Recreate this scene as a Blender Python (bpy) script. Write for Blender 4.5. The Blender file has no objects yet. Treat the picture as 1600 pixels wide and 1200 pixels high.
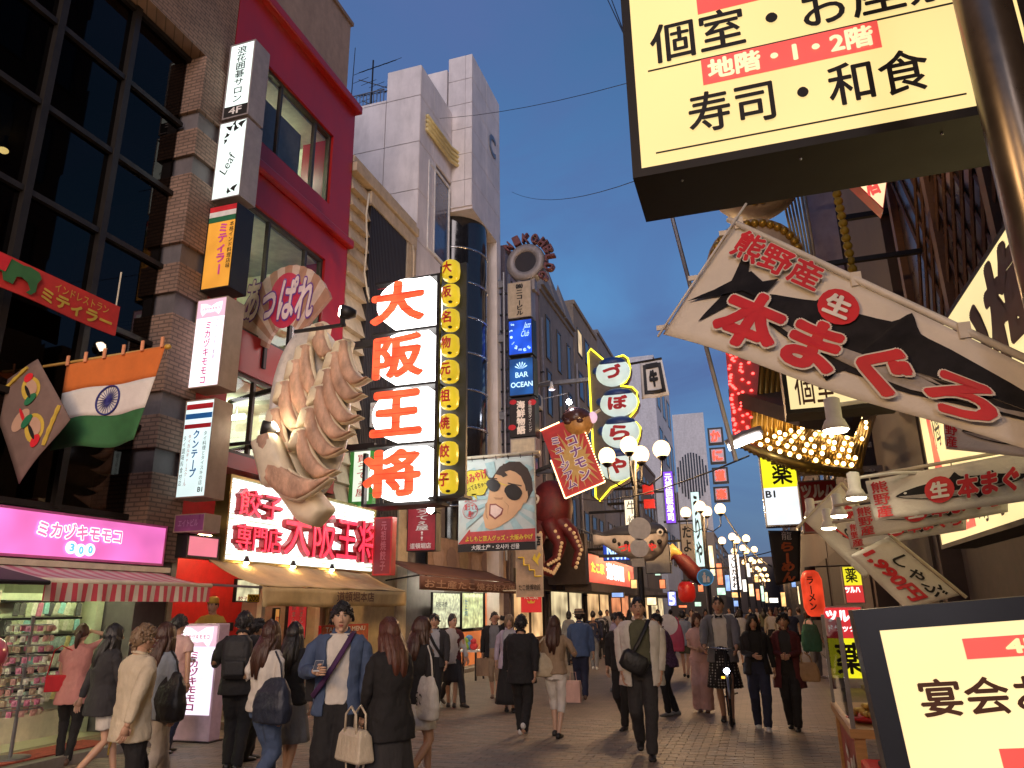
import bpy, math, random
from mathutils import Vector, Matrix, noise
random.seed(11)
R = math.radians
sc = bpy.context.scene
COL = sc.collection

# ------------------------------------------------------------------ camera
FPX = 1150.0                                   # focal length in pixels of the 1600 wide photograph
_up = Vector((-50.0, -3780.0, FPX)).normalized()
_yd = Vector((390.0, 345.0, FPX)); _yd -= _up * _yd.dot(_up); _yd.normalize()
_xd = _yd.cross(_up)
if _xd.x < 0: _xd = -_xd
CAMM = Matrix((_xd, _yd, _up))                 # camera (x right, y down, z forward) -> world
CAMP = Vector((0.0, 0.0, 1.6))
cam_data = bpy.data.cameras.new('camera')
cam_data.sensor_width = 36.0
cam_data.lens = 36.0 * FPX / 1600.0
cam_data.clip_start = 0.05
cam_data.clip_end = 3000.0
cam = bpy.data.objects.new('camera', cam_data)
_r = CAMM @ Vector((1, 0, 0)); _u = -(CAMM @ Vector((0, 1, 0))); _b = -(CAMM @ Vector((0, 0, 1)))
cam.matrix_world = Matrix(((_r.x, _u.x, _b.x, CAMP.x), (_r.y, _u.y, _b.y, CAMP.y), (_r.z, _u.z, _b.z, CAMP.z), (0, 0, 0, 1)))
COL.objects.link(cam)
sc.camera = cam

# ------------------------------------------------------------------ sky, sun, exposure
world = bpy.data.worlds.new('World'); sc.world = world; world.use_nodes = True
wn = world.node_tree.nodes; wl = world.node_tree.links; wn.clear()
w_out = wn.new('ShaderNodeOutputWorld'); w_bg = wn.new('ShaderNodeBackground')
w_sky = wn.new('ShaderNodeTexSky'); w_sky.sky_type = 'NISHITA'; w_sky.sun_disc = False
w_sky.sun_elevation = R(4.5); w_sky.sun_rotation = R(156); w_sky.altitude = 0; w_sky.air_density = 1.0; w_sky.dust_density = 0.3; w_sky.ozone_density = 3.5
w_tc = wn.new('ShaderNodeTexCoord'); w_map = wn.new('ShaderNodeMapping'); w_map.inputs['Scale'].default_value = (1.2, 1.2, 3.0)
w_noise = wn.new('ShaderNodeTexNoise'); w_noise.inputs['Scale'].default_value = 1.9; w_noise.inputs['Detail'].default_value = 7; w_noise.inputs['Roughness'].default_value = 0.55; w_noise.inputs['Distortion'].default_value = 0.6
w_ramp = wn.new('ShaderNodeValToRGB'); w_ramp.color_ramp.elements[0].position = 0.38; w_ramp.color_ramp.elements[1].position = 0.66
w_ramp.color_ramp.elements[0].color = (0.10, 0.10, 0.10, 1); w_ramp.color_ramp.elements[1].color = (0.85, 0.85, 0.85, 1)
w_mix = wn.new('ShaderNodeMix'); w_mix.data_type = 'RGBA'; w_mix.inputs['B'].default_value = (0.36, 0.60, 1.42, 1)
w_tint = wn.new('ShaderNodeMix'); w_tint.data_type = 'RGBA'; w_tint.blend_type = 'MULTIPLY'; w_tint.inputs['Factor'].default_value = 1.0
w_tint.inputs['B'].default_value = (1.0, 1.0, 1.0, 1)
wl.new(w_tc.outputs['Generated'], w_map.inputs['Vector']); wl.new(w_map.outputs['Vector'], w_noise.inputs['Vector'])
wl.new(w_noise.outputs['Fac'], w_ramp.inputs['Fac']); wl.new(w_ramp.outputs['Color'], w_mix.inputs['Factor'])
wl.new(w_sky.outputs['Color'], w_tint.inputs['A']); wl.new(w_tint.outputs['Result'], w_mix.inputs['A'])
w_sep = wn.new('ShaderNodeSeparateXYZ'); wl.new(w_tc.outputs['Generated'], w_sep.inputs['Vector'])
w_hz = wn.new('ShaderNodeMapRange'); w_hz.inputs['From Min'].default_value = 0.04; w_hz.inputs['From Max'].default_value = 0.42; w_hz.inputs['To Min'].default_value = 0.9; w_hz.inputs['To Max'].default_value = 0.0
wl.new(w_sep.outputs['Z'], w_hz.inputs['Value'])
w_hm = wn.new('ShaderNodeMix'); w_hm.data_type = 'RGBA'; w_hm.inputs['B'].default_value = (0.30, 0.46, 1.08, 1)   # evening haze low in the sky, all round
wl.new(w_hz.outputs['Result'], w_hm.inputs['Factor']); wl.new(w_mix.outputs['Result'], w_hm.inputs['A']); wl.new(w_hm.outputs['Result'], w_bg.inputs['Color']); wl.new(w_bg.outputs['Background'], w_out.inputs['Surface'])
w_bg.inputs['Strength'].default_value = 0.15

sun_data = bpy.data.lights.new('sun', 'SUN'); sun_data.energy = 1.7; sun_data.angle = R(45); sun_data.color = (1.0, 0.84, 0.80)
sun = bpy.data.objects.new('sun', sun_data); sun.rotation_euler = (R(74), 0, R(24)); COL.objects.link(sun)

vs = sc.view_settings
sc.display_settings.display_device = 'sRGB'
vs.view_transform = 'Standard'; vs.look = 'None'; vs.gamma = 1.0; vs.use_curve_mapping = False
vs.exposure = 0.8
sc.render.engine = 'CYCLES'
cy = sc.cycles
cy.use_denoising = True; cy.max_bounces = 5; cy.diffuse_bounces = 3; cy.glossy_bounces = 3; cy.transmission_bounces = 4; cy.transparent_max_bounces = 10
cy.sample_clamp_indirect = 4.0; cy.caustics_reflective = False; cy.caustics_refractive = False

# ------------------------------------------------------------------ helpers: rays of the photograph on real planes
def _ray(x, y): return CAMM @ Vector((x - 800.0, y - 600.0, FPX))
def PX(x, y, X): d = _ray(x, y); return CAMP + d * ((X - CAMP.x) / d.x)
def PY(x, y, Y): d = _ray(x, y); return CAMP + d * ((Y - CAMP.y) / d.y)
def PZ(x, y, Z=0.0): d = _ray(x, y); return CAMP + d * ((Z - CAMP.z) / d.z)
def rectY(l, r, t, b, Y):
    cx, cyy = (l + r) / 2, (t + b) / 2
    return PY(l, cyy, Y).x, PY(r, cyy, Y).x, PY(cx, b, Y).z, PY(cx, t, Y).z
def rectX(l, r, t, b, X):
    cx, cyy = (l + r) / 2, (t + b) / 2
    return PX(l, cyy, X).y, PX(r, cyy, X).y, PX(cx, b, X).z, PX(cx, t, X).z

# ------------------------------------------------------------------ materials
MATS = {}
def _nodes(name):
    m = bpy.data.materials.new(name); m.use_nodes = True
    nt = m.node_tree; nt.nodes.clear()
    o = nt.nodes.new('ShaderNodeOutputMaterial')
    return m, nt, o
def mat(name, col, rough=0.6, metal=0.0, var=0.18, scale=6.0, bump=0.0, bscale=30.0, dirt=0.0, spec=0.5, stretch=(1, 1, 1), sheen=0.0):
    if name in MATS: return MATS[name]
    m, nt, o = _nodes(name); N = nt.nodes; L = nt.links
    p = N.new('ShaderNodeBsdfPrincipled'); p.inputs['Roughness'].default_value = rough; p.inputs['Metallic'].default_value = metal
    p.inputs['Specular IOR Level'].default_value = spec
    if sheen: p.inputs['Sheen Weight'].default_value = sheen
    tc = N.new('ShaderNodeTexCoord'); mp = N.new('ShaderNodeMapping'); mp.inputs['Scale'].default_value = stretch
    L.new(tc.outputs['Object'], mp.inputs['Vector'])
    nz = N.new('ShaderNodeTexNoise'); nz.inputs['Scale'].default_value = scale; nz.inputs['Detail'].default_value = 6; nz.inputs['Roughness'].default_value = 0.62
    L.new(mp.outputs['Vector'], nz.inputs['Vector'])
    r = N.new('ShaderNodeValToRGB'); e = r.color_ramp.elements
    e[0].position = 0.28; e[1].position = 0.72
    e[0].color = tuple(c * (1 - var) for c in col[:3]) + (1,); e[1].color = tuple(min(1, c * (1 + var)) for c in col[:3]) + (1,)
    L.new(nz.outputs['Fac'], r.inputs['Fac'])
    src = r.outputs['Color']
    if dirt:
        n2 = N.new('ShaderNodeTexNoise'); n2.inputs['Scale'].default_value = 1.3; n2.inputs['Detail'].default_value = 8; n2.inputs['Roughness'].default_value = 0.7
        m2 = N.new('ShaderNodeMapping'); m2.inputs['Scale'].default_value = (1.6, 1.6, 0.45); L.new(tc.outputs['Object'], m2.inputs['Vector']); L.new(m2.outputs['Vector'], n2.inputs['Vector'])
        r2 = N.new('ShaderNodeValToRGB'); r2.color_ramp.elements[0].position = 0.45; r2.color_ramp.elements[1].position = 0.72
        r2.color_ramp.elements[0].color = (0, 0, 0, 1); r2.color_ramp.elements[1].color = (dirt, dirt, dirt, 1); L.new(n2.outputs['Fac'], r2.inputs['Fac'])
        mx = N.new('ShaderNodeMix'); mx.data_type = 'RGBA'; mx.inputs['B'].default_value = tuple(c * 0.45 for c in col[:3]) + (1,)
        L.new(r2.outputs['Color'], mx.inputs['Factor']); L.new(src, mx.inputs['A']); src = mx.outputs['Result']
    L.new(src, p.inputs['Base Color'])
    if bump:
        n3 = N.new('ShaderNodeTexNoise'); n3.inputs['Scale'].default_value = bscale; n3.inputs['Detail'].default_value = 4; L.new(mp.outputs['Vector'], n3.inputs['Vector'])
        b = N.new('ShaderNodeBump'); b.inputs['Strength'].default_value = bump; b.inputs['Distance'].default_value = 0.02; L.new(n3.outputs['Fac'], b.inputs['Height']); L.new(b.outputs['Normal'], p.inputs['Normal'])
    rr = N.new('ShaderNodeMapRange'); rr.inputs['To Min'].default_value = max(0.02, rough - 0.12); rr.inputs['To Max'].default_value = min(1, rough + 0.12)
    L.new(nz.outputs['Fac'], rr.inputs['Value']); L.new(rr.outputs['Result'], p.inputs['Roughness'])
    L.new(p.outputs['BSDF'], o.inputs['Surface']); MATS[name] = m
    return m
def lit(name, col, strength=1.0, var=0.10, scale=2.0):
    "a translucent sign face, lamp glass or neon tube that really gives off light, slightly uneven like tubes behind acrylic"
    if name in MATS: return MATS[name]
    if strength < 8: strength *= 0.66
    m, nt, o = _nodes(name); N = nt.nodes; L = nt.links
    p = N.new('ShaderNodeBsdfPrincipled'); p.inputs['Base Color'].default_value = tuple(c * 0.6 for c in col[:3]) + (1,); p.inputs['Roughness'].default_value = 0.35
    p.inputs['Emission Color'].default_value = tuple(col[:3]) + (1,)
    tc = N.new('ShaderNodeTexCoord'); nz = N.new('ShaderNodeTexNoise'); nz.inputs['Scale'].default_value = scale; nz.inputs['Detail'].default_value = 1.5
    L.new(tc.outputs['Object'], nz.inputs['Vector'])
    mr = N.new('ShaderNodeMapRange'); mr.inputs['From Min'].default_value = 0.3; mr.inputs['From Max'].default_value = 0.7
    mr.inputs['To Min'].default_value = strength * (1 - var); mr.inputs['To Max'].default_value = strength * (1 + var)
    L.new(nz.outputs['Fac'], mr.inputs['Value']); L.new(mr.outputs['Result'], p.inputs['Emission Strength'])
    L.new(p.outputs['BSDF'], o.inputs['Surface']); MATS[name] = m
    return m
def frosted(name, col, strength, clear=0.55):
    'frosted lamp glass: glows and lets the bulb inside shine through'
    if name in MATS: return MATS[name]
    m, nt, o = _nodes(name); N = nt.nodes; L = nt.links; e = N.new('ShaderNodeEmission'); e.inputs['Color'].default_value = tuple(col) + (1,); e.inputs['Strength'].default_value = strength; t = N.new('ShaderNodeBsdfTransparent'); t.inputs['Color'].default_value = (1, .97, .92, 1); x = N.new('ShaderNodeMixShader'); x.inputs['Fac'].default_value = 1 - clear
    L.new(t.outputs['BSDF'], x.inputs[1]); L.new(e.outputs['Emission'], x.inputs[2]); L.new(x.outputs['Shader'], o.inputs['Surface']); MATS[name] = m; return m
def brick(name, c1, c2, mortar, bw=0.21, bh=0.065, gap=0.01, rough=0.8, axis='yz', bump=0.6):
    if name in MATS: return MATS[name]
    m, nt, o = _nodes(name); N = nt.nodes; L = nt.links
    p = N.new('ShaderNodeBsdfPrincipled'); p.inputs['Roughness'].default_value = rough
    tc = N.new('ShaderNodeTexCoord'); sx = N.new('ShaderNodeSeparateXYZ'); cx = N.new('ShaderNodeCombineXYZ')
    L.new(tc.outputs['Object'], sx.inputs['Vector'])
    if axis == 'xy':
        L.new(sx.outputs['X'], cx.inputs['X']); L.new(sx.outputs['Y'], cx.inputs['Y'])
    else:
        ad = N.new('ShaderNodeMath'); ad.operation = 'ADD'; L.new(sx.outputs['X'], ad.inputs[0]); L.new(sx.outputs['Y'], ad.inputs[1])
        L.new(ad.outputs['Value'], cx.inputs['X']); L.new(sx.outputs['Z'], cx.inputs['Y'])
    b = N.new('ShaderNodeTexBrick'); b.inputs['Scale'].default_value = 1.0; b.inputs['Brick Width'].default_value = bw; b.inputs['Row Height'].default_value = bh
    b.inputs['Mortar Size'].default_value = gap; b.inputs['Color1'].default_value = tuple(c1) + (1,); b.inputs['Color2'].default_value = tuple(c2) + (1,); b.inputs['Mortar'].default_value = tuple(mortar) + (1,)
    L.new(cx.outputs['Vector'], b.inputs['Vector'])
    nz = N.new('ShaderNodeTexNoise'); nz.inputs['Scale'].default_value = 3.0; nz.inputs['Detail'].default_value = 8; L.new(tc.outputs['Object'], nz.inputs['Vector'])
    mr = N.new('ShaderNodeMapRange'); mr.inputs['To Min'].default_value = 0.55; mr.inputs['To Max'].default_value = 1.35; L.new(nz.outputs['Fac'], mr.inputs['Value'])
    mx = N.new('ShaderNodeMix'); mx.data_type = 'RGBA'; mx.blend_type = 'MULTIPLY'; mx.inputs['Factor'].default_value = 1.0
    L.new(b.outputs['Color'], mx.inputs['A']); L.new(mr.outputs['Result'], mx.inputs['B']); L.new(mx.outputs['Result'], p.inputs['Base Color'])
    bp = N.new('ShaderNodeBump'); bp.inputs['Strength'].default_value = bump; bp.inputs['Distance'].default_value = 0.01; bp.invert = True
    L.new(b.outputs['Fac'], bp.inputs['Height']); L.new(bp.outputs['Normal'], p.inputs['Normal']); L.new(p.outputs['BSDF'], o.inputs['Surface']); MATS[name] = m
    return m
def glass(name, tint=(0.8, 0.85, 0.85), refl=(0.9, 0.95, 1.0), base=0.10, rough=0.03):
    if name in MATS: return MATS[name]
    m, nt, o = _nodes(name); N = nt.nodes; L = nt.links
    t = N.new('ShaderNodeBsdfTransparent'); t.inputs['Color'].default_value = tuple(tint) + (1,)
    g = N.new('ShaderNodeBsdfGlossy'); g.inputs['Color'].default_value = tuple(refl) + (1,); g.inputs['Roughness'].default_value = rough
    lw = N.new('ShaderNodeLayerWeight'); lw.inputs['Blend'].default_value = 0.18
    mr = N.new('ShaderNodeMapRange'); mr.inputs['To Min'].default_value = base; mr.inputs['To Max'].default_value = 0.9; L.new(lw.outputs['Fresnel'], mr.inputs['Value'])
    mx = N.new('ShaderNodeMixShader'); L.new(mr.outputs['Result'], mx.inputs['Fac']); L.new(t.outputs['BSDF'], mx.inputs[1]); L.new(g.outputs['BSDF'], mx.inputs[2])
    L.new(mx.outputs['Shader'], o.inputs['Surface']); MATS[name] = m
    return m
def stripes(name, c1, c2, period, axis='X', rough=0.8, duty=0.5):
    if name in MATS: return MATS[name]
    m, nt, o = _nodes(name); N = nt.nodes; L = nt.links
    p = N.new('ShaderNodeBsdfPrincipled'); p.inputs['Roughness'].default_value = rough
    tc = N.new('ShaderNodeTexCoord'); sx = N.new('ShaderNodeSeparateXYZ'); L.new(tc.outputs['Object'], sx.inputs['Vector'])
    d = N.new('ShaderNodeMath'); d.operation = 'DIVIDE'; d.inputs[1].default_value = period; L.new(sx.outputs[axis], d.inputs[0])
    fr = N.new('ShaderNodeMath'); fr.operation = 'FRACT'; L.new(d.outputs[0], fr.inputs[0])
    gt = N.new('ShaderNodeMath'); gt.operation = 'GREATER_THAN'; gt.inputs[1].default_value = duty; L.new(fr.outputs[0], gt.inputs[0])
    nz = N.new('ShaderNodeTexNoise'); nz.inputs['Scale'].default_value = 5; nz.inputs['Detail'].default_value = 6; L.new(tc.outputs['Object'], nz.inputs['Vector'])
    mr = N.new('ShaderNodeMapRange'); mr.inputs['To Min'].default_value = 0.7; mr.inputs['To Max'].default_value = 1.2; L.new(nz.outputs['Fac'], mr.inputs['Value'])
    mx = N.new('ShaderNodeMix'); mx.data_type = 'RGBA'; mx.inputs['A'].default_value = tuple(c1) + (1,); mx.inputs['B'].default_value = tuple(c2) + (1,); L.new(gt.outputs[0], mx.inputs['Factor'])
    m2 = N.new('ShaderNodeMix'); m2.data_type = 'RGBA'; m2.blend_type = 'MULTIPLY'; m2.inputs['Factor'].default_value = 1; L.new(mx.outputs['Result'], m2.inputs['A']); L.new(mr.outputs['Result'], m2.inputs['B'])
    L.new(m2.outputs['Result'], p.inputs['Base Color']); L.new(p.outputs['BSDF'], o.inputs['Surface']); MATS[name] = m
    return m

# ------------------------------------------------------------------ mesh builder
class MB:
    def __init__(s): s.v = []; s.f = []; s.mi = []
    def add(s, v, f, m=0):
        o = len(s.v); s.v += [tuple(p) for p in v]; s.f += [tuple(i + o for i in q) for q in f]; s.mi += [m] * len(f); return s
    def box(s, x0, y0, z0, x1, y1, z1, m=0):
        return s.add([(x0, y0, z0), (x1, y0, z0), (x1, y1, z0), (x0, y1, z0), (x0, y0, z1), (x1, y0, z1), (x1, y1, z1), (x0, y1, z1)],
                     [(0, 3, 2, 1), (4, 5, 6, 7), (0, 1, 5, 4), (1, 2, 6, 5), (2, 3, 7, 6), (3, 0, 4, 7)], m)
    def loft(s, rings, m=0, cap=True, close=True):
        n = len(rings[0]); v = [p for r in rings for p in r]; f = []
        for i in range(len(rings) - 1):
            for j in range(n if close else n - 1):
                k = (j + 1) % n
                f.append((i * n + j, i * n + k, (i + 1) * n + k, (i + 1) * n + j))
        if cap: f.append(tuple(range(n - 1, -1, -1))); f.append(tuple((len(rings) - 1) * n + j for j in range(n)))
        return s.add(v, f, m)
    def tube(s, pts, r, n=6, m=0, flat=1.0, side=None):
        pts = [Vector(p) for p in pts]; k = len(pts)
        rr = r if isinstance(r, (list, tuple)) else [r] * k
        rings = []; last = None
        for i, p in enumerate(pts):
            d = (pts[min(i + 1, k - 1)] - pts[max(i - 1, 0)])
            if d.length < 1e-9: d = Vector((0, 0, 1))
            d.normalize()
            if last is None:
                a = Vector(side) if side else (Vector((1, 0, 0)) if abs(d.x) < 0.8 else Vector((0, 1, 0)))
            else: a = last
            a = a - d * a.dot(d)
            if a.length < 1e-6: a = d.orthogonal()
            a.normalize(); last = a; b = d.cross(a)
            rings.append([p + (a * math.cos(t) + b * math.sin(t) * flat) * rr[i] for t in [2 * math.pi * q / n for q in range(n)]])
        return s.loft(rings, m)
    def cyl(s, p0, p1, r0, r1=None, n=12, m=0): return s.tube([p0, p1], [r0, r0 if r1 is None else r1], n, m)
    def ell(s, c, r, nu=12, nv=8, m=0, fn=None):
        if not isinstance(r, (list, tuple)): r = (r, r, r)
        v = [(c[0], c[1], c[2] - r[2])]; f = []
        for i in range(1, nv):
            ph = -math.pi / 2 + math.pi * i / nv
            for j in range(nu):
                th = 2 * math.pi * j / nu
                v.append((c[0] + r[0] * math.cos(ph) * math.cos(th), c[1] + r[1] * math.cos(ph) * math.sin(th), c[2] + r[2] * math.sin(ph)))
        v.append((c[0], c[1], c[2] + r[2])); top = len(v) - 1
        for j in range(nu): f.append((0, 1 + (j + 1) % nu, 1 + j)); f.append((top, 1 + (nv - 2) * nu + j, 1 + (nv - 2) * nu + (j + 1) % nu))
        for i in range(nv - 2):
            for j in range(nu):
                k = (j + 1) % nu; f.append((1 + i * nu + j, 1 + i * nu + k, 1 + (i + 1) * nu + k, 1 + (i + 1) * nu + j))
        return s.add(v, f, m)
    def prism(s, poly, y0, y1, m=0, mside=None):
        "polygon in the local xz plane (seen from the front, counter-clockwise), thick from y0 (front) to y1"
        n = len(poly); v = [(p[0], y0, p[1]) for p in poly] + [(p[0], y1, p[1]) for p in poly]
        s.add(v, [tuple(range(n)), tuple(range(2 * n - 1, n - 1, -1))], m)
        s.add(v, [(i, i + n, (i + 1) % n + n, (i + 1) % n) for i in range(n)], m if mside is None else mside)
        return s
    def sheet(s, fn, nu, nv, m=0, thick=0.0):
        "grid of points fn(u,v)"
        v = [fn(i / nu, j / nv) for j in range(nv + 1) for i in range(nu + 1)]
        f = [(j * (nu + 1) + i, j * (nu + 1) + i + 1, (j + 1) * (nu + 1) + i + 1, (j + 1) * (nu + 1) + i) for j in range(nv) for i in range(nu)]
        return s.add(v, f, m)
    def mesh(s, name, mats, smooth=False):
        me = bpy.data.meshes.new(name); me.from_pydata(s.v, [], s.f)
        if not isinstance(mats, (list, tuple)): mats = [mats]
        for m in mats: me.materials.append(m)
        if len(mats) > 1: me.polygons.foreach_set('material_index', s.mi)
        if smooth: me.polygons.foreach_set('use_smooth', [True] * len(s.f))
        me.update(); return me
    def build(s, name, mats, parent=None, smooth=False, bevel=0.0):
        o = bpy.data.objects.new(name, s.mesh(name, mats, smooth)); COL.objects.link(o)
        if parent: o.parent = parent
        if bevel:
            b = o.modifiers.new('bevel', 'BEVEL'); b.width = bevel; b.segments = 2; b.limit_method = 'ANGLE'; b.angle_limit = R(40)
        return o
def tag(o, label, cat, group=None, kind=None):
    o['label'] = label
    if cat: o['category'] = cat
    if group: o['group'] = group
    if kind: o['kind'] = kind
    return o
def thing(name, label, cat, loc=(0, 0, 0), rz=0.0, group=None, roll=0.0, pitch=0.0):
    o = bpy.data.objects.new(name, None); o.empty_display_size = 0.2; COL.objects.link(o); o.location = loc
    o.rotation_mode = 'YXZ'
    o.rotation_euler = (R(pitch), R(roll), R(rz)); return tag(o, label, cat, group)
def B(parent, name, m, *boxes, bevel=0.0, smooth=False):
    mb = MB()
    for b in boxes: mb.box(*b)
    return mb.build(name, m, parent, smooth, bevel)
def copy_tree(o, parent=None):
    c = o.copy(); COL.objects.link(c); c.parent = parent
    for ch in list(o.children): copy_tree(ch, c)
    return c
def shared(name, me, parent, loc=(0, 0, 0), rot=(0, 0, 0), scl=(1, 1, 1)):
    o = bpy.data.objects.new(name, me); COL.objects.link(o); o.parent = parent; o.location = loc; o.rotation_euler = rot; o.scale = scl; return o

# ------------------------------------------------------------------ lettering
_TMP = bpy.data.scenes.new('lettering_bench')
def glyphs(s, bold=0.02, ext=0.0, res=3, vertical=False, lsp=1.0):
    cu = bpy.data.curves.new('t', 'FONT')
    if vertical: s = '\n'.join(s.replace('ー', '|').replace('〜', '|'))
    cu.body = s; cu.align_x = 'CENTER'; cu.offset = bold; cu.extrude = ext; cu.resolution_u = res; cu.space_line = lsp
    o = bpy.data.objects.new('t', cu); _TMP.collection.objects.link(o)
    _TMP.view_layers[0].update(); dg = _TMP.view_layers[0].depsgraph
    me = bpy.data.meshes.new_from_object(o.evaluated_get(dg))
    bpy.data.objects.remove(o); bpy.data.curves.remove(cu)
    return me
def lettering(root, s, x0, z0, x1, z1, m, y=-0.006, bold=0.02, ext=0.004, vertical=False, rot=0.0, shear=0.0, keep=False, outline=None, ow=0.05, name='lettering', warp=None, res=3, lsp=1.0):
    "print or cut letters filling the box x0..x1, z0..z1 of a sign whose front lies at local y = 0"
    out = None; base = glyphs(s, 0.0, 0.0, res, vertical, lsp)
    V = [(v.co.x, v.co.y) for v in base.vertices]; Fc = [tuple(q.vertices) for q in base.polygons]; bpy.data.meshes.remove(base)
    if not V: return None
    ax, bx_, ay, by = min(q[0] for q in V), max(q[0] for q in V), min(q[1] for q in V), max(q[1] for q in V)
    cx, cz = (ax + bx_) / 2, (ay + by) / 2; ca, sa = math.cos(R(rot)), math.sin(R(rot)); mx_, mz = (x0 + x1) / 2, (z0 + z1) / 2; bp = max(0, bold)
    sx = (x1 - x0) / max(1e-6, bx_ - ax + 2 * bp); sz = (z1 - z0) / max(1e-6, by - ay + 2 * bp)
    if keep: sx = sz = min(sx, sz)
    for (mm, bo, yy) in ([(outline, bold + ow, y)] if outline else []) + [(m, bold, y - (0.006 if outline else 0))]:
        k = 1 if bo <= 0.004 else (4 if bo < 0.025 else (8 if bo < .05 else 14)); vs_ = []; fs = []                      # strokes thickened by overlaid copies
        for c in range(k):
            dx, dz = (bo * math.cos(2 * math.pi * c / k), bo * math.sin(2 * math.pi * c / k)) if k > 1 else (0, 0)
            n0 = len(vs_); fs += [tuple(i + n0 for i in q) for q in Fc]
            for (gx, gz) in V:
                px, pz = (gx - cx + dx) * sx, (gz - cz + dz) * sz; px += shear * pz
                p = Vector((mx_ + px * ca - pz * sa, yy - c * 0.0005, mz + px * sa + pz * ca)); vs_.append(warp(p) if warp else p)
        me = bpy.data.meshes.new(name); me.from_pydata(vs_, [], fs); me.materials.append(mm)
        o = bpy.data.objects.new(name if mm is m else name + '_outline', me); COL.objects.link(o); o.parent = root
        if ext > 0.008:
            sd = o.modifiers.new('thick', 'SOLIDIFY'); sd.thickness = ext; sd.offset = 0.0
        out = o
    return out
def flat(root, name, poly, m, y=-0.004, t=0.003):
    mb = MB(); mb.prism(poly, y, y + t); return mb.build(name, m, root)
def disc(cx, cz, rx, rz=None, n=24, a0=0, a1=360):
    rz = rx if rz is None else rz
    return [(cx + rx * math.cos(R(a0 + (a1 - a0) * i / n)), cz + rz * math.sin(R(a0 + (a1 - a0) * i / n))) for i in range(n if a1 - a0 == 360 else n + 1)]

# ------------------------------------------------------------------ shared materials
M_DARKMETAL = mat('dark_metal', (0.03, 0.028, 0.028), 0.45, 0.6)
M_BLACK = mat('black_paint', (0.015, 0.014, 0.014), 0.5)
M_GREYMETAL = mat('grey_metal', (0.25, 0.25, 0.27), 0.4, 0.7)
M_STEEL = mat('brushed_steel', (0.5, 0.5, 0.5), 0.25, 0.95)
M_WHITEP = mat('white_paint', (0.75, 0.73, 0.70), 0.5, dirt=0.3)
M_CREAMP = mat('cream_paint', (0.62, 0.55, 0.42), 0.6, dirt=0.4)
M_REDP = mat('red_paint', (0.55, 0.02, 0.025), 0.4, dirt=0.3)
M_WOOD = mat('brown_wood', (0.16, 0.08, 0.035), 0.55, stretch=(1, 1, 6), dirt=0.3)
M_INK = mat('black_ink', (0.012, 0.01, 0.01), 0.6)
M_REDINK = mat('red_ink', (0.62, 0.02, 0.03), 0.55)
M_WHITEINK = mat('white_ink', (0.8, 0.78, 0.75), 0.6)
M_YELINK = mat('yellow_ink', (0.8, 0.62, 0.06), 0.6)
M_CLOTH = mat('white_banner_cloth', (0.72, 0.68, 0.62), 0.85, var=0.08, bump=0.15, bscale=60)
M_BULB = lit('warm_bulb', (1.0, 0.62, 0.22), 9.0, 0.5, 9)

def box_sign(name, label, cat, loc, rz, w, h, d, face, frame=None, fw=0.035, group=None, roll=0.0, inset=0.012, pitch=0.0):
    "light box: housing and a face panel; local x right, z up, front at y = 0"
    r = thing(name, label, cat, loc, rz, group, roll, pitch); frame = frame or M_DARKMETAL
    mb = MB()
    mb.box(0, inset + 0.01, 0, w, d, h)
    mb.box(0, 0, 0, fw, inset + 0.01, h); mb.box(w - fw, 0, 0, w, inset + 0.01, h)
    mb.box(fw, 0, 0, w - fw, inset + 0.01, fw); mb.box(fw, 0, h - fw, w - fw, inset + 0.01, h)
    mb.build('housing', frame, r)
    B(r, 'panel', face, (fw, 0.004, fw, w - fw, inset + 0.006, h - fw))
    return r
def sign_Y(name, label, cat, l, r, t, b, Y, d, face, **k):
    x0, x1, z0, z1 = rectY(l, r, t, b, Y)
    return box_sign(name, label, cat, (x0, Y, z0), 0, x1 - x0, z1 - z0, d, face, **k), x1 - x0, z1 - z0
def sign_X(name, label, cat, l, r, t, b, X, d, face, **k):
    y0, y1, z0, z1 = rectX(l, r, t, b, X)
    if X < 0: return box_sign(name, label, cat, (X, y0, z0), 90, y1 - y0, z1 - z0, d, face, **k), y1 - y0, z1 - z0
    return box_sign(name, label, cat, (X, y0, z0), -90, y0 - y1, z1 - z0, d, face, **k), y0 - y1, z1 - z0
# ================================================================== SETTING: ground
FX = -8.2                                       # plane of the left facades
def structure(o): o['kind'] = 'structure'; return o
M_ASPH = mat('worn_asphalt', (0.055, 0.05, 0.047), 0.8, var=0.3, scale=4, bump=0.3, bscale=50)
M_PAVE = brick('paver_road', (0.22, 0.16, 0.115), (0.185, 0.138, 0.10), (0.125, 0.095, 0.072), 0.2, 0.1, 0.006, 0.6, 'xy', 0.25)
M_SETT = [mat('paver_%s' % n, c, 0.55, var=0.3, scale=9, bump=0.25, bscale=70, dirt=0.5) for n, c in (('brown', (0.21, 0.155, 0.115)), ('grey', (0.18, 0.145, 0.115)), ('tan', (0.245, 0.185, 0.135)))]
M_JOINT = mat('paver_joint', (0.045, 0.036, 0.03), 0.9)
g = structure(B(None, 'ground', M_ASPH, (-160, -60, -0.4, 160, 700, -0.03))); g['label'] = 'dark ground under the street'
road = structure(B(None, 'road', M_PAVE, (-7.45, -25, -0.028, 1.7, 260, 0.0))); road['label'] = 'brown paved pedestrian street'
pav = structure(B(None, 'pavement', mat('pavement_slab', (0.20, 0.17, 0.13), 0.7, var=0.25, bump=0.2, dirt=0.5), (-12.0, -25, -0.028, -7.56, 260, 0.085))); pav['label'] = 'raised pavement along the left shops'
M_KERB = mat('granite_kerb', (0.26, 0.23, 0.2), 0.7, dirt=0.5)
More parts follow.
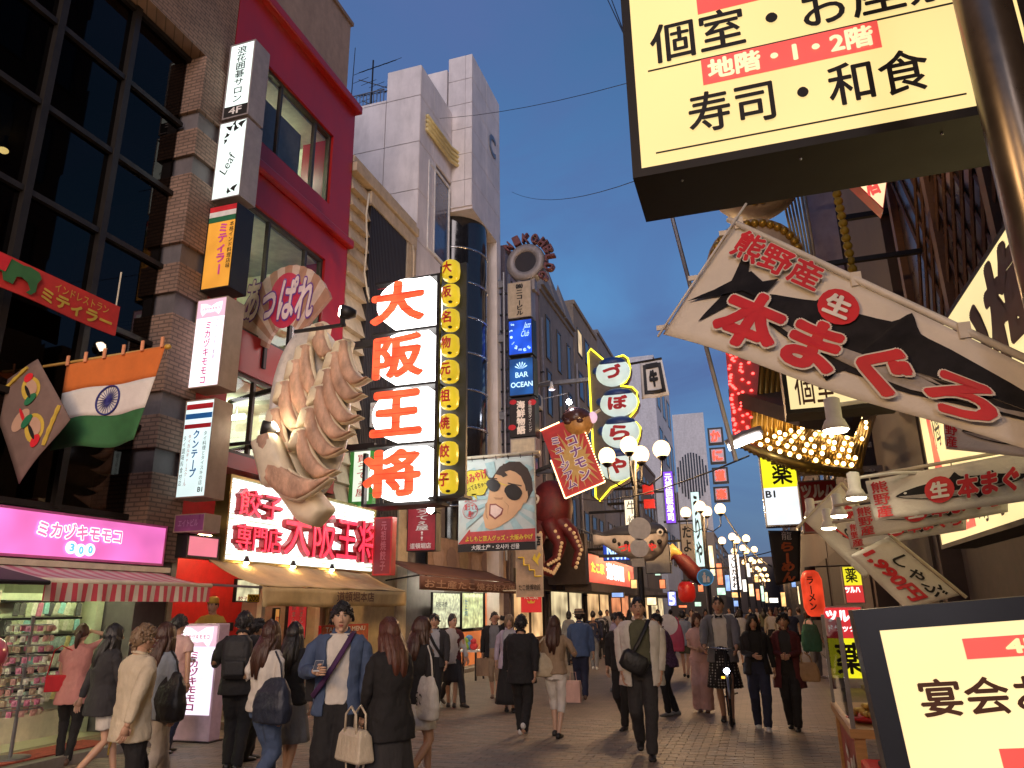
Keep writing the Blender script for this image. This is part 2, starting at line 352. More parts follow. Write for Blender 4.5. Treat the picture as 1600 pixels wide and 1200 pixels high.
kmb = MB(); kmb.box(-7.558, 0.006, -0.03, -7.452, 0.994, 0.1); kme = kmb.mesh('kerb_stone', M_KERB)
for i in range(34): shared('kerb_stone', kme, pav, (0, 4 + i, 0))
pav2 = structure(B(None, 'pavement_opposite', MATS['pavement_slab'], (1.7, -25, -0.028, 8, 260, 0.06))); pav2['label'] = 'pavement along the right shops'
# paving stones of the near street, laid in running bond, each one a little uneven
sett = MB(); b_ = 0.012
sett.loft([[(x0, y0, -0.02), (x1, y0, -0.02), (x1, y1, -0.02), (x0, y1, -0.02)] for (x0, y0, x1, y1) in [(-0.0985, -0.0485, 0.0985, 0.0485)]] +
          [[(x0, y0, z), (x1, y0, z), (x1, y1, z), (x0, y1, z)] for (x0, y0, x1, y1, z) in [(-0.0985, -0.0485, 0.0985, 0.0485, 0.004), (-0.093, -0.043, 0.093, 0.043, 0.0075)]])
sme = [sett.mesh('paving_stone', m) for m in M_SETT]
rest = MB(); cells = []
for j in range(58):
    y = 6.0 + j * 0.1
    for i in range(46):
        x = -7.35 + i * 0.2 + (0.1 if j % 2 else 0)
        if x > 1.6: continue
        q = CAMM.transposed() @ (Vector((x, y, 0)) - CAMP); u, v = 800 + FPX * q.x / q.z, 600 + FPX * q.y / q.z
        cells.append((v if (-10 < u < 1330 and v < 1204) else -1, x, y))
cells.sort(key=lambda c: -c[0])
for k, (v, x, y) in enumerate(cells):
    rz = random.uniform(-0.012, 0.012); dz = random.uniform(-0.0025, 0.001)
    if k < 300:
        shared('paving_stone', sme[random.choice((0, 0, 1, 1, 2))], road, (x, y, dz), (random.uniform(-.01, .01), random.uniform(-.01, .01), rz))
    else:
        o = len(rest.v); rest.add([(p[0] + x, p[1] + y, p[2] + dz) for p in sett.v], sett.f, random.choice((0, 0, 1, 1, 2)))
r_ = rest.build('paving_stones', M_SETT, road); r_['kind'] = 'stuff'
B(road, 'manhole_cover', mat('cast_iron', (0.05, 0.045, 0.04), 0.5, 0.6, bump=0.6, bscale=90), (0.42, 8.0, -0.01, 0.66, 8.24, 0.014))

# ================================================================== dark glass building, far left
M_BRICK = brick('tan_brick', (0.26, 0.165, 0.12), (0.215, 0.135, 0.10), (0.12, 0.08, 0.06), 0.2, 0.065, 0.012)
M_BAND = mat('grey_stone_band', (0.13, 0.115, 0.12), 0.6, dirt=0.5)
M_MULL = mat('bronze_mullion', (0.03, 0.026, 0.024), 0.4, 0.5)
M_DGLASS = glass('dark_tinted_glass', (0.13, 0.11, 0.09), (0.34, 0.30, 0.28), 0.09, 0.02)
M_DARKROOM = mat('dim_interior', (0.06, 0.045, 0.035), 0.8, var=0.4)
M_CEIL = mat('ceiling_board', (0.55, 0.53, 0.48), 0.8)
A = thing('glass_building', 'tall dark glass building with tan brick corner pillar on the far left', 'building', (0, 0, 0))
B(A, 'wall', M_BRICK, (-12, -12, 10.83, FX, 9.08, 17.5))
B(A, 'back_wall', M_DARKROOM, (-12, -12, 2.9, -11.2, 9.08, 10.83))
for z in (5.5, 8.15): B(A, 'floor_slab', M_DARKROOM, (-11.2, -12, z, -8.75, 8.4, z + 0.25))
pil = B(A, 'pillar', M_BAND, (-9.2, 8.47, 0.1, FX - 0.02, 9.05, 10.83))
z = 2.3; k = 0
while z < 10.7:
    h = 1.25 if k % 2 == 0 else 0.5
    B(pil, 'brick_block', M_BRICK, (-9.22, 8.40, z, FX + 0.05, 9.09, min(z + h, 10.80)), bevel=0.01); z += h + 0.36; k += 1
pw, ph = 1.18, 1.31
for i in range(7):
    y0 = 8.40 - (i + 1) * pw
    B(A, 'mullion', M_MULL, (-8.62, y0 - 0.05, 2.9, -8.44, y0 + 0.05, 10.83))
    for j in range(6):
        zz = 2.95 + j * ph; t = random.uniform(-0.006, 0.006)
        mb = MB(); mb.add([(-8.53 + t, y0 + 0.05, zz), (-8.53 - t, y0 + pw - 0.05, zz), (-8.53 - t * .5, y0 + pw - 0.05, zz + ph - 0.07), (-8.53 + t * .5, y0 + 0.05, zz + ph - 0.07)], [(0, 1, 2, 3)])
        mb.build('glass_pane', M_DGLASS, A)
for j in range(7): B(A, 'transom', M_MULL, (-8.60, -0.5, 2.9 + j * ph - 0.03, -8.46, 8.40, 2.9 + j * ph + 0.05))
M_ROOMLAMP = lit('yellow_room_lamp', (1.0, 0.85, 0.35), 5.0)
for (px, py, s) in ((222, 48, 0.10), (228, 55, 0.07), (215, 65, 0.12), (5, 235, 0.07), (133, 690, .05)):
    p = PX(px, py, -9.6)
    l = thing('room_lamp', {48: 'brightest small yellow lamp glowing behind the dark glass near the roof', 55: 'middle small lamp of the cluster behind the upper dark glass', 65: 'lowest flat yellow lamp of the cluster behind the dark glass', 235: 'single tiny yellow lamp behind the dark glass at the left edge', 690: 'tiny warm lamp behind the dark glass above the pink shop sign'}[py], 'lamp', p)
    mb = MB(); mb.ell((0, 0, 0), (s, s, s * .6), 10, 6); mb.build('bulb', M_ROOMLAMP, l, True)
    B(l, 'bracket', M_MULL, (-0.02, -0.02, s * .5, 0.02, 0.02, s * .5 + 0.35))
# shop floor of the building: an open front under the pink sign
M_SHOPW = mat('shop_wall', (0.55, 0.60, 0.42), 0.7)
M_TUBE = lit('fluorescent_tube', (0.94, 1.0, 0.58), 30.0, 0.05)
B(A, 'shop_wall', M_SHOPW, (-10.6, 1.0, 0.1, -10.45, 8.44, 2.9), (-10.45, 8.30, 0.1, -8.7, 8.42, 2.9))
B(A, 'shop_ceiling', M_CEIL, (-10.45, 1.0, 2.25, FX - .05, 8.30, 2.32))
B(A, 'shop_floor', mat('shop_floor_tile', (0.42, 0.40, 0.26), 0.35, var=0.1), (-10.45, 1.0, 0.086, -8.25, 8.30, 0.12))
for k in range(4):
    tb = thing('ceiling_light', ['fluorescent strip light over the left end of the accessory shop', 'second fluorescent strip light over the accessory shop', 'third fluorescent strip light over the accessory shop racks', 'rightmost fluorescent strip light over the accessory shop racks'][k], 'light', (-8.32, 4.2 + k * 1.05, 2.13))
    mb = MB(); mb.cyl((0, 0, 0), (0, 0.9, 0), 0.02, n=8); mb.build('tube', M_TUBE, tb, True); B(tb, 'fitting', M_WHITEP, (-0.05, -0.02, 0.03, 0.05, 0.92, 0.098))

# ================================================================== red building with the dumpling shop
M_RED = mat('red_cladding', (0.33, 0.008, 0.006), 0.32, var=0.12, scale=1.2, dirt=0.25)
M_BEIGE = mat('brown_plaster', (0.30, 0.22, 0.18), 0.8, var=0.15, dirt=0.4)
M_FRAME = mat('bronze_frame', (0.05, 0.04, 0.03), 0.4, 0.4)
M_CGLASS = glass('clear_window_glass', (0.88, 0.90, 0.84), (0.7, 0.72, 0.75), 0.07, 0.015)
M_ROOM = mat('pale_room_wall', (0.66, 0.68, 0.50), 0.8, dirt=0.2)
RB = thing('red_building', 'red clad building with big windows and a dumpling shop below', 'building')
y0, y1 = 9.1, 13.36
B(RB, 'wall', M_RED, (-9.0, y0, 11.95, FX, y1, 13.15), (-9.0, y0, 8.85, FX, y1, 10.2), (-9.0, y0, 5.6, FX, y1, 6.35), (-9.0, y0, 3.9, FX, y1, 4.15),
  (-9.0, y0, 4.15, FX, 9.85, 5.6), (-9.0, y0, 6.35, FX, 9.85, 8.85), (-9.0, y0, 10.2, FX, 9.85, 11.95), (-9.0, 12.5, 4.15, FX, y1, 5.6), (-9.0, 12.5, 6.35, FX, y1, 8.85), (-9.0, 12.5, 10.2, FX, y1, 11.95))
B(RB, 'cornice', M_RED, (-9.0, y0, 13.15, FX + 0.16, y1 + 0.08, 13.36), (-9.0, y0, 13.36, FX + 0.08, y1 + .04, 13.46), bevel=0.03)
B(RB, 'ledge', M_RED, (FX, y0, 9.52, FX + 0.14, y1 + 0.06, 9.72), bevel=0.03)
B(RB, 'upper_wall', M_BEIGE, (-12, y0, 13.15, FX - 0.25, y1 - .05, 15.85))
B(RB, 'roof_coping', mat('roof_coping', (0.2, 0.15, 0.13), .7), (-12.05, y0 - .0, 15.85, FX - 0.2, y1 + 0.02, 15.95))
B(RB, 'side_wall', M_BEIGE, (-12, y0, 0.1, -11.8, y1, 13.15), (-11.8, y1 - 0.2, 0.1, -9.0, y1, 13.15), (-11.8, y0, 0.1, -9.0, y0 + 0.2, 13.15))
for (z0, z1) in ((4.15, 5.6), (6.35, 8.85), (10.2, 11.95)):
    w = B(RB, 'window', M_FRAME, (-8.36, 9.85, z0, -8.26, 12.5, z0 + 0.07), (-8.36, 9.85, z1 - 0.07, -8.26, 12.5, z1), (-8.36, 9.85, z0 + .07, -8.26, 9.92, z1 - .07), (-8.36, 12.43, z0 + .07, -8.26, 12.5, z1 - .07),
          (-8.35, 10.62, z0 + .07, -8.27, 10.68, z1 - .07), (-8.35, 11.85, z0 + .07, -8.27, 11.93, z1 - .07))
    for (a, b) in ((9.92, 10.62), (10.68, 11.85), (11.93, 12.43)):
        mb = MB(); mb.add([(-8.31, a, z0 + .07), (-8.31, b, z0 + .07), (-8.31, b, z1 - .07), (-8.31, a, z1 - .07)], [(0, 1, 2, 3)]); mb.build('pane', M_CGLASS, w)
    B(RB, 'room_ceiling', M_ROOM, (-11.8, 9.3, z1 - .06, -8.42, 13.16, z1 - .012)); B(RB, 'room_partition', M_ROOM, (-11.7, 12.6, z0 + .01, -8.42, 12.7, z1 - .07)); B(RB, 'room_back_wall', M_ROOM, (-11.8, 9.3, z0 - .1, -11.7, 13.16, z1 + .0))
B(RB, 'roller_blind', mat('grey_blind', (0.26, 0.27, 0.33), .8), (-8.52, 10.3, 10.25, -8.5, 11.7, 11.5))
M_TUBEW = lit('white_tube', (0.95, 1.0, 0.80), 26.0, 0.05)
for (y, z, lab) in ((10.2, 8.72, 'bright strip light on the ceiling behind the big middle window'), (11.6, 5.45, 'strip light glowing in the room behind the dumpling model'), (10.15, 10.5, 'small lamp in the dim top floor window of the red building'), (11.4, 11.86, 'strip light on the ceiling of the top floor of the red building')):
    z -= .22 if z != 10.5 else 0; tb = thing('strip_light', lab, 'light', (-9.5, y, z))
    mb = MB(); mb.cyl((-0.9 if z != 10.5 else -.1, 0, 0), (0.3 if z != 10.5 else .1, 0, 0), 0.05 if z != 10.5 else 0.04, n=8); mb.build('tube', M_TUBEW, tb, True); B(tb, 'fitting', M_WHITEP, (-.5, -.015, .052, -.47, .015, .22)); B(tb, 'fitting', M_WHITEP, (.1, -.015, .052, .13, .015, .22))
# shop front below: open kitchen with red curtains
B(RB, 'shop_back_wall', M_REDP, (-10.2, 9.3, 0.1, -10.05, 13.16, 3.9))
B(RB, 'shop_ceiling', M_CEIL, (-10.05, 9.12, 2.9, FX - .01, 13.34, 2.98))
B(RB, 'shop_counter', mat('counter_red', (0.35, 0.04, 0.03), .4), (-9.1, 9.5, 0.1, -8.6, 13.1, 1.0))
for y in (11.35, 9.12, 13.2): B(RB, 'shop_post', M_CREAMP, (-8.35, y, .1, -8.25, y + .1, 2.4))

# ================================================================== beige narrow building
M_BEI = mat('beige_paint', (0.50, 0.40, 0.28), 0.7, dirt=0.4)
M_RIB = mat('dark_louvre', (0.035, 0.028, 0.028), 0.55, dirt=0.3)
CB = thing('beige_building', 'narrow beige building with dark ribbed louvre between red building and white tower', 'building')
B(CB, 'wall', M_BEI, (-12, 13.4, 0.1, FX - .12, 16.9, 11.6))
B(CB, 'cornice', M_BEI, (-12, 13.4, 11.6, FX + 0.1, 16.92, 11.85), (-12, 13.4, 11.85, FX + .02, 16.9, 12.05), bevel=.02)
for k in range(19):
    z0 = 3.3 + k * 0.435
    mb = MB(); mb.loft([[(FX - .12, 13.4, z0), (FX + .06, 13.4, z0), (FX - .08, 13.4, z0 + .43), (FX - .12, 13.4, z0 + .43)], [(FX - .12, 14.25, z0), (FX + .06, 14.25, z0), (FX - .08, 14.25, z0 + .43), (FX - .12, 14.25, z0 + .43)]]); mb.build('plank', M_BEI, CB)
B(CB, 'louvre_back', M_RIB, (FX - .12, 14.3, 3.2, FX - .04, 16.3, 11.2))
mb = MB()
for k in range(26): mb.box(FX - .04, 14.32 + k * .077, 3.2, FX + .02, 14.355 + k * .077, 11.2)
o = mb.build('louvre_ribs', M_RIB, CB); o['kind'] = 'stuff'
B(CB, 'fascia', M_BEI, (FX - .1, 14.26, 11.2, FX + .05, 16.88, 11.55)); B(CB, 'pier', M_BEI, (FX - .12, 16.35, 0.1, FX + .03, 16.88, 11.2))
mb = MB(); mb.tube([(FX + .12, 14.0, 11.3), (FX + .1, 13.95, 10.7), (FX + .1, 14.05, 10.0), (FX + .1, 14.0, 9.2), (FX + .14, 14.12, 8.7), (FX + .12, 14.25, 8.55), (FX + .1, 14.2, 8.9)], .025, 6); mb.build('cable', M_CREAMP, CB, True)
mb = MB(); mb.tube([(FX + .06, 16.6, 11.2), (FX + .1, 16.6, 10.9), (FX + .1, 16.65, 8.0), (FX + .1, 16.65, 3.5)], .03, 6); mb.build('downpipe', M_BEI, CB, True)
B(CB, 'shop_front', mat('cream_shutter', (.45, .36, .2), .6), (FX - .1, 13.5, .1, FX - .02, 16.8, 3.1))

# ================================================================== white panelled tower
M_PANEL = mat('white_tower_panel', (0.74, 0.68, 0.67), 0.55, var=0.12, scale=1.5, dirt=0.38)
M_PJOINT = mat('panel_joint', (0.16, 0.14, 0.14), 0.8)
M_SKYGL = mat('blue_window_glass', (0.05, 0.08, 0.16), 0.05, 0.0, spec=1.0)
M_CYLG = mat('black_curved_glass', (0.012, 0.012, 0.014), 0.12, spec=0.8, var=.3)
DT = thing('panelled_tower', 'white panelled office tower with curved black glass bay', 'building')
DX, D2X = FX - .05, -7.55
B(DT, 'core', M_PJOINT, (-14, 17.1, .1, -9.4, 19.5, 16.55), (-9.4, 17.1, .1, DX - .05, 19.5, 17.5), (DX - .2, 20.6, 14.0, D2X - .05, 22.4, 19.7)); B(DT, 'rear_block', M_PANEL, (-9.4, 19.5, .1, DX - .2, 23.3, 19.4))
rows = [(0.3 + k * 1.62, 0.3 + (k + 1) * 1.62) for k in range(11)]
for (za, zb) in rows:                                        # side wall, above the beige building
    if zb < 10.8: continue
    for (xa, xb) in ((-13.9, -12.4), (-12.4, -10.9), (-10.9, -9.4), (-9.4, DX)):
        B(DT, 'panel', M_PANEL, (xa + .012, 17.05, za + .012, xb - .012, 17.1, min(zb, 17.6 if xb == DX else 16.6) - .012))
    for (ya, yb) in ((17.06, 18.05), (18.05, 19.5)):
        win = any(ya >= 17.5 and za < c < zb for c in (13.5, 10.0)) or (ya >= 17.5 and 11.6 < za < 12.9)
        B(DT, 'panel', M_PANEL, (DX - .05, ya + .012, za + .012, DX, (yb if not win else ya + .25) - .012, min(zb, 17.6) - .012))
for (z0, z1) in ((11.8, 14.6), (8.4, 10.6)):
    w = B(DT, 'window', M_WHITEP, (DX - .05, 17.75, z0 - .08, DX + .02, 19.4, z0), (DX - .05, 17.75, z1, DX + .02, 19.4, z1 + .08), (DX - .05, 17.75, z0, DX + .02, 17.83, z1), (DX - .05, 18.2, z0, DX + .015, 18.26, z1), (DX - .05, 19.34, z0, DX + .02, 19.4, z1))
    B(w, 'pane', M_SKYGL, (DX - .04, 17.84, z0 + .001, DX - .02, 18.195, z1 - .001)); B(w, 'pane', M_SKYGL, (DX - .04, 18.265, z0 + .001, DX - .02, 19.335, z1 - .001))
mb = MB()                                                    # curved ribbed cornice
for k in range(4):
    zz = 15.55 + k * .16; pts = [(DX + .05, 17.45, zz), (DX + .08, 18.4, zz), (DX + .1, 19.2, zz), (DX + .22, 19.62, zz), (DX + .5, 19.75, zz)]
    mb.tube(pts, .065, 6)
mb.build('ribbed_cornice', mat('brass_yellow', (.62, .52, .25), .5), DT, True)
for k in range(6):                                           # projecting front block
    za, zb = 14.0 + k * .98, 14.0 + (k + 1) * .98 - .02
    B(DT, 'panel', M_PANEL, (DX - .16, 19.55, za, D2X - .25, 19.6, zb)); B(DT, 'panel', M_PANEL, (D2X - .24, 19.55, za, D2X, 19.6, zb))
    B(DT, 'panel', M_PANEL, (D2X - .05, 19.61, za, D2X, 21.0, zb)); B(DT, 'panel', M_PANEL, (D2X - .05, 21.02, za, D2X, 22.4, zb))
B(DT, 'soffit', M_PANEL, (DX - .16, 19.6, 13.9, D2X, 22.4, 14.0)); B(DT, 'pier', M_PANEL, (-9, 22.0, .1, D2X - .0, 22.42, 13.9))
lettering(thing('wall_emblem', 'small dark round emblem and script high on the tower front', 'emblem', (D2X + .01, 21.2, 17.6), 90), 'C', 0, -.5, .7, .35, M_GREYMETAL, bold=.03, ext=.03)
cyl = MB(); CCX, CCY, CR = D2X - 1.15, 20.9, 1.12
arc = [R(a) for a in range(-100, 61, 10)]
for k in range(9):
    za, zb = 3.3 + k * 1.19, 3.3 + (k + 1) * 1.19 - .07
    pm = MB(); pm.loft([[(CCX + CR * math.cos(a), CCY + CR * math.sin(a), z) for a in arc] for z in (za, zb)], cap=False, close=False); pm.build('curved_pane', M_CYLG, DT, True)
    bm_ = MB(); bm_.loft([[(CCX + r * math.cos(a), CCY + r * math.sin(a), z) for a in arc] for (r, z) in ((CR - .03, zb), (CR + .025, zb + .01), (CR + .025, zb + .06), (CR - .03, zb + .07))], cap=False, close=False); bm_.build('chrome_band', M_STEEL, DT, True)
B(DT, 'bay_core', M_BLACK, (-9.4, 19.9, .1, CCX + .3, 21.8, 13.9))
B(DT, 'shop_front', M_DARKROOM, (-8.6, 17.1, .1, -8.35, 21.9, 3.2))
an = thing('roof_antenna', 'spindly television antenna on the roof behind the red building', 'antenna', (PY(581, 140, 17.6).x, 17.6, 16.55))
mb = MB(); mb.cyl((0, 0, 0), (0, 0, 2.2), .03, n=6)
for (z, l, t) in ((1.9, .9, 40), (1.3, .8, -30), (.9, .7, 20), (.5, .6, -40)):
    d = Vector((math.cos(R(t)), .3, math.sin(R(t)) * .6)) * l; c = Vector((0, 0, z)); mb.cyl(c - d * .6, c + d, .015, n=5)
    for q in range(5):
        e = c + d * (q / 4 * 1.4 - .5); mb.cyl(e + Vector((-.3, .05, .0)), e + Vector((.3, -.05, 0)), .01, n=4)
mb.build('mast', M_DARKMETAL, an); mb = MB(); mb.cyl((-.75, 0, .2), (-.7, 0, 2.9), .02, .012, 5); mb.build('lightning_rod', M_DARKMETAL, an)
rl = thing('roof_railing', 'small metal railing on the tower roof edge below the antenna', 'railing', (-10.9, 17.2, 16.61))
mb = MB(); [mb.cyl((x * .12, 0, 0), (x * .12, 0, .55), .015, n=5) for x in range(12)]; mb.cyl((0, 0, .55), (1.32, 0, .55), .02, n=5); mb.build('rail', M_GREYMETAL, rl)

# ================================================================== receding buildings on the left
def win_grid(parent, X, ya, yb, za, zb, nc, nr, m, frame, wy=.62, wz=.6, face=1):
    cw, ch = (yb - ya) / nc, (zb - za) / nr
    for i in range(nc):
        for j in range(nr):
            a, b = ya + (i + (1 - wy) / 2) * cw, ya + (i + (1 + wy) / 2) * cw; c, d = za + (j + (1 - wz) / 2) * ch, za + (j + (1 + wz) / 2) * ch
            s = .05 * face
            f = B(parent, 'window', frame, tuple(v for v in (min(X, X + s), a, c, max(X, X + s), b, c + .07)), (min(X, X + s), a, d - .07, max(X, X + s), b, d), (min(X, X + s), a, c + .07, max(X, X + s), a + .07, d - .07), (min(X, X + s), b - .07, c + .07, max(X, X + s), b, d - .07))
            mm = m if random.random() > .05 else M_LITWIN
            B(f, 'pane', mm, (min(X, X + s * .5), a + .071, c + .071, max(X, X + s * .5), b - .071, d - .071))
M_LITWIN = lit('lit_window', (1.0, 0.72, 0.35), 0.5, 0.4, 1.5)
M_DARKPANE = mat('dark_pane', (0.02, 0.022, 0.03), 0.08, spec=.9)
def row_building(name, label, ya, yb, h, m, X=-7.9, nc=2, nr=4, z0=4.2, depth=6, **k):
    r = thing(name, label, 'building', (0, ya, 0))
    xs = (X - depth, X) if X < 0 else (X, X + depth)
    B(r, 'wall', m, (xs[0], 0, .1, xs[1], yb - ya - .06, h)); B(r, 'parapet', m, (xs[0] - .05, 0.01, h, xs[1] + .08, yb - ya - .07, h + .25), bevel=.03)
    B(r, 'shop_front', M_DARKROOM, (X - .06, .3, .12, X + .04, yb - ya - .4, 2.9) if X < 0 else (X - .04, .3, .12, X + .06, yb - ya - .4, 2.9))
    win_grid(r, X, .3, yb - ya - .3, z0, h - .6, nc, nr, M_DARKPANE, M_FRAME, face=1 if X < 0 else -1, **k)
    return r
M_LAV = mat('mauve_wall', (0.25, 0.19, 0.20), 0.75, dirt=0.3); M_GRY = mat('grey_concrete', (0.17, 0.155, 0.155), 0.8, dirt=0.5)
M_TAN = mat('tan_concrete', (0.20, 0.16, 0.125), 0.8, dirt=0.5); M_DKB = mat('dark_brown_wall', (0.09, 0.065, 0.055), 0.75, dirt=0.4); M_PALEW = mat('pale_grey_wall', (0.42, 0.42, 0.45), 0.75, dirt=.4)
row_building('office_building', 'mauve concrete block with flat roof behind the round topped sign', 24.0, 28.6, 14.6, M_LAV, nc=2, nr=5)
gb = row_building('gabled_building', 'dark stone block with pointed gables along its roof', 28.7, 35.2, 15.0, M_GRY, nc=3, nr=4, wy=.4, wz=.8)
for k in range(3):
    mb = MB(); mb.add([(-8.6, k * 2.1 + .1, 15.25), (-7.7, k * 2.1 + .1, 15.25), (-7.7, k * 2.1 + 2.1, 15.25), (-8.6, k * 2.1 + 2.1, 15.25), (-8.2, k * 2.1 + .5, 17.3)], [(0, 1, 4), (1, 2, 4), (2, 3, 4), (3, 0, 4), (0, 3, 2, 1)]); mb.build('gable', M_GRY, gb)
row_building('corner_building', 'grey stone block with balcony ledges left of the blowfish sign', 35.4, 41.5, 17.0, M_TAN, nc=3, nr=5)
row_building('balcony_building', 'tan concrete block with railings behind the blowfish sign', 41.7, 48, 17.6, M_GRY, nc=3, nr=5)
row_building('shop_building', 'brown block behind the street lamps', 48.3, 57, 15.0, M_TAN, nc=4, nr=5)
row_building('drab_building', 'dark narrow block under the grey grille building', 57.3, 66, 12.5, M_DKB, nc=4, nr=4)
wb = row_building('grille_building', 'pale grey tower with round ventilation grille', 66.5, 80, 24.0, M_PALEW, X=-7.4, nc=3, nr=4)
x0, x1, z0, z1 = rectY(1056, 1106, 658, 800, 66.2)
gr = thing('vent_grille', 'round slatted ventilation grille on the pale grey tower', 'grille', ((x0 + x1) / 2, 66.35, (z0 + z1) / 2 + .3))
B(gr, 'backing', M_PALEW, (x0 - (x0 + x1) / 2, 0, -6, x1 - (x0 + x1) / 2, .12, 4.5))
for k in range(11):
    x = -1.2 + k * .24; hh = math.sqrt(max(.05, 1.75 - x * x)) * 1.6
    B(gr, 'slat', M_DARKPANE, (x - .06, -.05, -hh - 1.2, x + .06, -.002, hh - 1.2))
row_building('far_building', 'dim block beyond the crab signs', 80.5, 100, 13.0, M_DKB, X=-6.5, nc=4, nr=4)
row_building('far_building', 'farthest dim block on the left of the street', 100.5, 150, 10.5, M_TAN, X=-5.0, nc=5, nr=4)
# right side of the street
row_building('near_right_building', 'dark wooden fronted building behind the fish banners', -6, 11.0, 26, M_DKB, X=2.5, nc=3, nr=4, z0=10)
row_building('bulb_building', 'dark building carrying the light bulb canopy', 11.2, 15.0, 24.0, M_DKB, X=2.3, nc=2, nr=4, z0=10)
row_building('drugstore_building', 'tan building behind the yellow medicine sign', 15.2, 24, 9.0, M_DKB, X=2.0, nc=3, nr=3)
row_building('right_row_building', 'dark building past the noodle banner', 24.2, 40, 9.5, M_DKB, X=2.0, nc=4, nr=3)
row_building('right_row_building', 'low far building right of the lamp row', 40.3, 75, 8.5, M_GRY, X=2.6, nc=6, nr=3)
row_building('right_row_building', 'farthest low building right of the lamp row', 75.5, 150, 9.0, M_DKB, X=3.4, nc=6, nr=3)
row_building('rear_sun_block', 'dark unseen building added behind the viewpoint to keep the low sun off the street', -34, -27, 15, M_DKB, X=-10, depth=-14, nc=1, nr=1)  # added out of view to shade the lower street from the sun
row_building('end_building', 'dim building closing the far end of the street', 150.5, 165, 10, M_DKB, X=-4.8, depth=-12, nc=1, nr=1)
# ================================================================== street lamps with globe clusters
M_GLOBE = frosted('lamp_globe', (1.0, 0.60, 0.24), 3.6, .35)
M_GLOBEOFF = mat('unlit_globe', (.6, .58, .55), .4)
def lamp_post(label, x, y, top=4.75, sc_=1.0, detail=True, signs=False):
    r = thing('street_lamp', label, 'street lamp', (x, y, 0.0), 0, 'globe street lamps along the street')
    mb = MB(); mb.tube([(0, 0, 0.0), (0, 0, .1), (0, 0, .35), (0, 0, .4), (0, 0, top + .1)], [.16, .16, .12, .075, .06], 10); mb.build('pole', M_DARKMETAL, r, True)
    for (dx, dy, dz) in ((-.62, 0, .25), (-.05, -.25, .42), (.14, .25, .28), (.66, 0, .32)):
        am = MB(); am.tube([(0, 0, top - .35), (dx * .5, dy * .5, top - .5), (dx * .95, dy * .95, top - .3), (dx, dy, top + dz - .24)], .022, 6); am.build('arm', M_DARKMETAL, r, True)
        gm = MB(); gm.ell((dx, dy, top + dz), (.2, .2, .21), 16, 10); gl = gm.build('globe', M_GLOBE, r, True)
        if y < 40 or dx > .5:
            ld = bpy.data.lights.new('bulb', 'POINT'); ld.energy = 330 if y < 40 else 700; ld.color = (1.0, .62, .30); ld.shadow_soft_size = .07; lo = bpy.data.objects.new('bulb', ld); COL.objects.link(lo); lo.parent = r; lo.location = (dx, dy, top + dz)
        cm = MB(); cm.tube([(dx, dy, top + dz - .26), (dx, dy, top + dz - .19), (dx, dy, top + dz - .17)], [.05, .12, .13], 10); cm.build('cup', M_DARKMETAL, gl, True)
    return r
lp = lamp_post('nearest street lamp with four glowing globes beside the man in the white jacket', -2.5, 17.0)
lamp_post('second street lamp with glowing globes, beside the blue pedestrian sign', -1.78, 29.0)
for (x, y, lab) in ((-1.1, 43, 'third street lamp with glowing globes along the street'), (-.75, 52, 'fourth street lamp with glowing globes along the street'), (-.4, 66, 'fifth street lamp with glowing globes along the street'), (.0, 82, 'sixth, small distant street lamp with glowing globes'), (.35, 100, 'seventh, very small distant street lamp'), (.7, 120, 'farthest street lamp, a mere cluster of dots')):
    lamp_post(lab, x, y)
lamp_post('unseen street lamp added behind the viewpoint for more light, left side', -5.2, -3.0); lamp_post('unseen street lamp added behind the viewpoint for more light, middle of the street', -2.0, -6.5)  # both lamps added out of view to light the near street and facades
# ================================================================== projecting signs on the brick pillar
L_WHITE = lit('white_lightbox', (0.80, 0.95, 0.90), 0.95, .18, 1.6); L_PINKW = lit('pinkish_lightbox', (0.98, 0.90, 0.98), 1.05, .12)
L_ORANGE = lit('orange_lightbox', (0.85, 0.38, 0.05), 0.55, .25); L_THAI = lit('thai_lightbox', (0.74, 0.92, 0.90), 0.85, .12)
M_GREYBOX = mat('grey_sign_box', (0.30, 0.27, 0.27), 0.5, .2, dirt=.3); M_TANBOX = mat('tan_sign_box', (0.34, 0.25, 0.19), 0.5, .1, dirt=.3)
M_PINKINK = mat('pink_ink', (0.75, 0.10, 0.40), .5); M_BLUEINK = mat('blue_ink', (0.03, 0.22, 0.62), .5); M_GREENINK = mat('green_ink', (0.02, 0.16, 0.07), .6)
M_PURPINK = mat('purple_ink', (0.16, 0.05, 0.30), .5); M_BROWNINK = mat('brown_ink', (0.12, 0.05, 0.03), .6); M_ORNINK = mat('orange_ink', (0.75, 0.24, 0.04), .6)
M_SKIN = mat('skin', (0.52, 0.32, 0.22), .5, var=.08)
SY = 8.9
def bracket(r, w, h, d, side=-1):
    for zz in (h * .2, h * .8): B(r, 'bracket', M_DARKMETAL, (-.35, d * .4, zz - .03, .0, d * .4 + .06, zz + .03))
r, w, h = sign_Y('projecting_sign', 'tall white light box with black vertical letters, topmost on the brick pillar', 'sign', 354, 393, 68, 181, SY, .42, L_WHITE, frame=M_GREYBOX, fw=.03)
lettering(r, '浪花囲碁サロン', w * .32, h * .2, w * .70, h * .95, M_INK, vertical=True, bold=.012); B(r, 'floor_tab', M_INK, (.03, -.004, .03, w - .03, .001, h * .15))
lettering(r, '4F', w * .25, h * .04, w * .75, h * .13, M_WHITEINK, y=-.012); bracket(r, w, h, .42)
r, w, h = sign_Y('projecting_sign', 'pale light box with black leaf vine and script, second on the pillar', 'sign', 337, 380, 190, 308, SY, .42, L_WHITE, frame=M_GREYBOX, fw=.02)
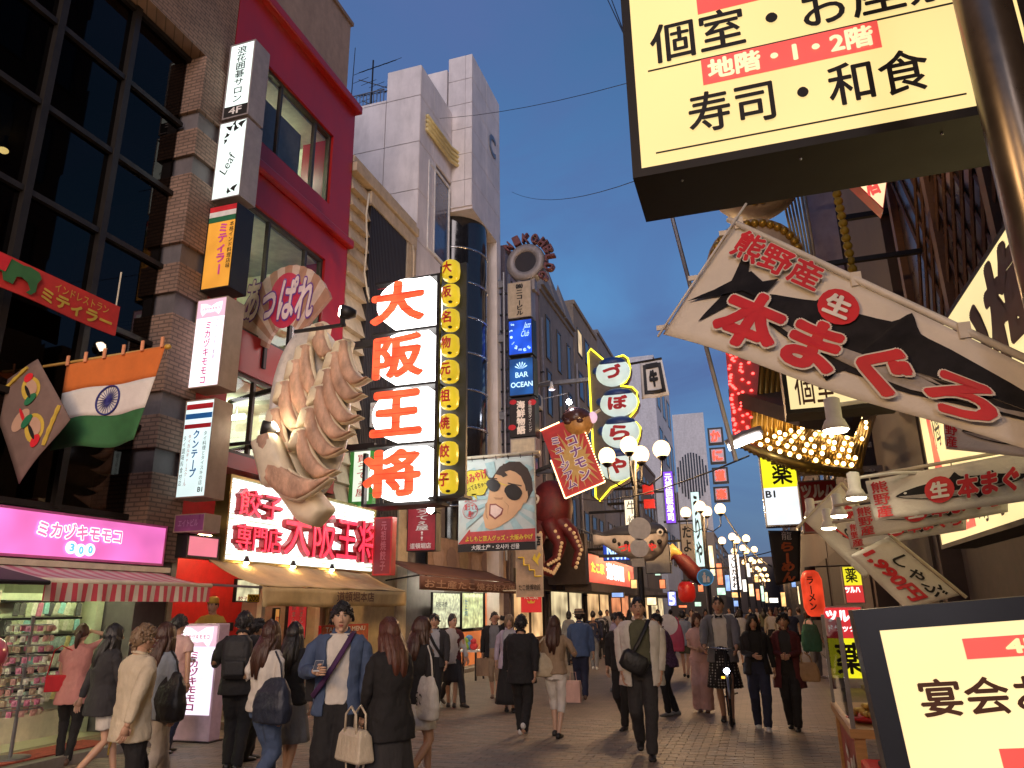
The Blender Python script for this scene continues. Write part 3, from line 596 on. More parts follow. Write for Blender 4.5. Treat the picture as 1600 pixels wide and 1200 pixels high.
lettering(r, 'Leaf', w * .12, h * .36, w * .80, h * .52, M_INK, rot=62, bold=.0, keep=True, shear=.2)
for (a, b, s, t) in ((.78, .93, .10, 30), (.62, .88, .09, 100), (.42, .9, .09, 150), (.35, .82, .07, 220), (.55, .95, .06, 60), (.3, .75, .06, 250), (.75, .1, .09, 40), (.6, .07, .07, 100)):
    flat(r, 'leaf', [(w * a + s * (math.cos(R(t + q)) * k), h * b + s * math.sin(R(t + q)) * k) for q, k in ((0, 1.3), (70, .5), (140, .6), (200, .3), (260, .8), (310, .45))], M_INK, -.008)
bracket(r, w, h, .42)
r, w, h = sign_Y('projecting_sign', 'orange light box with striped top and red vertical letters, third on the pillar', 'sign', 320, 365, 322, 450, SY, .42, L_ORANGE, frame=M_DARKMETAL, fw=.025)
for k, m in enumerate((M_REDINK, M_WHITEINK, M_GREENINK)): B(r, 'stripe', m, (.025, -.003, h * (.93 - k * .065), w - .025, .003, h * (.993 - k * .065)))
lettering(r, 'ミティラー', w * .44, h * .16, w * .74, h * .77, M_PINKINK, vertical=True, bold=.05); lettering(r, '本格インド料理店味', w * .79, h * .22, w * .94, h * .78, M_INK, vertical=True, bold=.01); bracket(r, w, h, .42)
def bow(r, cx, cz, s, m=None):
    m = m or M_BOWLIT
    flat(r, 'bow', [(cx, cz + .25 * s), (cx + .5 * s, cz + .5 * s), (cx + s, cz + .55 * s), (cx + .95 * s, cz - .1 * s), (cx + .75 * s, cz - .5 * s), (cx + .4 * s, cz - .2 * s), (cx, cz - .25 * s), (cx - .4 * s, cz - .2 * s), (cx - .75 * s, cz - .5 * s), (cx - .95 * s, cz - .1 * s), (cx - s, cz + .55 * s), (cx - .5 * s, cz + .5 * s)][::-1], m, -.008)
    lettering(r, 'ミカヅキモモコ', cx - .8 * s, cz - .08 * s, cx + .8 * s, cz + .16 * s, M_PINKINK, y=-.012, bold=.02)
M_BOWLIT = lit('bow_white', (.95, .95, .98), .85); M_PALEPINK = lit('pale_pink_panel', (0.80, 0.52, 0.66), .7)
r, w, h = sign_Y('projecting_sign', 'white light box with pink bow and pink vertical letters on the pillar', 'sign', 301, 348, 467, 604, SY, .42, L_PINKW, frame=M_TANBOX, fw=.02)
B(r, 'top_panel', M_PALEPINK, (.02, -.002, h * .78, w - .02, .003, h - .02)); bow(r, w * .5, h * .87, w * .36); lettering(r, 'ミカヅキモモコ', w * .38, h * .04, w * .58, h * .73, M_PINKINK, vertical=True, bold=.02); lettering(r, 'ファッション雑貨', w * .7, h * .3, w * .77, h * .74, M_PURPINK, vertical=True, bold=0); bracket(r, w, h, .42)
r, w, h = sign_Y('projecting_sign', 'white light box with red and blue stripes, lowest tall sign on the pillar', 'sign', 282, 328, 625, 777, SY, .42, L_THAI, frame=M_TANBOX, fw=.02)
for z0, z1, m in ((.90, .955, M_REDINK), (.80, .855, M_BLUEINK), (.70, .745, M_REDINK)): B(r, 'stripe', m, (.03, -.003, h * z0, w - .03, .003, h * z1))
lettering(r, 'クンテープ', w * .40, h * .2, w * .62, h * .68, M_BLUEINK, vertical=True, bold=.03); lettering(r, 'タイ料理とタイスキの店', w * .74, h * .12, w * .86, h * .66, M_INK, vertical=True, bold=.0)
lettering(r, 'タイカルチャースクール', w * .23, h * .12, w * .33, h * .64, M_REDINK, vertical=True, bold=0); lettering(r, 'タイ調味料食材店', w * .07, h * .12, w * .17, h * .63, M_INK, vertical=True, bold=0); lettering(r, 'B1', w * .74, h * .05, w * .9, h * .10, M_INK); bracket(r, w, h, .42)
r, w, h = sign_Y('projecting_sign', 'small dim purple sign under the stack on the pillar', 'sign', 272, 319, 803, 831, SY, .35, mat('purple_acrylic', (.20, .06, .17), .3), frame=M_TANBOX, fw=.015)
lettering(r, 'エイトビル', w * .15, h * .3, w * .8, h * .7, mat('lilac_ink', (.35, .2, .34), .5)); bracket(r, w, h, .35)
# ------------------------------------------------ indian restaurant banner and flags, hung on a slanted pole
bx0, bz0 = -7.75, 0
p_a = PX(0, 385, -8.0); p_b = PX(188, 473, -8.0); p_c = PX(170, 513, -8.0); p_d = PX(0, 450, -8.0)
M_REDCLOTH = mat('red_banner_cloth', (0.50, 0.025, 0.02), .8, bump=.1); M_GREENCL = mat('green_cloth', (0.03, 0.13, 0.04), .8); M_YELCL = mat('yellow_cloth', (.55, .38, .05), .8)
y_a = p_a.y - 1.2
rb = thing('restaurant_banner', 'red banner with green elephant and yellow letters on the dark glass', 'banner', (-8.0, y_a, p_d.z), 90)
bw, bh = p_b.y - y_a, p_b.z - p_c.z
mb = MB(); mb.sheet(lambda u, v: (u * bw, .03 * math.sin(u * 9) * (1 - v) - .012, v * bh), 24, 6); mb.sheet(lambda u, v: (u * bw, .03 * math.sin(u * 9) * (1 - v) + .006, v * bh), 24, 6); mb.build('cloth', M_REDCLOTH, rb, True)
WB = lambda p: Vector((p.x, p.y + .03 * math.sin(p.x / bw * 9) * (1 - p.z / bh) - .014, p.z))
lettering(rb, 'インドレストラン', bw * .66, bh * .58, bw * .94, bh * .84, M_YELCL, bold=.0, warp=WB, ext=0); lettering(rb, 'ミティラー', bw * .60, bh * .10, bw * .97, bh * .52, M_YELCL, bold=.045, warp=WB, ext=0)
ele = [(.30, .2), (.34, .2), (.35, .42), (.42, .42), (.43, .2), (.47, .2), (.48, .45), (.50, .5), (.53, .42), (.545, .25), (.53, .12), (.55, .1), (.57, .25), (.57, .5), (.585, .7), (.57, .85), (.53, .9), (.50, .85), (.46, .88), (.38, .92), (.31, .86), (.285, .65)]
mb = MB(); mb.prism([(a * bw, b * bh) for a, b in ele], -.06, -.055); mb.build('elephant', M_GREENCL, rb)
mb = MB(); mb.prism([(a * bw, b * bh) for a, b in ((.345, .45), (.43, .45), (.445, .9), (.36, .92))], -.066, -.062); mb.build('saddle_cloth', M_REDINK, rb)
for x in (.02, .98): mb = MB(); mb.cyl((x * bw, 0, bh), (x * bw, -.0, bh + .5), .01, n=5); mb.build('rope', M_CREAMP, rb)
pa, pb = PY(-40, 590, 6.75), PY(262, 542, 6.75)
fp = thing('flag_pole', 'thin bamboo pole with orange knob carrying the tricolour flag', 'pole', (0, 6.75, 0)); fp.location = (pa.x, 6.75, pa.z)
dv = Vector((pb.x - pa.x, 0, pb.z - pa.z)); mb = MB(); mb.cyl((0, 0, 0), dv, .02, n=8); mb.build('rod', mat('bamboo', (.45, .27, .07), .6), fp, True); mb = MB(); mb.ell(dv, (.05, .035, .035), 10, 6); mb.build('knob', mat('gold_paint', (.6, .36, .05), .4), fp, True)
mb = MB(); mb.cyl(dv, dv + Vector((-.6, .6, .15)), .012, n=5); mb.build('stay', M_CREAMP, fp)
def quadY(Y, pts): return [PY(x, y, Y) for x, y in pts]
TL, TR, BR_, BL_ = quadY(6.72, [(104, 570), (258, 540), (212, 690), (78, 704)])
fl = thing('tricolour_flag', 'orange white and green flag with blue wheel hanging from bamboo pole', 'flag', BL_)
def fpt(u, v, dy=0.0):
    a = BL_.lerp(BR_, u).lerp(TL.lerp(TR, u), v) - BL_
    return Vector((a.x, a.y + dy + .035 * math.sin(u * 11 + v * 2) * (1.1 - v), a.z + .03 * math.sin(u * 7) * (1 - v)))
for (v0, v1, m, n) in ((.665, 1, mat('saffron_cloth', (.62, .16, .03), .85, var=.1), 'saffron_band'), (.335, .665, M_CLOTH, 'white_band'), (0, .335, M_GREENCL, 'green_band')):
    mb = MB(); mb.sheet(lambda u, v: fpt(u, v0 + (v1 - v0) * v), 22, 6); o = mb.build(n, m, fl, True); sd = o.modifiers.new('t', 'SOLIDIFY'); sd.thickness = .006
wheel = MB(); M_NAVY = mat('navy_ink', (.03, .03, .18), .7)
def wp(r_, a): return fpt(.55 + r_ * math.cos(a) * .11, .5 + r_ * math.sin(a) * .155, -.012)
for k in range(32): wheel.tube([wp(1, 2 * math.pi * k / 32), wp(1, 2 * math.pi * (k + 1) / 32)], .012, 5)
for k in range(24): wheel.tube([wp(.12, 2 * math.pi * k / 24), wp(.92, 2 * math.pi * k / 24)], [.007, .003], 4)
wheel.tube([wp(0, 0), wp(0, 0) + Vector((0, -.008, 0))], .03, 10); wheel.build('wheel', M_NAVY, fl)
for k in range(6): q = fpt(.02 + k * .192, 1); mb = MB(); mb.box(q.x - .02, q.y - .03, q.z - .02, q.x + .02, q.y - .012, q.z + .11); mb.build('loop', mat('orange_tab', (.7, .3, .15), .8), fl)
# brown square cloth with two painted heads, hung by a corner
Q = quadY(6.3, [(-20, 610), (62, 562), (108, 655), (30, 756)]); c0 = Q[3]
pc = thing('painted_cloth', 'brown diamond hung cloth with two yellow haloed figures left of the flag', 'banner', c0)
M_BRCL = mat('brown_cloth', (.17, .11, .09), .85)
def cpt(u, v, dy=0): a = Q[0].lerp(Q[1], u).lerp(Q[3].lerp(Q[2], u), v) - c0; return Vector((a.x, a.y + dy + .02 * math.sin(5 * u + 3 * v), a.z))
mb = MB(); mb.sheet(lambda u, v: cpt(u, v), 10, 10); o = mb.build('cloth', M_BRCL, pc, True); o.modifiers.new('t', 'SOLIDIFY').thickness = .008
def cblob(n, u, v, ru, rv, m, dy, k=18): q = [cpt(u + ru * math.cos(2 * math.pi * i / k), v + rv * math.sin(2 * math.pi * i / k), dy) for i in range(k)]; mb = MB(); mb.add(q, [tuple(range(k))]); mb.build(n, m, pc)
for (u, v, s) in ((.70, .30, 1), (.52, .72, -1)):
    cblob('halo', u, v, .17, .15, M_YELCL, -.012); cblob('face', u + .03, v, .09, .10, M_SKIN, -.018); cblob('cap', u + .05 * s, v - .13 * s, .09, .05, M_REDINK, -.022); cblob('hair', u - .05, v + .02, .03, .09, M_INK, -.024); cblob('collar', u - .06, v + .12 * s, .12, .045, M_GREENINK, -.024)
cblob('robe', .36, .52, .2, .08, M_SKIN, -.014); cblob('sash', .42, .5, .03, .09, M_REDINK, -.02)
for (a, b) in (((.02, .12), (.8, .04)), ((.55, .97), (.97, .75))):
    mb = MB(); mb.tube([cpt(a[0] + (b[0] - a[0]) * t / 8, a[1] + (b[1] - a[1]) * t / 8, -.02) for t in range(9)], [.02 + .008 * (t % 2) for t in range(9)], 6); mb.build('garland', M_YELCL, pc)
# ------------------------------------------------ pink shop sign, awning and wares
L_PINK = lit('pink_lightbox', (0.92, 0.20, 0.62), .85, .35, 1.3)
ps = box_sign('shop_sign', 'long glowing pink shop sign with white outlined letters and 300', 'sign', (-8.12, 3.6, 2.24), 90, 5.2, .56, .3, L_PINK, frame=mat('pink_frame', (.6, .12, .35), .4), fw=.03)
W_LIT = lit('white_lit_letter', (1, .93, .97), 1.2); P_LIT = lit('pink_lit_letter', (.85, .22, .5), .8); B_LIT = lit('blue_lit_letter', (.15, .55, .95), .95)
yl0, yl1 = PX(55, 840, -8.12).y - 3.6, PX(187, 850, -8.12).y - 3.6
lettering(ps, 'ミカヅキモモコ', yl0, .25, yl1, .44, P_LIT, bold=.03, outline=W_LIT, ow=.07, y=-.014)
for k, c in enumerate('300'):
    xx = yl0 + (yl1 - yl0) * (.40 + .11 * k); zz = (.15, .125, .14)[k]; flat(ps, 'digit_disc', disc(xx, zz, .085, .08), W_LIT, -.016); lettering(ps, c, xx - .035, zz - .05, xx + .035, zz + .05, B_LIT, y=-.024, bold=.05)
B(ps, 'ledge', M_CREAMP, (-.5, -.12, -.1, 5.22, .2, -.03))
aw = thing('striped_awning', 'pink and white striped awning under the pink sign', 'awning', (-8.15, 0, 0), 0)
ya = PX(66, 920, -7.2).y; yb = PX(326, 925, -7.2).y; zt = PX(200, 911, -7.2).z; zb = PX(200, 940, -7.2).z
mb = MB(); mb.sheet(lambda u, v: (v * .95, ya + (yb - ya) * u, 2.16 + (zt - 2.16) * v + .015 * math.sin(u * 60) * v * 0 - .03 * math.sin(math.pi * v)), 30, 6)
o = mb.build('canopy', stripes('awning_stripe', (.50, .16, .20), (.55, .42, .38), .21, 'Y'), aw); o.modifiers.new('t', 'SOLIDIFY').thickness = .012
mb = MB(); mb.sheet(lambda u, v: (.97 + .015 * math.sin(u * 50) * v, ya + (yb - ya) * u, zt - .02 - (zt - zb - .02) * v), 60, 3); o = mb.build('valance', stripes('valance_stripe', (.60, .07, .10), (.66, .56, .45), .135, 'Y', duty=.5), aw); o.modifiers.new('t', 'SOLIDIFY').thickness = .006
mb = MB(); mb.cyl((.955, ya - .03, zt), (.955, yb + .03, zt), .03, n=8); mb.build('front_bar', M_CREAMP, aw, True)
for y in (ya + .1, yb - .1): mb = MB(); mb.tube([(0, y, 2.05), (.5, y, zt - .02), (.94, y, zt - .02)], .018, 6); mb.build('arm', M_GREYMETAL, aw)
aw2 = thing('dark_awning', 'dark folded awning at the left edge above the toy rack', 'awning', (-8.15, 0, 0))
mb = MB(); mb.sheet(lambda u, v: (v * 1.1, 2.5 + (ya - 2.56) * u, 2.16 + (zt - .02 - 2.16) * v), 8, 4); o = mb.build('canopy', mat('dark_awning_cloth', (.06, .045, .05), .85), aw2); o.modifiers.new('t', 'SOLIDIFY').thickness = .012
mb = MB(); mb.cyl((1.1, 2.5, zt - .03), (1.1, ya - .06, zt - .03), .025, n=8); mb.build('front_bar', M_DARKMETAL, aw2)
PKT = [mat('packet_%d' % k, c, .25, var=.3, scale=25) for k, c in enumerate(((.50, .52, .40), (.40, .45, .30), (.65, .66, .55), (.25, .50, .48), (.55, .20, .30), (.10, .10, .10), (.60, .55, .25), (.32, .42, .40)))]
pm_ = MB(); pm_.prism([(-.036, -.15), (.036, -.15), (.036, -.02), (.02, 0), (-.02, 0), (-.036, -.02)], -.012, .004); pkt_me = [pm_.mesh('accessory_packet', m) for m in PKT]
def rack(label, y0, y1, X, zlo, zhi, rows, plab, grp):
    r = thing('display_rack', label, 'rack', (X, y0, .12), 90); W = y1 - y0
    B(r, 'back_panel', M_SHOPW, (0, .08, 0, W, .12, zhi + .12)); B(r, 'side_post', M_CREAMP, (-.05, 0, 0, -.005, .12, zhi + .15)); B(r, 'side_post', M_CREAMP, (W + .005, 0, 0, W + .05, .12, zhi + .15)); B(r, 'base', M_CREAMP, (0, -.1, 0, W, .08, .3))
    for j in range(rows):
        z = zlo + (zhi - zlo) * (j + 1) / rows
        B(r, 'shelf_bar', M_DARKMETAL, (0, -.08, z + .005, W, .08, z + .03))
        n = int(W / .085)
        for i in range(n):
            if random.random() < .06: continue
            o = bpy.data.objects.new('accessory_packet', pkt_me[random.choice((0, 0, 1, 2, 2, 3, 4, 5, 6, 7))]); COL.objects.link(o); o.location = (X + .09, y0 + .05 + i * (W - .08) / n + .02, .12 + z); o.rotation_euler = (random.uniform(-.1, .1), random.uniform(-.05, .3), R(90) + random.uniform(-.2, .2)); o.scale = (1.05, 1, random.uniform(.85, 1.15)); tag(o, plab, 'packet', grp)
    return r
rack('rack of hanging accessory packets behind the woman with the red bag', 7.0, 8.15, -8.85, .35, 1.62, 6, 'small accessory packet hanging in rows behind the woman with the red bag', 'packets on the right shop rack')
rack('shorter rack of pale packets at the left edge of the shop', 5.5, 6.75, -8.95, .35, 1.5, 5, 'small accessory packet hanging on the rack at the left edge', 'packets on the left shop rack')
sp = thing('spinner_rack', 'spinning stand of hanging charms at the left edge of the shop', 'rack', (-7.95, 6.72, .085))
mb = MB(); mb.cyl((0, 0, 0), (0, 0, 1.5), .02, n=8); mb.cyl((0, 0, 0), (0, 0, .03), .2, n=14); mb.build('stand', M_GREYMETAL, sp)
chm = MB(); chm.box(-.025, -.015, -.06, .025, .015, .0); chm.ell((0, -.01, -.03), (.02, .02, .022), 8, 5)
cme = [chm.mesh('charm', m) for m in (PKT[4], mat('rose_charm', (.45, .25, .22), .4), mat('tan_charm', (.4, .32, .22), .4), PKT[2])]
for lv in range(9):
    mb = MB(); mb.tube([(.21 * math.cos(2 * math.pi * q / 14), .21 * math.sin(2 * math.pi * q / 14), .52 + lv * .11) for q in range(15)], .006, 4); mb.build('ring', M_GREYMETAL, sp)
    for q in range(12): shared('charm', random.choice(cme), sp, (.22 * math.cos(R(q * 30 + lv * 9)), .22 * math.sin(R(q * 30 + lv * 9)), .51 + lv * .11), (0, 0, R(q * 30 + lv * 9 + 90)))
fg = PZ(2, 1185); fig = thing('shop_figure', 'glossy pink dome headed figure cut off by the left edge', 'figure', (-6.42, 5.0, -.05))
mb = MB(); mb.ell((0, 0, 1.32), (.19, .19, .17), 18, 10); mb.build('dome', mat('glossy_pink', (.62, .10, .14), .15), fig, True); mb = MB(); mb.ell((0, 0, 1.18), (.17, .165, .13), 16, 8); mb.build('face', mat('orange_plastic', (.6, .26, .10), .3), fig, True)
mb = MB(); mb.tube([(0, 0, 0), (0, 0, .4), (0, 0, .8), (0, 0, 1.1)], [.2, .2, .17, .1], 14); mb.build('body', mat('red_plastic', (.4, .05, .06), .3), fig, True)
mt = thing('door_mat', 'red patterned door mat in front of the accessory shop', 'mat', (-8.2, 5.2, .088)); B(mt, 'rug', mat('red_mat', (.32, .06, .04), .9, var=.5, scale=14), (0, 0, 0, .5, 2.7, .012)); B(mt, 'border', mat('cream_mat', (.45, .36, .2), .9), (-.08, -.05, 0, -.001, 2.75, .009))
# standing sign with bow
x0, x1, z0, z1 = rectY(270, 334, 982, 1150, 8.55)
L_LAV = lit('lavender_stand_panel', (.93, .84, 1.0), 1.0, .2)
ss = thing('standing_sign', 'glowing white standing sign with pink letters and bow on the street', 'sign', (x0, 8.55, 0), 0)
ww = x1 - x0; hh = 1.45; M_LILAC = mat('lilac_paint', (.5, .36, .46), .4)
B(ss, 'housing', M_LILAC, (0, .01, .02, ww, .22, hh), bevel=.01); B(ss, 'panel', L_LAV, (.03, .0, .33, ww - .03, .009, hh * .80)); B(ss, 'top_panel', M_PALEPINK, (.03, .0, hh * .80 + .002, ww - .03, .009, hh - .03)); B(ss, 'base', M_DARKMETAL, (-.03, -.02, 0, ww + .03, .26, .02))
bow(ss, ww * .5, hh * .88, ww * .38); lettering(ss, 'ミカヅキモモコ', ww * .38, .38, ww * .60, hh * .76, M_PINKINK, vertical=True, bold=.03)
# ------------------------------------------------ dumpling shop: lit sign, fan, giant dumplings, awning
y0_, y1_, z0_, z1_ = rectX(351, 582, 771, 884, -8.0)
os_ = thing('dumpling_sign', 'wide white lit sign with red neon letters above the dumpling shop', 'sign', (-8.0, y0_, z0_), 90)
W_, H_ = y1_ - y0_, z1_ - z0_
mb = MB(); mb.box(0, .02, 0, W_, .2, H_); mb.box(-.04, -.06, -.04, W_ + .04, .2, 0); mb.box(-.04, -.06, H_, W_ + .04, .2, H_ + .04); mb.box(-.04, -.06, 0, 0, .2, H_); mb.box(W_, -.06, 0, W_ + .04, .2, H_); mb.build('housing', mat('brass_frame', (.35, .28, .1), .4, .5), os_)
L_SLAT = lit('white_tube_row', (.92, 1.0, .97), 1.5, .45, 2.2)
ns = 16
for k in range(ns):
    mb = MB(); mb.cyl((.01, -.005, H_ * (k + .5) / ns), (W_ - .01, -.005, H_ * (k + .5) / ns), H_ / ns * .42, n=8); mb.build('light_slat', L_SLAT, os_, True)
N_RED = lit('red_neon', (1.0, .05, .10), 1.15, .3, 5); M_REDCAN = mat('red_letter_can', (.45, .01, .02), .35)
for (s, a, b, c, d) in (('餃子', .02, .54, .26, .88), ('専門店', .02, .12, .27, .44), ('大阪王将', .29, .12, .985, .78)):
    lettering(os_, s, W_ * a, H_ * b, W_ * c, H_ * d, M_REDCAN, y=-.10, bold=.055, ext=.10, name='letter_can'); lettering(os_, s, W_ * a, H_ * b, W_ * c, H_ * d, N_RED, y=-.165, bold=.0, ext=.02, name='neon_letter')
fy = 10.6; piv = PY(441, 552, fy); sc_px = (PY(541, 552, fy).x - piv.x) / 100
fan = thing('fan_sign', 'fan shaped sign with brown rays and outlined letters above the dumplings', 'sign', piv)
rx, rz_ = 84 * sc_px, 132 * sc_px
for k in range(15):
    a0, a1 = 34 + k * 8.7, 34 + (k + 1) * 8.7
    mb = MB(); mb.prism([(rx * q * math.cos(R(a)), rz_ * q * math.sin(R(a))) for q, a in ((.33, a0), (1, a0), (1.01, (a0 + a1) / 2), (1, a1), (.33, a1))], 0, .08); mb.build('ray', mat('fan_cream', (.60, .45, .36), .5) if k % 2 else mat('fan_brown', (.42, .22, .14), .5), fan)
flat(fan, 'sun_disc', disc(-.02, rz_ * .60, rx * .33, rz_ * .32), mat('fan_red', (.55, .03, .08), .5), -.006)
lettering(fan, 'あっぱれ', -rx * .82, rz_ * .38, rx * .55, rz_ * .88, mat('fan_letter', (.75, .6, .58), .5), bold=.03, outline=M_PURPINK, ow=.04, y=-.014, rot=-6)
for x in (-.5, .0, .4): B(fan, 'strut', M_DARKMETAL, (x, .08, -.2, x + .06, .16, rz_ * .5))
# giant dumplings on a plate (zoomed photo units / 3.53 around the plate)
gy = 10.2; gc = PY(490, 655, gy); gs = (PY(590, 655, gy).x - gc.x) / 100 / 3.53
GD = thing('giant_dumplings', 'giant plate of brown grilled dumplings mounted above the dumpling shop', 'model', gc)
def gp(x, y, d=0): return Vector(((x - 318) * gs, d, (618 - y) * gs))
M_DOUGH = mat('dumpling_dough', (.86, .74, .52), .5, var=.12, scale=4, dirt=.3); M_GRILL = mat('grilled_brown', (.66, .41, .27), .55, var=.5, scale=5, bump=1.0, bscale=11, dirt=.6, stretch=(1, 1, .5)); M_PLATE = mat('plate_white', (.66, .62, .56), .3, dirt=.3)
mb = MB(); ring = lambda k, d: [gp(250 + 232 * k * math.cos(t) + 40 * k * math.sin(t) * -1 * .6, 560 - 465 * k * math.sin(t), d) for t in [2 * math.pi * q / 40 for q in range(40)]]
mb.loft([ring(.7, .42), ring(.9, .36), ring(1.0, .2), ring(1.0, .16), ring(.93, .2), ring(.6, .3)]); mb.build('plate', M_PLATE, GD, True)
def bez(p, c, t, u): return ((1 - u) ** 2 * p[0] + 2 * u * (1 - u) * c[0] + u * u * t[0], (1 - u) ** 2 * p[1] + 2 * u * (1 - u) * c[1] + u * u * t[1])
def dumpling(pr, tip, wid, dep, pale, ctrl=None):
    c = ctrl or (pr[0] + (tip[0] - pr[0]) * .22, pr[1] + (tip[1] - pr[1]) * .86)
    rings = []; N_ = 14; n = 12
    for i in range(N_ + 1):
        u = i / N_; q = bez(pr, c, tip, u); q2 = bez(pr, c, tip, min(1, u + .01)); q1 = bez(pr, c, tip, max(0, u - .01))
        tx, ty = q2[0] - q1[0], q2[1] - q1[1]; l = math.hypot(tx, ty); tx, ty = tx / l, ty / l
        nx, ny = -ty, tx                                       # towards lower left in photo space
        w = wid * (.62 + .5 * math.sin(math.pi * min(1, u * .9 + .08))) * (1 - .88 * max(0, u - .72) / .28)
        q = (q[0] - 12 * max(0, u - .75) * 0, q[1] - 70 * max(0, u - .82) ** 1.0)
        rings.append([gp(q[0] + nx * w * (.5 + .5 * math.cos(a)) + random.uniform(-1.5, 1.5), q[1] + ny * w * (.5 + .5 * math.cos(a)), dep - .085 * math.copysign(abs(math.sin(a)) ** .45, math.sin(a)) * (1 if math.sin(a) > 0 else .6)) for a in [2 * math.pi * k / n for k in range(n)]])
    mb = MB(); mb.loft(rings); g = mb.build('dumpling', M_GRILL, GD, True)
    mb = MB(); mb.loft([[rc_ + (q - rc_) * 1.16 + Vector((.012, .07, -.012)) for q in rg for rc_ in [sum(rg, Vector()) / len(rg)]] for rg in rings]); mb.build('dough_rim', M_DOUGH, g, True)
    mb = MB(); (a, b_, c_, d_) = pale
    cx_, cy_ = (a[0] + b_[0] + c_[0] + d_[0]) / 4, (a[1] + b_[1] + c_[1] + d_[1]) / 4
    def inner(k, d): return [gp(cx_ + (q[0] - cx_) * k, cy_ + (q[1] - cy_) * k, d) for e in range(4) for q in [(lambda A, B_, t: (A[0] + (B_[0] - A[0]) * t, A[1] + (B_[1] - A[1]) * t))(pale[e], pale[(e + 1) % 4], t) for t in (.05, .35, .65, .95)]]
    mb.loft([inner(1.0, dep + .25), inner(1.04, dep + .08), inner(.98, dep - .02), inner(.7, dep - .075), inner(.2, dep - .09)]); mb.build('dough', M_DOUGH, g, True)
right = [((475, 205), (600, 440)), ((445, 268), (588, 525)), ((415, 360), (588, 640)), ((388, 450), (556, 720)), ((352, 562), (525, 800)), ((325, 672), (505, 905))]
for k, (p, t) in enumerate(right):
    dumpling((p[0] - 5, p[1] + 15), t, 64, .06 - k * .055, [(p[0], p[1]), (p[0] - 72, p[1] + 8), (p[0] - 100, p[1] + 105), (p[0] - 25, p[1] + 95)])
left = [((320, 85), (390, 265)), ((252, 200), (360, 470)), ((218, 280), (330, 580)), ((172, 395), (285, 650)), ((142, 540), (245, 780))]
for k, (p, t) in enumerate(left):
    dumpling((p[0] - 3, p[1] + 15), t, 68, .12 - k * .05, [(p[0], p[1]), (p[0] - 78, p[1] + 12), (p[0] - 95, p[1] + (165 if k == 4 else 120)), (p[0] - 15, p[1] + (165 if k == 4 else 110))])
dumpling((175, 705), (512, 950), 100, -.44, [(178, 702), (62, 735), (150, 960), (290, 900)], ctrl=(240, 960))
mb = MB(); mb.loft([[gp(q[0], q[1], -.1 + d) for q in pts] for pts, d in (([(62, 735), (178, 702), (300, 900), (455, 1065), (370, 1150), (280, 1120), (160, 980)], .3), ([(66, 735), (178, 710), (300, 905), (452, 1070), (372, 1146), (284, 1116), (164, 978)], -.02), ([(90, 750), (165, 740), (290, 930), (420, 1080), (372, 1120), (300, 1090), (180, 960)], -.15))]); o = mb.build('front_dough', M_DOUGH, GD, True); q = o.modifiers.new('remesh', 'REMESH'); q.mode = 'VOXEL'; q.voxel_size = .035; q.use_smooth_shade = True; q = o.modifiers.new('smooth', 'SMOOTH'); q.factor = .6; q.iterations = 14
for (x, z) in ((30, 690), (60, 400)):
    q = gp(x, z, .3); mb = MB(); mb.cyl(q, q + Vector((-1.5, .5, 0)), .05, n=6); mb.build('support_arm', M_DARKMETAL, GD)
for (px, py, lab) in ((412, 668, 'black round floodlight at the left rim of the dumpling plate'), (535, 487, 'black floodlight on an arm between the fan sign and the lantern tower')):
    q = PY(px, py, 9.8); f = thing('floodlight', lab, 'floodlight', q); mb = MB(); mb.tube([(-.02, -.02, 0), (.1, .05, -.02), (.2, .1, -.03)], [.12, .11, .06], 14); mb.build('head', M_BLACK, f, True); mb = MB(); mb.cyl((-.03, -.03, 0) if px > 500 else (.2, .02, 0), (-.022, -.022, 0) if px > 500 else (.21, .03, .01), .09, n=12); mb.build('glass', lit('flood_warm', (1, .84, .6), 40), f); B(f, 'yoke', M_BLACK, (-.02, -.02, -.25, .04, .04, -.08)); B(f, 'arm', M_BLACK, (-.9, .0, -.25, .05, .05, -.2))
# lantern tower with four letters
ty_ = 13.0; x0, x1, z0, z1 = rectY(577, 681, 432, 788, ty_)
TW = thing('letter_tower', 'tall projecting tower sign of four white panels with red letters', 'sign', (x0, ty_, z0)); W_, H_ = x1 - x0, z1 - z0
mb = MB(); mb.box(-.02, .1, 0, W_ + .02, .75, .06); mb.box(-.02, .1, H_ - .05, W_ + .02, .75, H_); mb.box(W_ - .02, .0, .06, W_ + .05, .1, H_ - .05); mb.box(W_ - .02, .68, .06, W_ + .05, .76, H_ - .05); mb.box(-.02, .68, .06, .05, .76, H_ - .05); mb.box(-.06, -.02, 0, .0, .1, H_ * .22)
for k in range(1, 4): mb.box(-.02, .05, H_ * k / 4 - .03, W_, .7, H_ * k / 4 + .02)
mb.build('frame', M_DARKMETAL, TW)
L_HOT = lit('hot_white_panel', (1.0, .97, .93), 4.5, .1); L_RED = lit('lit_red_letter', (1.0, .10, .035), 1.15, .35, 3)
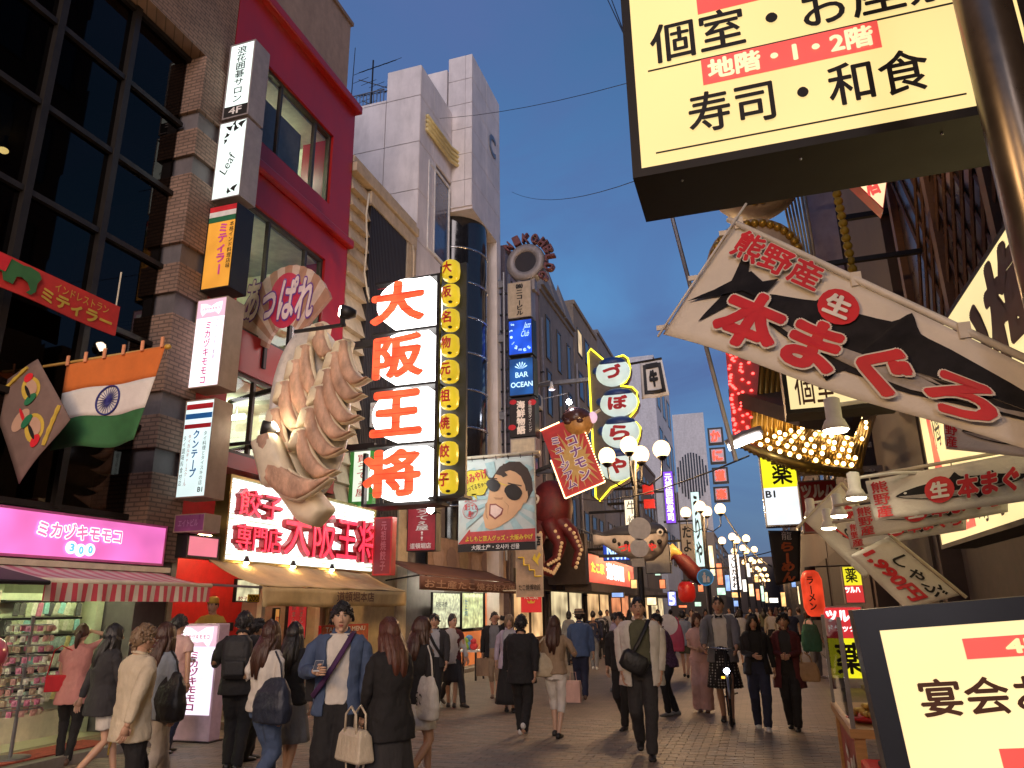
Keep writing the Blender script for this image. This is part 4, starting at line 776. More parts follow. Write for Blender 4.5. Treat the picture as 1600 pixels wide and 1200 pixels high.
for k, c in enumerate('将王阪大'):
    za, zb = H_ * k / 4 + .06, H_ * (k + 1) / 4 - .06; hh = zb - za; cz = (za + zb) / 2
    poly = [(W_ - .06, za + .12), (W_ - .06, zb - .16), (W_ - .18, zb - .03)] + [(W_ * .5 + W_ * .44 * math.cos(R(a)), cz + hh * .5 * math.sin(R(a))) for a in range(70, 291, 15)] + [(W_ - .2, za)]
    mb = MB(); mb.prism(poly[::-1][::-1], 0, .5); pn = mb.build('lantern_panel', L_HOT, TW)
    lettering(pn, c, -.04 if c in '大将' else .07, za + .09, W_ * .82, zb - .05, L_RED, y=-.03, bold=.04, ext=.03)
    for q in range(1, 6): B(pn, 'wire', M_REDINK, (W_ * .08, -.052, za + hh * q / 6, W_ * .9, -.046, za + hh * q / 6 + .008))
for zz in (H_ * .25, H_ * .72): B(TW, 'bracket', M_DARKMETAL, (-1.2, .3, zz, 0, .42, zz + .14))
x0, x1, z0, z1 = rectY(684, 722, 405, 775, 13.15)
LC = thing('lantern_column', 'column of nine yellow lanterns with red letters', 'lantern', (x0, 13.15, z0)); W_, H_ = x1 - x0, z1 - z0
B(LC, 'backing', M_BLACK, (-.1, .25, 0, W_ * .98, .33, H_)); L_YEL = lit('yellow_lantern', (.80, .58, .03), .62, .15, 3)
for k, c in enumerate('子餃焼祖元物名阪大'):
    cz = H_ * (k + .5) / 9; mb = MB(); mb.tube([(W_ / 2, 0, cz - .235), (W_ / 2, 0, cz - .215), (W_ / 2, 0, cz - .16), (W_ / 2, 0, cz), (W_ / 2, 0, cz + .16), (W_ / 2, 0, cz + .21), (W_ / 2, 0, cz + .23)], [.06, .13, .18, .195, .18, .13, .06], 16); ln = mb.build('lantern', L_YEL, LC, True)
    cr = .235; lettering(ln, c, W_ / 2 - .13, cz - .12, W_ / 2 + .09, cz + .14, M_REDINK, bold=.03, ext=0, warp=lambda p: Vector((p.x, -math.sqrt(max(.001, .0445 - (p.x - W_ / 2) ** 2 - .25 * (p.z - cz) ** 2)) + p.y * .2, p.z)))
    mb = MB(); mb.ell((W_ / 2 + .04, -.12, cz - .2), (.05, .05, .03), 8, 5); mb.build('bottom_cap', M_BLACK, ln, True)
B(LC, 'foot_plate', M_DARKMETAL, (-.15, -.1, -.05, W_ + .1, .35, 0.0))
# small signs beside the dumpling shop
r, w, h = sign_Y('vertical_sign', 'dark red vertical sign right of the dumpling sign', 'sign', 583, 612, 808, 899, 14.2, .2, mat('dark_red_panel', (.25, .012, .03), .4), frame=M_REDP); lettering(r, '元祖焼餃子', w * .4, h * .08, w * .7, h * .92, mat('dull_pink', (.5, .15, .2), .5), vertical=True)
r, w, h = sign_Y('vertical_sign', 'green and white sign with red seal letters behind the dumplings', 'sign', 546, 583, 697, 790, 13.9, .15, lit('green_white_panel', (.75, .88, .7), .75), frame=mat('green_frame', (.05, .3, .05), .5), fw=.09); lettering(r, '買うてぇ屋', w * .3, h * .15, w * .75, h * .85, M_REDINK, vertical=True, bold=.01)
r, w, h = sign_Y('vertical_sign', 'red sign with white brush letters beside the bright floodlight', 'sign', 636, 681, 787, 861, 15.6, .3, mat('crimson_panel', (.40, .03, .05), .45), frame=M_DARKMETAL, fw=.02); lettering(r, '買うてぇ屋!!', w * .3, h * .22, w * .75, h * .97, M_WHITEINK, vertical=True, bold=.02); lettering(r, '道頓堀店', w * .12, h * .05, w * .85, h * .17, M_WHITEINK)
L_FLOOD = lit('flood_glass', (1.0, .95, .85), 60.0)
q = PY(673, 796, 15.2); f = thing('floodlight', 'dazzling white floodlight beside the red brush letter sign', 'floodlight', q); mb = MB(); mb.cyl((0, -.02, 0), (0, .0, 0), .09, n=16); mb.build('glass', L_FLOOD, f); mb = MB(); mb.tube([(0, .002, 0), (0, .12, 0), (0, .2, 0)], [.11, .1, .05], 14); mb.build('head', M_BLACK, f, True); B(f, 'arm', M_BLACK, (-.02, .1, -.02, .02, .5, .02))
# awning of the dumpling shop
aw = thing('beige_awning', 'tan cloth awning over the dumpling shop counter', 'awning', (-8.0, 0, 0))
ya = PX(408, 925, -7.05).y; yb = PX(631, 937, -7.05).y; zt = PX(520, 919, -7.05).z; zb = PX(520, 946, -7.05).z; M_AWN = mat('tan_awning_cloth', (.52, .38, .18), .8, var=.2, scale=3, dirt=.3, bump=.1)
mb = MB(); mb.sheet(lambda u, v: (.98 * v, ya - .1 + (yb - ya + .1) * u, 2.38 + (zt - 2.38) * v - .05 * math.sin(math.pi * v) - .02 * abs(math.sin(u * 12))), 30, 8); o = mb.build('canopy', M_AWN, aw, True); o.modifiers.new('t', 'SOLIDIFY').thickness = .012
mb = MB(); mb.sheet(lambda u, v: (.97 + .03 * math.sin(u * 20 + v) * v, ya + (yb - ya) * u, zt - .02 - (zt - zb) * v + .012 * math.sin(u * 14) * v), 40, 4); o = mb.build('valance', M_AWN, aw, True); o.modifiers.new('t', 'SOLIDIFY').thickness = .008
tr = thing('awning_text', 'dark letters on the tan awning valance', 'lettering', (-7.0, ya, zb), 90); lettering(tr, '道頓堀本店', (yb - ya) * .42, .06, (yb - ya) * .70, (zt - zb) * .82, M_BROWNINK, bold=.02, y=-.012)
tr.parent = aw; tr.location = (1.02, ya, zb); del tr['category']; del tr['label']; tr.name = 'valance_lettering'
for y in (ya, yb): mb = MB(); mb.tube([(0, y, 2.0), (.97, y, zt - .03)], .02, 6); mb.build('arm', M_GREYMETAL, aw)
for k, y in enumerate((10.3, 11.6, 12.9)):
    l = thing('spot_lamp', ['small warm lamp under the left end of the dumpling sign', 'small warm lamp under the middle of the dumpling sign', 'small warm lamp under the right end of the dumpling sign'][k], 'lamp', (-7.85, y, 2.42)); mb = MB(); mb.ell((0, 0, -.06), .045, 10, 6); mb.build('bulb', lit('warm_spot', (1, .6, .2), 60), l, True); mb = MB(); mb.tube([(0, 0, .04), (0, 0, -.02), (0, 0, -.06)], [.02, .045, .06], 10); mb.build('holder', M_BLACK, l, True)
def wall_panel(name, label, cat, l, r_, t, b, X, face, texts=(), frame=M_DARKMETAL, fw=.02, d=.06):
    r, w, h = sign_X(name, label, cat, l, r_, t, b, X, d, face, frame=frame, fw=fw)
    for (s, a, b_, c, d_, m, vert) in texts: lettering(r, s, w * a, h * b_, w * c, h * d_, m, vertical=vert, bold=.02)
    return r, w, h
L_MENU = lit('menu_screen', (.75, .70, .42), .8, .5, 7); L_REDM = lit('red_menu_panel', (.55, .03, .03), .55, .3, 4)
r, w, h = wall_panel('menu_board', 'lit food photo board with yellow price tag left of the awning', 'menu board', 369, 406, 905, 941, -8.15, L_MENU, [('餃子', .1, .05, .5, .25, M_REDINK, False), ('200', .55, .05, .95, .3, M_INK, False)])
B(r, 'price_tag', mat('yellow_tag', (.8, .6, .05), .5), (w * .5, -.003, h * .03, w * .97, .003, h * .35))
wall_panel('menu_banner', 'red lit banner with white letters behind the man in the denim shirt', 'banner', 449, 479, 942, 1000, -8.18, L_REDM, [('豚まん', .55, .45, .8, .95, M_WHITEINK, True), ('豚まん', .15, .45, .4, .95, M_WHITEINK, True), ('¥150', .2, .06, .8, .16, M_WHITEINK, False)])
wall_panel('menu_board', 'red take out menu board behind the denim shirt man', 'menu board', 500, 574, 976, 1052, -8.05, mat('orange_menu', (.50, .12, .04), .5, var=.5, scale=8), [('TAKEOUT MENU', .08, .86, .92, .96, M_WHITEINK, False)], frame=M_REDP)
wall_panel('menu_banner', 'narrow orange banner at the left of the dumpling counter', 'banner', 428, 436, 950, 1010, -8.12, lit('orange_strip', (.8, .35, .08), .5, .4, 5), [('餃子', .2, .3, .8, .8, M_REDINK, True)])
lw = thing('pendant_light', 'warm strip light inside the dumpling shop kitchen', 'light', (-9.0, 10.2, 2.84)); mb = MB(); mb.cyl((0, 0, 0), (0, 2.4, 0), .03, n=8); mb.build('tube', lit('warm_tube', (1, .70, .36), 30), lw, True); B(lw, 'fitting', M_WHITEP, (-.05, -.05, .032, .05, 2.45, .05))
r, w, h = sign_X('pink_panel', 'blank glowing pink panel between the pillar and the dumpling sign', 'sign', 292, 343, 836, 873, -7.95, .2, lit('coral_panel', (.85, .22, .32), .7), frame=M_DARKMETAL)
r = thing('plain_signboard', 'small dark board with pale letters behind the standing sign', 'sign', PX(268, 990, -7.8), 90); B(r, 'board', M_INK, (0, 0, 0, 1.3, .03, .12)); lettering(r, '餃子が旨い!', .2, .02, 1.0, .1, M_CREAMP, bold=.03)
# ================================================================== projecting sign stack with ring of letters
NY = 22.0
L_CREAM = lit('cream_lightbox', (1.0, .80, .40), .82, .10, 1.2); L_BLUE = lit('blue_lightbox', (.01, .09, .75), .8, .7, 1.5); L_OCEAN = lit('ocean_lightbox', (.01, .10, .38), .6, .9, 1.3)
L_CYAN = lit('cyan_letter', (.55, .85, 1.0), 1.1); M_KURO = mat('black_red_panel', (.02, .012, .012), .4)
r, w, h = sign_Y('stack_sign', 'cream sign with black letters at the top of the blue sign stack', 'sign', 793, 830, 440, 496, NY, .5, mat('cream_panel', (.52, .42, .30), .5), frame=M_GREYBOX, fw=.02); lettering(r, '㈱ニコービル', w * .36, h * .06, w * .66, h * .94, M_INK, vertical=True, bold=.04); bracket(r, w, h, .5)
r, w, h = sign_Y('stack_sign', 'glowing blue sign with curved white script on the sign stack', 'sign', 794, 832, 499, 554, NY, .5, L_BLUE, frame=M_DARKMETAL, fw=.03)
for k, c in enumerate('St.James'): a = 150 + k * 21; lettering(r, c, w * (.62 + .5 * math.cos(R(a))) - .05, h * (.62 + .5 * math.sin(R(a))) - .06, w * (.62 + .5 * math.cos(R(a))) + .05, h * (.62 + .5 * math.sin(R(a))) + .06, L_CYAN, rot=a - 255, bold=.01, keep=True)
lettering(r, 'Jazz\nClub', w * .6, h * .5, w * .92, h * .9, L_CYAN, bold=.0, shear=.3); bracket(r, w, h, .5)
r, w, h = sign_Y('stack_sign', 'dark blue lit bar sign with white capital letters and crest', 'sign', 795, 834, 559, 618, NY, .5, L_OCEAN, frame=M_DARKMETAL, fw=.03)
lettering(r, 'BAR', w * .27, h * .48, w * .78, h * .62, L_CYAN, bold=.01); lettering(r, 'OCEAN', w * .08, h * .22, w * .95, h * .36, L_CYAN, bold=.02)
for t in range(-70, 71, 28): flat(r, 'crest_petal', [(w * .5 + .03 * math.sin(R(t)), h * .70), (w * .5 + .2 * math.sin(R(t - 6)), h * .72 + .2 * math.cos(R(t - 6))), (w * .5 + .23 * math.sin(R(t)), h * .72 + .23 * math.cos(R(t))), (w * .5 + .2 * math.sin(R(t + 6)), h * .72 + .2 * math.cos(R(t + 6)))][::-1], L_CYAN, -.008)
bracket(r, w, h, .5)
r, w, h = sign_Y('stack_sign', 'black sign with pale brush letters and red blotches, lowest on the stack', 'sign', 796, 836, 621, 682, NY, .5, M_KURO, frame=M_BLACK, fw=.02)
lettering(r, '海鮮物語', w * .28, h * .06, w * .62, h * .92, lit('pale_letter', (.8, .62, .5), .5), vertical=True, bold=.04); lettering(r, '全席個室ダイニング', w * .74, h * .1, w * .88, h * .9, M_WHITEINK, vertical=True, bold=0)
for (a, b, s) in ((.15, .9, .12), (.9, .85, .14), (.1, .25, .13)): flat(r, 'blotch', disc(w * a, h * b, s, s * .7, 12), M_REDINK, -.003, .002)
bracket(r, w, h, .5)
r, w, h = sign_Y('stack_sign', 'blank beige box at the foot of the blue sign stack', 'sign', 797, 837, 684, 712, NY, .5, M_CREAMP, frame=M_GREYBOX); bracket(r, w, h, .5)
pl_ = thing('sign_post', 'two grey uprights holding the blue sign stack', 'post', (PY(793, 600, NY + .2).x, NY + .2, 3.0))
hz = PY(793, 425, NY + .2).z - 3; mb = MB(); mb.cyl((-.1, 0, 0), (-.1, 0, hz), .05, n=8); mb.build('upright', M_GREYMETAL, pl_); mb = MB(); mb.cyl((.85, 0, 0), (.85, 0, hz), .05, n=8); mb.build('upright', M_GREYMETAL, pl_)
for z in (1.8, 4.5, 7.2, 9.2): B(pl_, 'tie_beam', M_GREYMETAL, (-.9, -.08, z, -.1, .08, z + .25))
rc = PY(820, 408, NY); k_ = (PY(920, 408, NY).x - rc.x) / 100
rs = thing('ring_sign', 'round disc sign ringed by raised capital letters against the sky', 'sign', (rc.x, NY, rc.z))
mb = MB(); R0, R1 = 17 * k_, 31 * k_
mb.loft([[(rr * math.cos(R(a)), y, rr * math.sin(R(a))) for a in range(0, 360, 10)] for rr, y in ((R0, .05), (R0 + .05, -.03), (R1 - .05, 0.0), (R1, .08), (R1, .45), (R0, .45), (R0, .05))], cap=False); mb.build('disc', M_GREYBOX, rs, True)
mb = MB(); mb.cyl((0, .06, 0), (0, .3, 0), R0, n=30); mb.build('dark_centre', M_KURO, rs)
for i, c in enumerate('NIKOHBLDG'):
    a = 132 - i * 22; rr = 40 * k_; ca = R(a); lettering(rs, c, rr * math.cos(ca) - .12, rr * math.sin(ca) - .17, rr * math.cos(ca) + .12, rr * math.sin(ca) + .17, mat('maroon_letter', (.16, .05, .05), .4), y=.1, ext=.25, bold=.03, rot=a - 90, name='letter', keep=False)
B(rs, 'neck', M_GREYBOX, (-.3, .1, -R1 - .35, .3, .4, -R1 + .1))
for (px, py, e, lab) in ((889, 628, 1, 'bright white bulb lamp right of the blue sign stack'), (862, 608, 0, 'pale cone lamp on a thin arm right of the bar sign')):
    q = PY(px, py, 22.5); l = thing('arm_lamp', lab, 'lamp', q); mb = MB()
    if e: mb.ell((0, 0, 0), .09, 12, 8); mb.build('bulb', lit('cold_bulb', (.85, .88, 1), 40), l, True)
    else: mb.tube([(0, 0, .25), (0, 0, .1), (0, 0, -.02)], [.04, .06, .12], 12); mb.build('cone', M_WHITEP, l, True); m2 = MB(); m2.cyl((0, 0, -.03), (0, 0, -.021), .09, n=12); m2.build('glass', lit('lilac_glass', (.9, .75, 1), 3), l)
    mb = MB(); mb.tube([(0, 0, .1 if e else .25), (-.05, 0, .3), (-.9, 0, .18)], .018, 5); mb.build('arm', M_GREYMETAL, l)
# ------------------------------------------------ poster banner with laughing face
x0, x1, z0, z1 = rectY(717, 836, 716, 861, 15.0)
PB = thing('poster_banner', 'hanging poster of a laughing man in dark glasses with speech bubble', 'banner', (x0, 15.0, z0)); W_, H_ = x1 - x0, z1 - z0
mb = MB(); mb.sheet(lambda u, v: (u * W_ + .03 * (1 - v) * (u - .5), .012 * math.sin(u * 6 + 1) * (1 - v), v * H_), 14, 14); o = mb.build('cloth', mat('poster_sky', (.60, .68, .66), .6, var=.12, scale=2), PB, True); o.modifiers.new('t', 'SOLIDIFY').thickness = .006
for t in range(0, 360, 24): flat(PB, 'ray', [(W_ * .55, H_ * .55), (W_ * .55 + .62 * W_ * max(-.72, min(.72, math.cos(R(t)) * 1.1)), H_ * .55 + .42 * H_ * math.sin(R(t))), (W_ * .55 + .62 * W_ * max(-.72, min(.72, math.cos(R(t + 11)) * 1.1)), H_ * .55 + .42 * H_ * math.sin(R(t + 11)))], mat('poster_ray', (.40, .60, .62), .6), -.02)
def P(pts): return [(a * W_, b * H_) for a, b in pts]
M_FACE = mat('poster_skin', (.72, .42, .22), .6, var=.06); M_HAIRP = mat('poster_hair', (.05, .028, .02), .6)
flat(PB, 'poster_hair', P([(.98, .62), (.97, .75), (.92, .86), (.82, .94), (.68, .95), (.55, .90), (.45, .78), (.42, .66), (.5, .6), (.8, .55), (.9, .5)])[::-1], M_HAIRP, -.026)
flat(PB, 'poster_face', P([(.33, .38), (.36, .25), (.43, .225), (.54, .25), (.72, .34), (.83, .44), (.88, .52), (.90, .57), (.88, .68), (.83, .78), (.76, .83), (.64, .87), (.58, .80), (.50, .82), (.46, .75), (.42, .66), (.38, .5)]), M_FACE, -.032)
flat(PB, 'poster_hair', P([(.6, .93), (.78, .90), (.72, .86), (.62, .84), (.66, .80), (.60, .78), (.55, .82), (.58, .88)]), M_HAIRP, -.038)
for (a, b, s) in ((.47, .70, .085), (.73, .61, .105)): flat(PB, 'dark_lens', [(W_ * (a + s * math.cos(R(t)) * (1 if math.sin(R(t)) < 0 else 1.12)), H_ * (b - .18 * s * math.cos(R(t)) + s * .82 * math.sin(R(t)))) for t in range(0, 360, 20)], mat('lens_black', (.03, .025, .025), .3), -.044)
flat(PB, 'lens_bridge', P([(.53, .725), (.65, .68), (.65, .69), (.53, .735)]), M_YELINK, -.044)
flat(PB, 'poster_mouth', P([(.42, .50), (.50, .50), (.60, .44), (.58, .38), (.49, .33), (.41, .38)])[::-1], mat('mouth_red', (.25, .05, .04), .5), -.038); flat(PB, 'poster_teeth', P([(.435, .485), (.50, .485), (.585, .435), (.56, .39), (.49, .35), (.43, .395)])[::-1], mat('poster_pink', (.8, .58, .5), .5), -.042)
for (a_, b_) in (((.40, .79), (.52, .775)), ((.66, .72), (.84, .68))): flat(PB, 'poster_brow', P([a_, (a_[0], a_[1] - .012), (b_[0], b_[1] - .012), b_])[::-1], M_HAIRP, -.040)
flat(PB, 'poster_nose', P([(.47, .57), (.50, .545), (.58, .54), (.60, .565), (.56, .56)])[::-1], mat('poster_shade', (.50, .26, .13), .6), -.037); flat(PB, 'poster_ear', P([(.87, .60), (.91, .62), (.92, .55), (.89, .49), (.86, .50)])[::-1], M_FACE, -.034)
flat(PB, 'poster_fold', P([(.36, .50), (.385, .52), (.375, .40), (.40, .33), (.37, .36)])[::-1], MATS['poster_shade'], -.037); flat(PB, 'poster_fold', P([(.60, .53), (.66, .47), (.65, .38), (.67, .47)])[::-1], MATS['poster_shade'], -.037)
bub = [(W_ * (.23 + .19 * (1 + .07 * math.cos(R(6 * t))) * math.cos(R(t))), H_ * (.74 + .145 * (1 + .07 * math.cos(R(6 * t))) * math.sin(R(t)))) for t in range(0, 360, 8)]
flat(PB, 'bubble_edge', [((x - W_ * .23) * 1.04 + W_ * .23, (z - H_ * .74) * 1.04 + H_ * .74) for x, z in bub], M_INK, -.03); flat(PB, 'speech_bubble', bub, mat('bubble_yellow', (.75, .62, .04), .6), -.036); flat(PB, 'bubble_tail', P([(.17, .62), (.24, .62), (.25, .555)])[::-1], MATS['bubble_yellow'], -.036)
lettering(PB, 'おみやげ', W_ * .06, H_ * .75, W_ * .39, H_ * .86, M_REDINK, y=-.042, bold=.03, rot=14, ext=0); lettering(PB, '売ってるちゃ〜!', W_ * .08, H_ * .67, W_ * .40, H_ * .73, M_INK, y=-.042, bold=.01, rot=14, ext=0)
mb = MB(); mb.tube([(W_ * .16 + .17 * math.cos(R(t)), -.032, H_ * .44 + .17 * math.sin(R(t))) for t in range(0, 361, 15)], .006, 4); mb.build('seal_ring', M_REDINK, PB); lettering(PB, '買うてぇ\n屋!!', W_ * .08, H_ * .37, W_ * .25, H_ * .51, M_REDINK, y=-.03, bold=.02, ext=0); lettering(PB, 'よしもと', W_ * .08, H_ * .535, W_ * .25, H_ * .56, M_REDINK, y=-.03, ext=0)
flat(PB, 'red_strip', P([(0, .085), (1, .085), (1, .22), (.16, .21), (.155, .24), (.12, .205)]), mat('poster_red', (.52, .06, .06), .6), -.03); flat(PB, 'black_strip', P([(0, -.0), (1, -.0), (1, .082), (0, .082)]), M_INK, -.03)
lettering(PB, 'よしもと芸人グッズ・大阪みやげ', W_ * .10, H_ * .105, W_ * .97, H_ * .165, M_YELINK, y=-.036, bold=.03, ext=0); lettering(PB, '大阪土产・오사카 선물', W_ * .18, H_ * .015, W_ * .80, H_ * .07, M_WHITEINK, y=-.036, bold=.02, ext=0)
mb = MB(); mb.cyl((-.15, 0, H_ + .05), (W_ + .12, 0, H_ + .07), .035, n=8); mb.build('pole', M_CREAMP, PB, True); B(PB, 'bracket', M_DARKMETAL, (-1.9, .0, H_ + .0, -.15, .06, H_ + .09))
for k in range(7): mb = MB(); mb.tube([(W_ * k / 6.2 + .03, 0, H_ - .03), (W_ * k / 6.2 + .03, -.03, H_ + .05), (W_ * k / 6.2 + .03, .03, H_ + .1)], .008, 4); mb.build('tie', M_DARKMETAL, PB)
# ------------------------------------------------ souvenir shop front behind the poster
SX = -7.95
r, w, h = wall_panel('shop_board', 'faded brown painted board above the souvenir shop', 'sign', 668, 800, 848, 906, SX, mat('faded_mural', (.34, .22, .17), .7, var=.4, scale=3), [('道頓堀', .72, .2, .86, .7, M_BROWNINK, True)], frame=M_DARKMETAL)
for k in range(5): flat(r, 'mural_shape', disc(w * (.1 + k * .13), h * .5, .09 * w * .6, h * .3, 10), mat('mural_%d' % (k % 3), ((.40, .28, .24), (.26, .17, .15), (.36, .26, .16))[k % 3], .7), -.004, .003)
aw = thing('brown_awning', 'brown awning with pale scalloped letters over the souvenir shop', 'awning', (SX, 0, 0)); ya, yb = PX(655, 920, -7.1).y, PX(806, 925, -7.1).y; zt, zb = PX(735, 905, -7.1).z, PX(735, 924, -7.1).z
mb = MB(); mb.sheet(lambda u, v: (.85 * v, ya + (yb - ya) * u, zt + .35 - .35 * v), 12, 4); o = mb.build('canopy', mat('brown_awning_cloth', (.16, .07, .05), .8), aw, True); o.modifiers.new('t', 'SOLIDIFY').thickness = .012
mb = MB(); mb.sheet(lambda u, v: (.85 + .01 * math.sin(60 * u), ya + (yb - ya) * u, zt - .01 - (zt - zb) * v), 40, 2); o = mb.build('valance', MATS['brown_awning_cloth'], aw, True); o.modifiers.new('t', 'SOLIDIFY').thickness = .008
tr = bpy.data.objects.new('valance_lettering', None); COL.objects.link(tr); tr.parent = aw; tr.location = (.88, ya, zb); tr.rotation_euler = (0, 0, R(90)); lettering(tr, 'お土産たこ焼お好み焼', .2, .03, yb - ya - .2, (zt - zb) * .75, mat('pale_brown', (.38, .22, .16), .6), bold=.02)
for y in (ya + .05, yb - .05): mb = MB(); mb.cyl((0, y, zt - .1), (.84, y, zt), .02, n=6); mb.build('arm', M_DARKMETAL, aw)
L_POST = lit('lit_poster', (.55, .62, .32), .75, .8, 6); L_ORP = lit('orange_wall', (.75, .20, .05), .45, .3, 2)
wall_panel('lit_poster', 'lit food poster with blue stripes in the souvenir shop front', 'poster', 722, 755, 926, 982, SX, L_POST, [('道頓堀名物', .08, .86, .92, .95, M_WHITEINK, False), ('たこ焼', .1, .35, .25, .8, M_BLUEINK, True)])
wall_panel('lit_poster', 'lit menu poster left of the blue striped poster', 'poster', 676, 719, 926, 982, SX, lit('menu_poster', (.62, .66, .45), .7, .9, 9), [('お好み焼', .1, .6, .5, .75, M_INK, False)])
wall_panel('orange_panel', 'orange panel under the food posters', 'panel', 720, 756, 985, 1040, SX, L_ORP, [('ラーメン', .12, .45, .8, .6, M_WHITEINK, False)])
wall_panel('orange_panel', 'orange panel with small black picture right of the posters', 'panel', 758, 769, 926, 1000, SX, L_ORP, [('白', .25, .5, .75, .65, M_WHITEINK, False)])
wall_panel('red_noren', 'dark red cloth panel with round pattern at the shop door', 'cloth', 776, 786, 930, 975, SX, M_REDCLOTH, [('祭', .2, .3, .8, .7, M_WHITEINK, False)])
tb = PZ(752, 1062); t = thing('small_table', 'small white table with plush toys outside the souvenir shop', 'table', (tb.x - .3, tb.y, .0))
B(t, 'top', M_WHITEP, (-.3, -.3, .62, .3, .3, .66))
for (a, b) in ((-.26, -.26), (.26, -.26), (-.26, .26), (.26, .26)): B(t, 'leg', M_DARKMETAL, (a - .02, b - .02, 0, a + .02, b + .02, .62))
for k, (dx, dz, s, c, lab) in enumerate(((0, .80, .13, (.12, .3, .55), 'blue plush toy on top of the small white table'), (-.06, .77, .11, (.30, .5, .06), 'green plush toy on the small white table'), (.15, .76, .10, (.6, .05, .06), 'red plush toy at the right of the small white table'))):
    o = thing('plush_toy', lab, 'toy', (t.location.x + dx, t.location.y - .05 * k, .66)); mb = MB(); mb.ell((0, 0, s * .85), (s, s * .9, s * .85), 12, 8); mb.build('body', mat('plush_%d' % k, c, .9), o, True); mb = MB(); mb.ell((0, -.02, s * 1.95), (s * .75, s * .7, s * .65), 12, 8); mb.build('head', mat('plush_%d' % k, c, .9), o, True)
sh = thing('strip_light', 'cold strip light under the souvenir shop awning', 'light', (-7.75, 17.4, zt - .0)); mb = MB(); mb.cyl((0, 0, 0), (0, 4.5, 0), .025, n=8); mb.build('tube', lit('cold_tube', (1, .95, .72), 26), sh, True); B(sh, 'fitting', M_WHITEP, (-.04, 0, .03, .04, 4.5, .06))
r, w, h = sign_Y('cloth_banner', 'cream banner with yellow steps and arrow right of the poster', 'banner', 806, 848, 834, 933, 18.0, .03, mat('cream_cloth', (.50, .38, .30), .8), frame=M_CREAMP, fw=.005)
lettering(r, '自慢の店', w * .1, h * .80, w * .95, h * .97, M_INK, bold=.04); flat(r, 'arrow', P([(0, 0)]) and [(w * .62, h * .6), (w * .86, h * .48), (w * .82, h * .56), (w * .95, h * .66), (w * .88, h * .70), (w * .76, h * .6), (w * .72, h * .68)], M_YELINK)
mb = MB(); mb.tube([(w * .1, -.01, h * .62), (w * .3, -.01, h * .62), (w * .3, -.01, h * .5), (w * .5, -.01, h * .5), (w * .5, -.01, h * .42), (w * .7, -.01, h * .42), (w * .7, -.01, h * .32), (w * .95, -.01, h * .32)], .02, 4); mb.build('steps', M_YELINK, r); lettering(r, 'たこ焼博物館', w * .1, h * .1, w * .9, h * .2, M_INK, bold=.01)
r, w, h = sign_Y('shop_flag', 'red square flag with white script and crown over the pavement', 'flag', 814, 846, 923, 957, 19.5, .02, lit('red_lit_flag', (.62, .03, .03), .55), frame=M_REDP, fw=.005); lettering(r, 'たこ焼', w * .15, h * .6, w * .85, h * .9, M_WHITEINK, bold=.03)
flat(r, 'crown', [(w * .35, h * .42), (w * .65, h * .42), (w * .7, h * .56), (w * .58, h * .48), (w * .5, h * .58), (w * .42, h * .48), (w * .3, h * .56)], M_YELINK); B(r, 'rod', M_CREAMP, (-.5, 0, h, w, .02, h + .03))
r, w, h = sign_Y('shop_flag', 'orange and white lit sign above the red crown flag', 'sign', 811, 846, 909, 922, 19.6, .1, lit('orange_white_panel', (.9, .6, .35), .9, .6, 5), frame=M_REDP, fw=.01); lettering(r, 'お食事', w * .3, h * .2, w * .9, h * .8, M_INK)
# ------------------------------------------------ octopus, tilted bulb edged sign, dough ball
oy = 23.6; oc = PY(866, 800, oy); ok = (PY(966, 800, oy).x - oc.x) / 100
M_OCT = mat('octopus_red', (.12, .010, .010), .6, var=.4, dirt=.5)
OC = thing('octopus_model', 'huge red octopus model on the wall beneath the tilted red sign', 'model', oc)
def op(x, y, d=0): return Vector(((x - 866) * ok, d, (800 - y) * ok))
mb = MB(); mb.ell(op(862, 792), (34 * ok, .6, 42 * ok), 20, 14); mb.build('head', M_OCT, OC, True)
for k, pts in enumerate(([(860, 815), (878, 850), (872, 872), (855, 880)], [(850, 815), (838, 850), (845, 885), (862, 893), (870, 880)], [(872, 812), (895, 835), (905, 860), (895, 885)], [(842, 800), (828, 825), (832, 860)])):
    mb = MB(); P3 = [op(x, y, -.35 + .1 * k) for x, y in pts]; fine = []
    for i in range(len(P3) - 1): fine += [P3[i].lerp(P3[i + 1], q / 4) for q in range(4)]
    fine.append(P3[-1]); mb.tube(fine, [.30 - .24 * i / len(fine) for i in range(len(fine))], 10); te = mb.build('tentacle', M_OCT, OC, True)
    sm = MB()
    for i, q in enumerate(fine[2:]): sm.ell(q + Vector((.1, -.22 + .2 * i / len(fine), 0)), (.06, .05, .06), 8, 5)
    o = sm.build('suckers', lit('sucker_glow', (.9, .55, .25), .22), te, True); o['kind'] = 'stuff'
for (x, y) in ((842, 782), (846, 710)): mb = MB(); mb.ell(op(x, y, -.5), (.17, .14, .17), 12, 8); e = mb.build('eye', M_WHITEP, OC, True); mb = MB(); mb.ell(op(x, y, -.6), (.11, .08, .11), 12, 8); mb.build('pupil', M_KURO, e, True)
x_, z_ = op(884, 777).x, op(884, 777).z; kw, kh = 62 * ok, 110 * ok
q = PY(884, 777, 22.6); KS = thing('tilted_sign', 'tilted red sign with gold starburst and bulb border', 'sign', (q.x, 22.6, q.z), 0, roll=-19)
B(KS, 'board', mat('board_red', (.42, .02, .02), .45), (0, .02, 0, kw, .3, kh))
star = [(kw * .55 + (kw * .62 if t % 2 == 0 else kw * .28) * math.cos(R(t * 9)), kh * .42 + (kh * .48 if t % 2 == 0 else kh * .2) * math.sin(R(t * 9))) for t in range(40)]
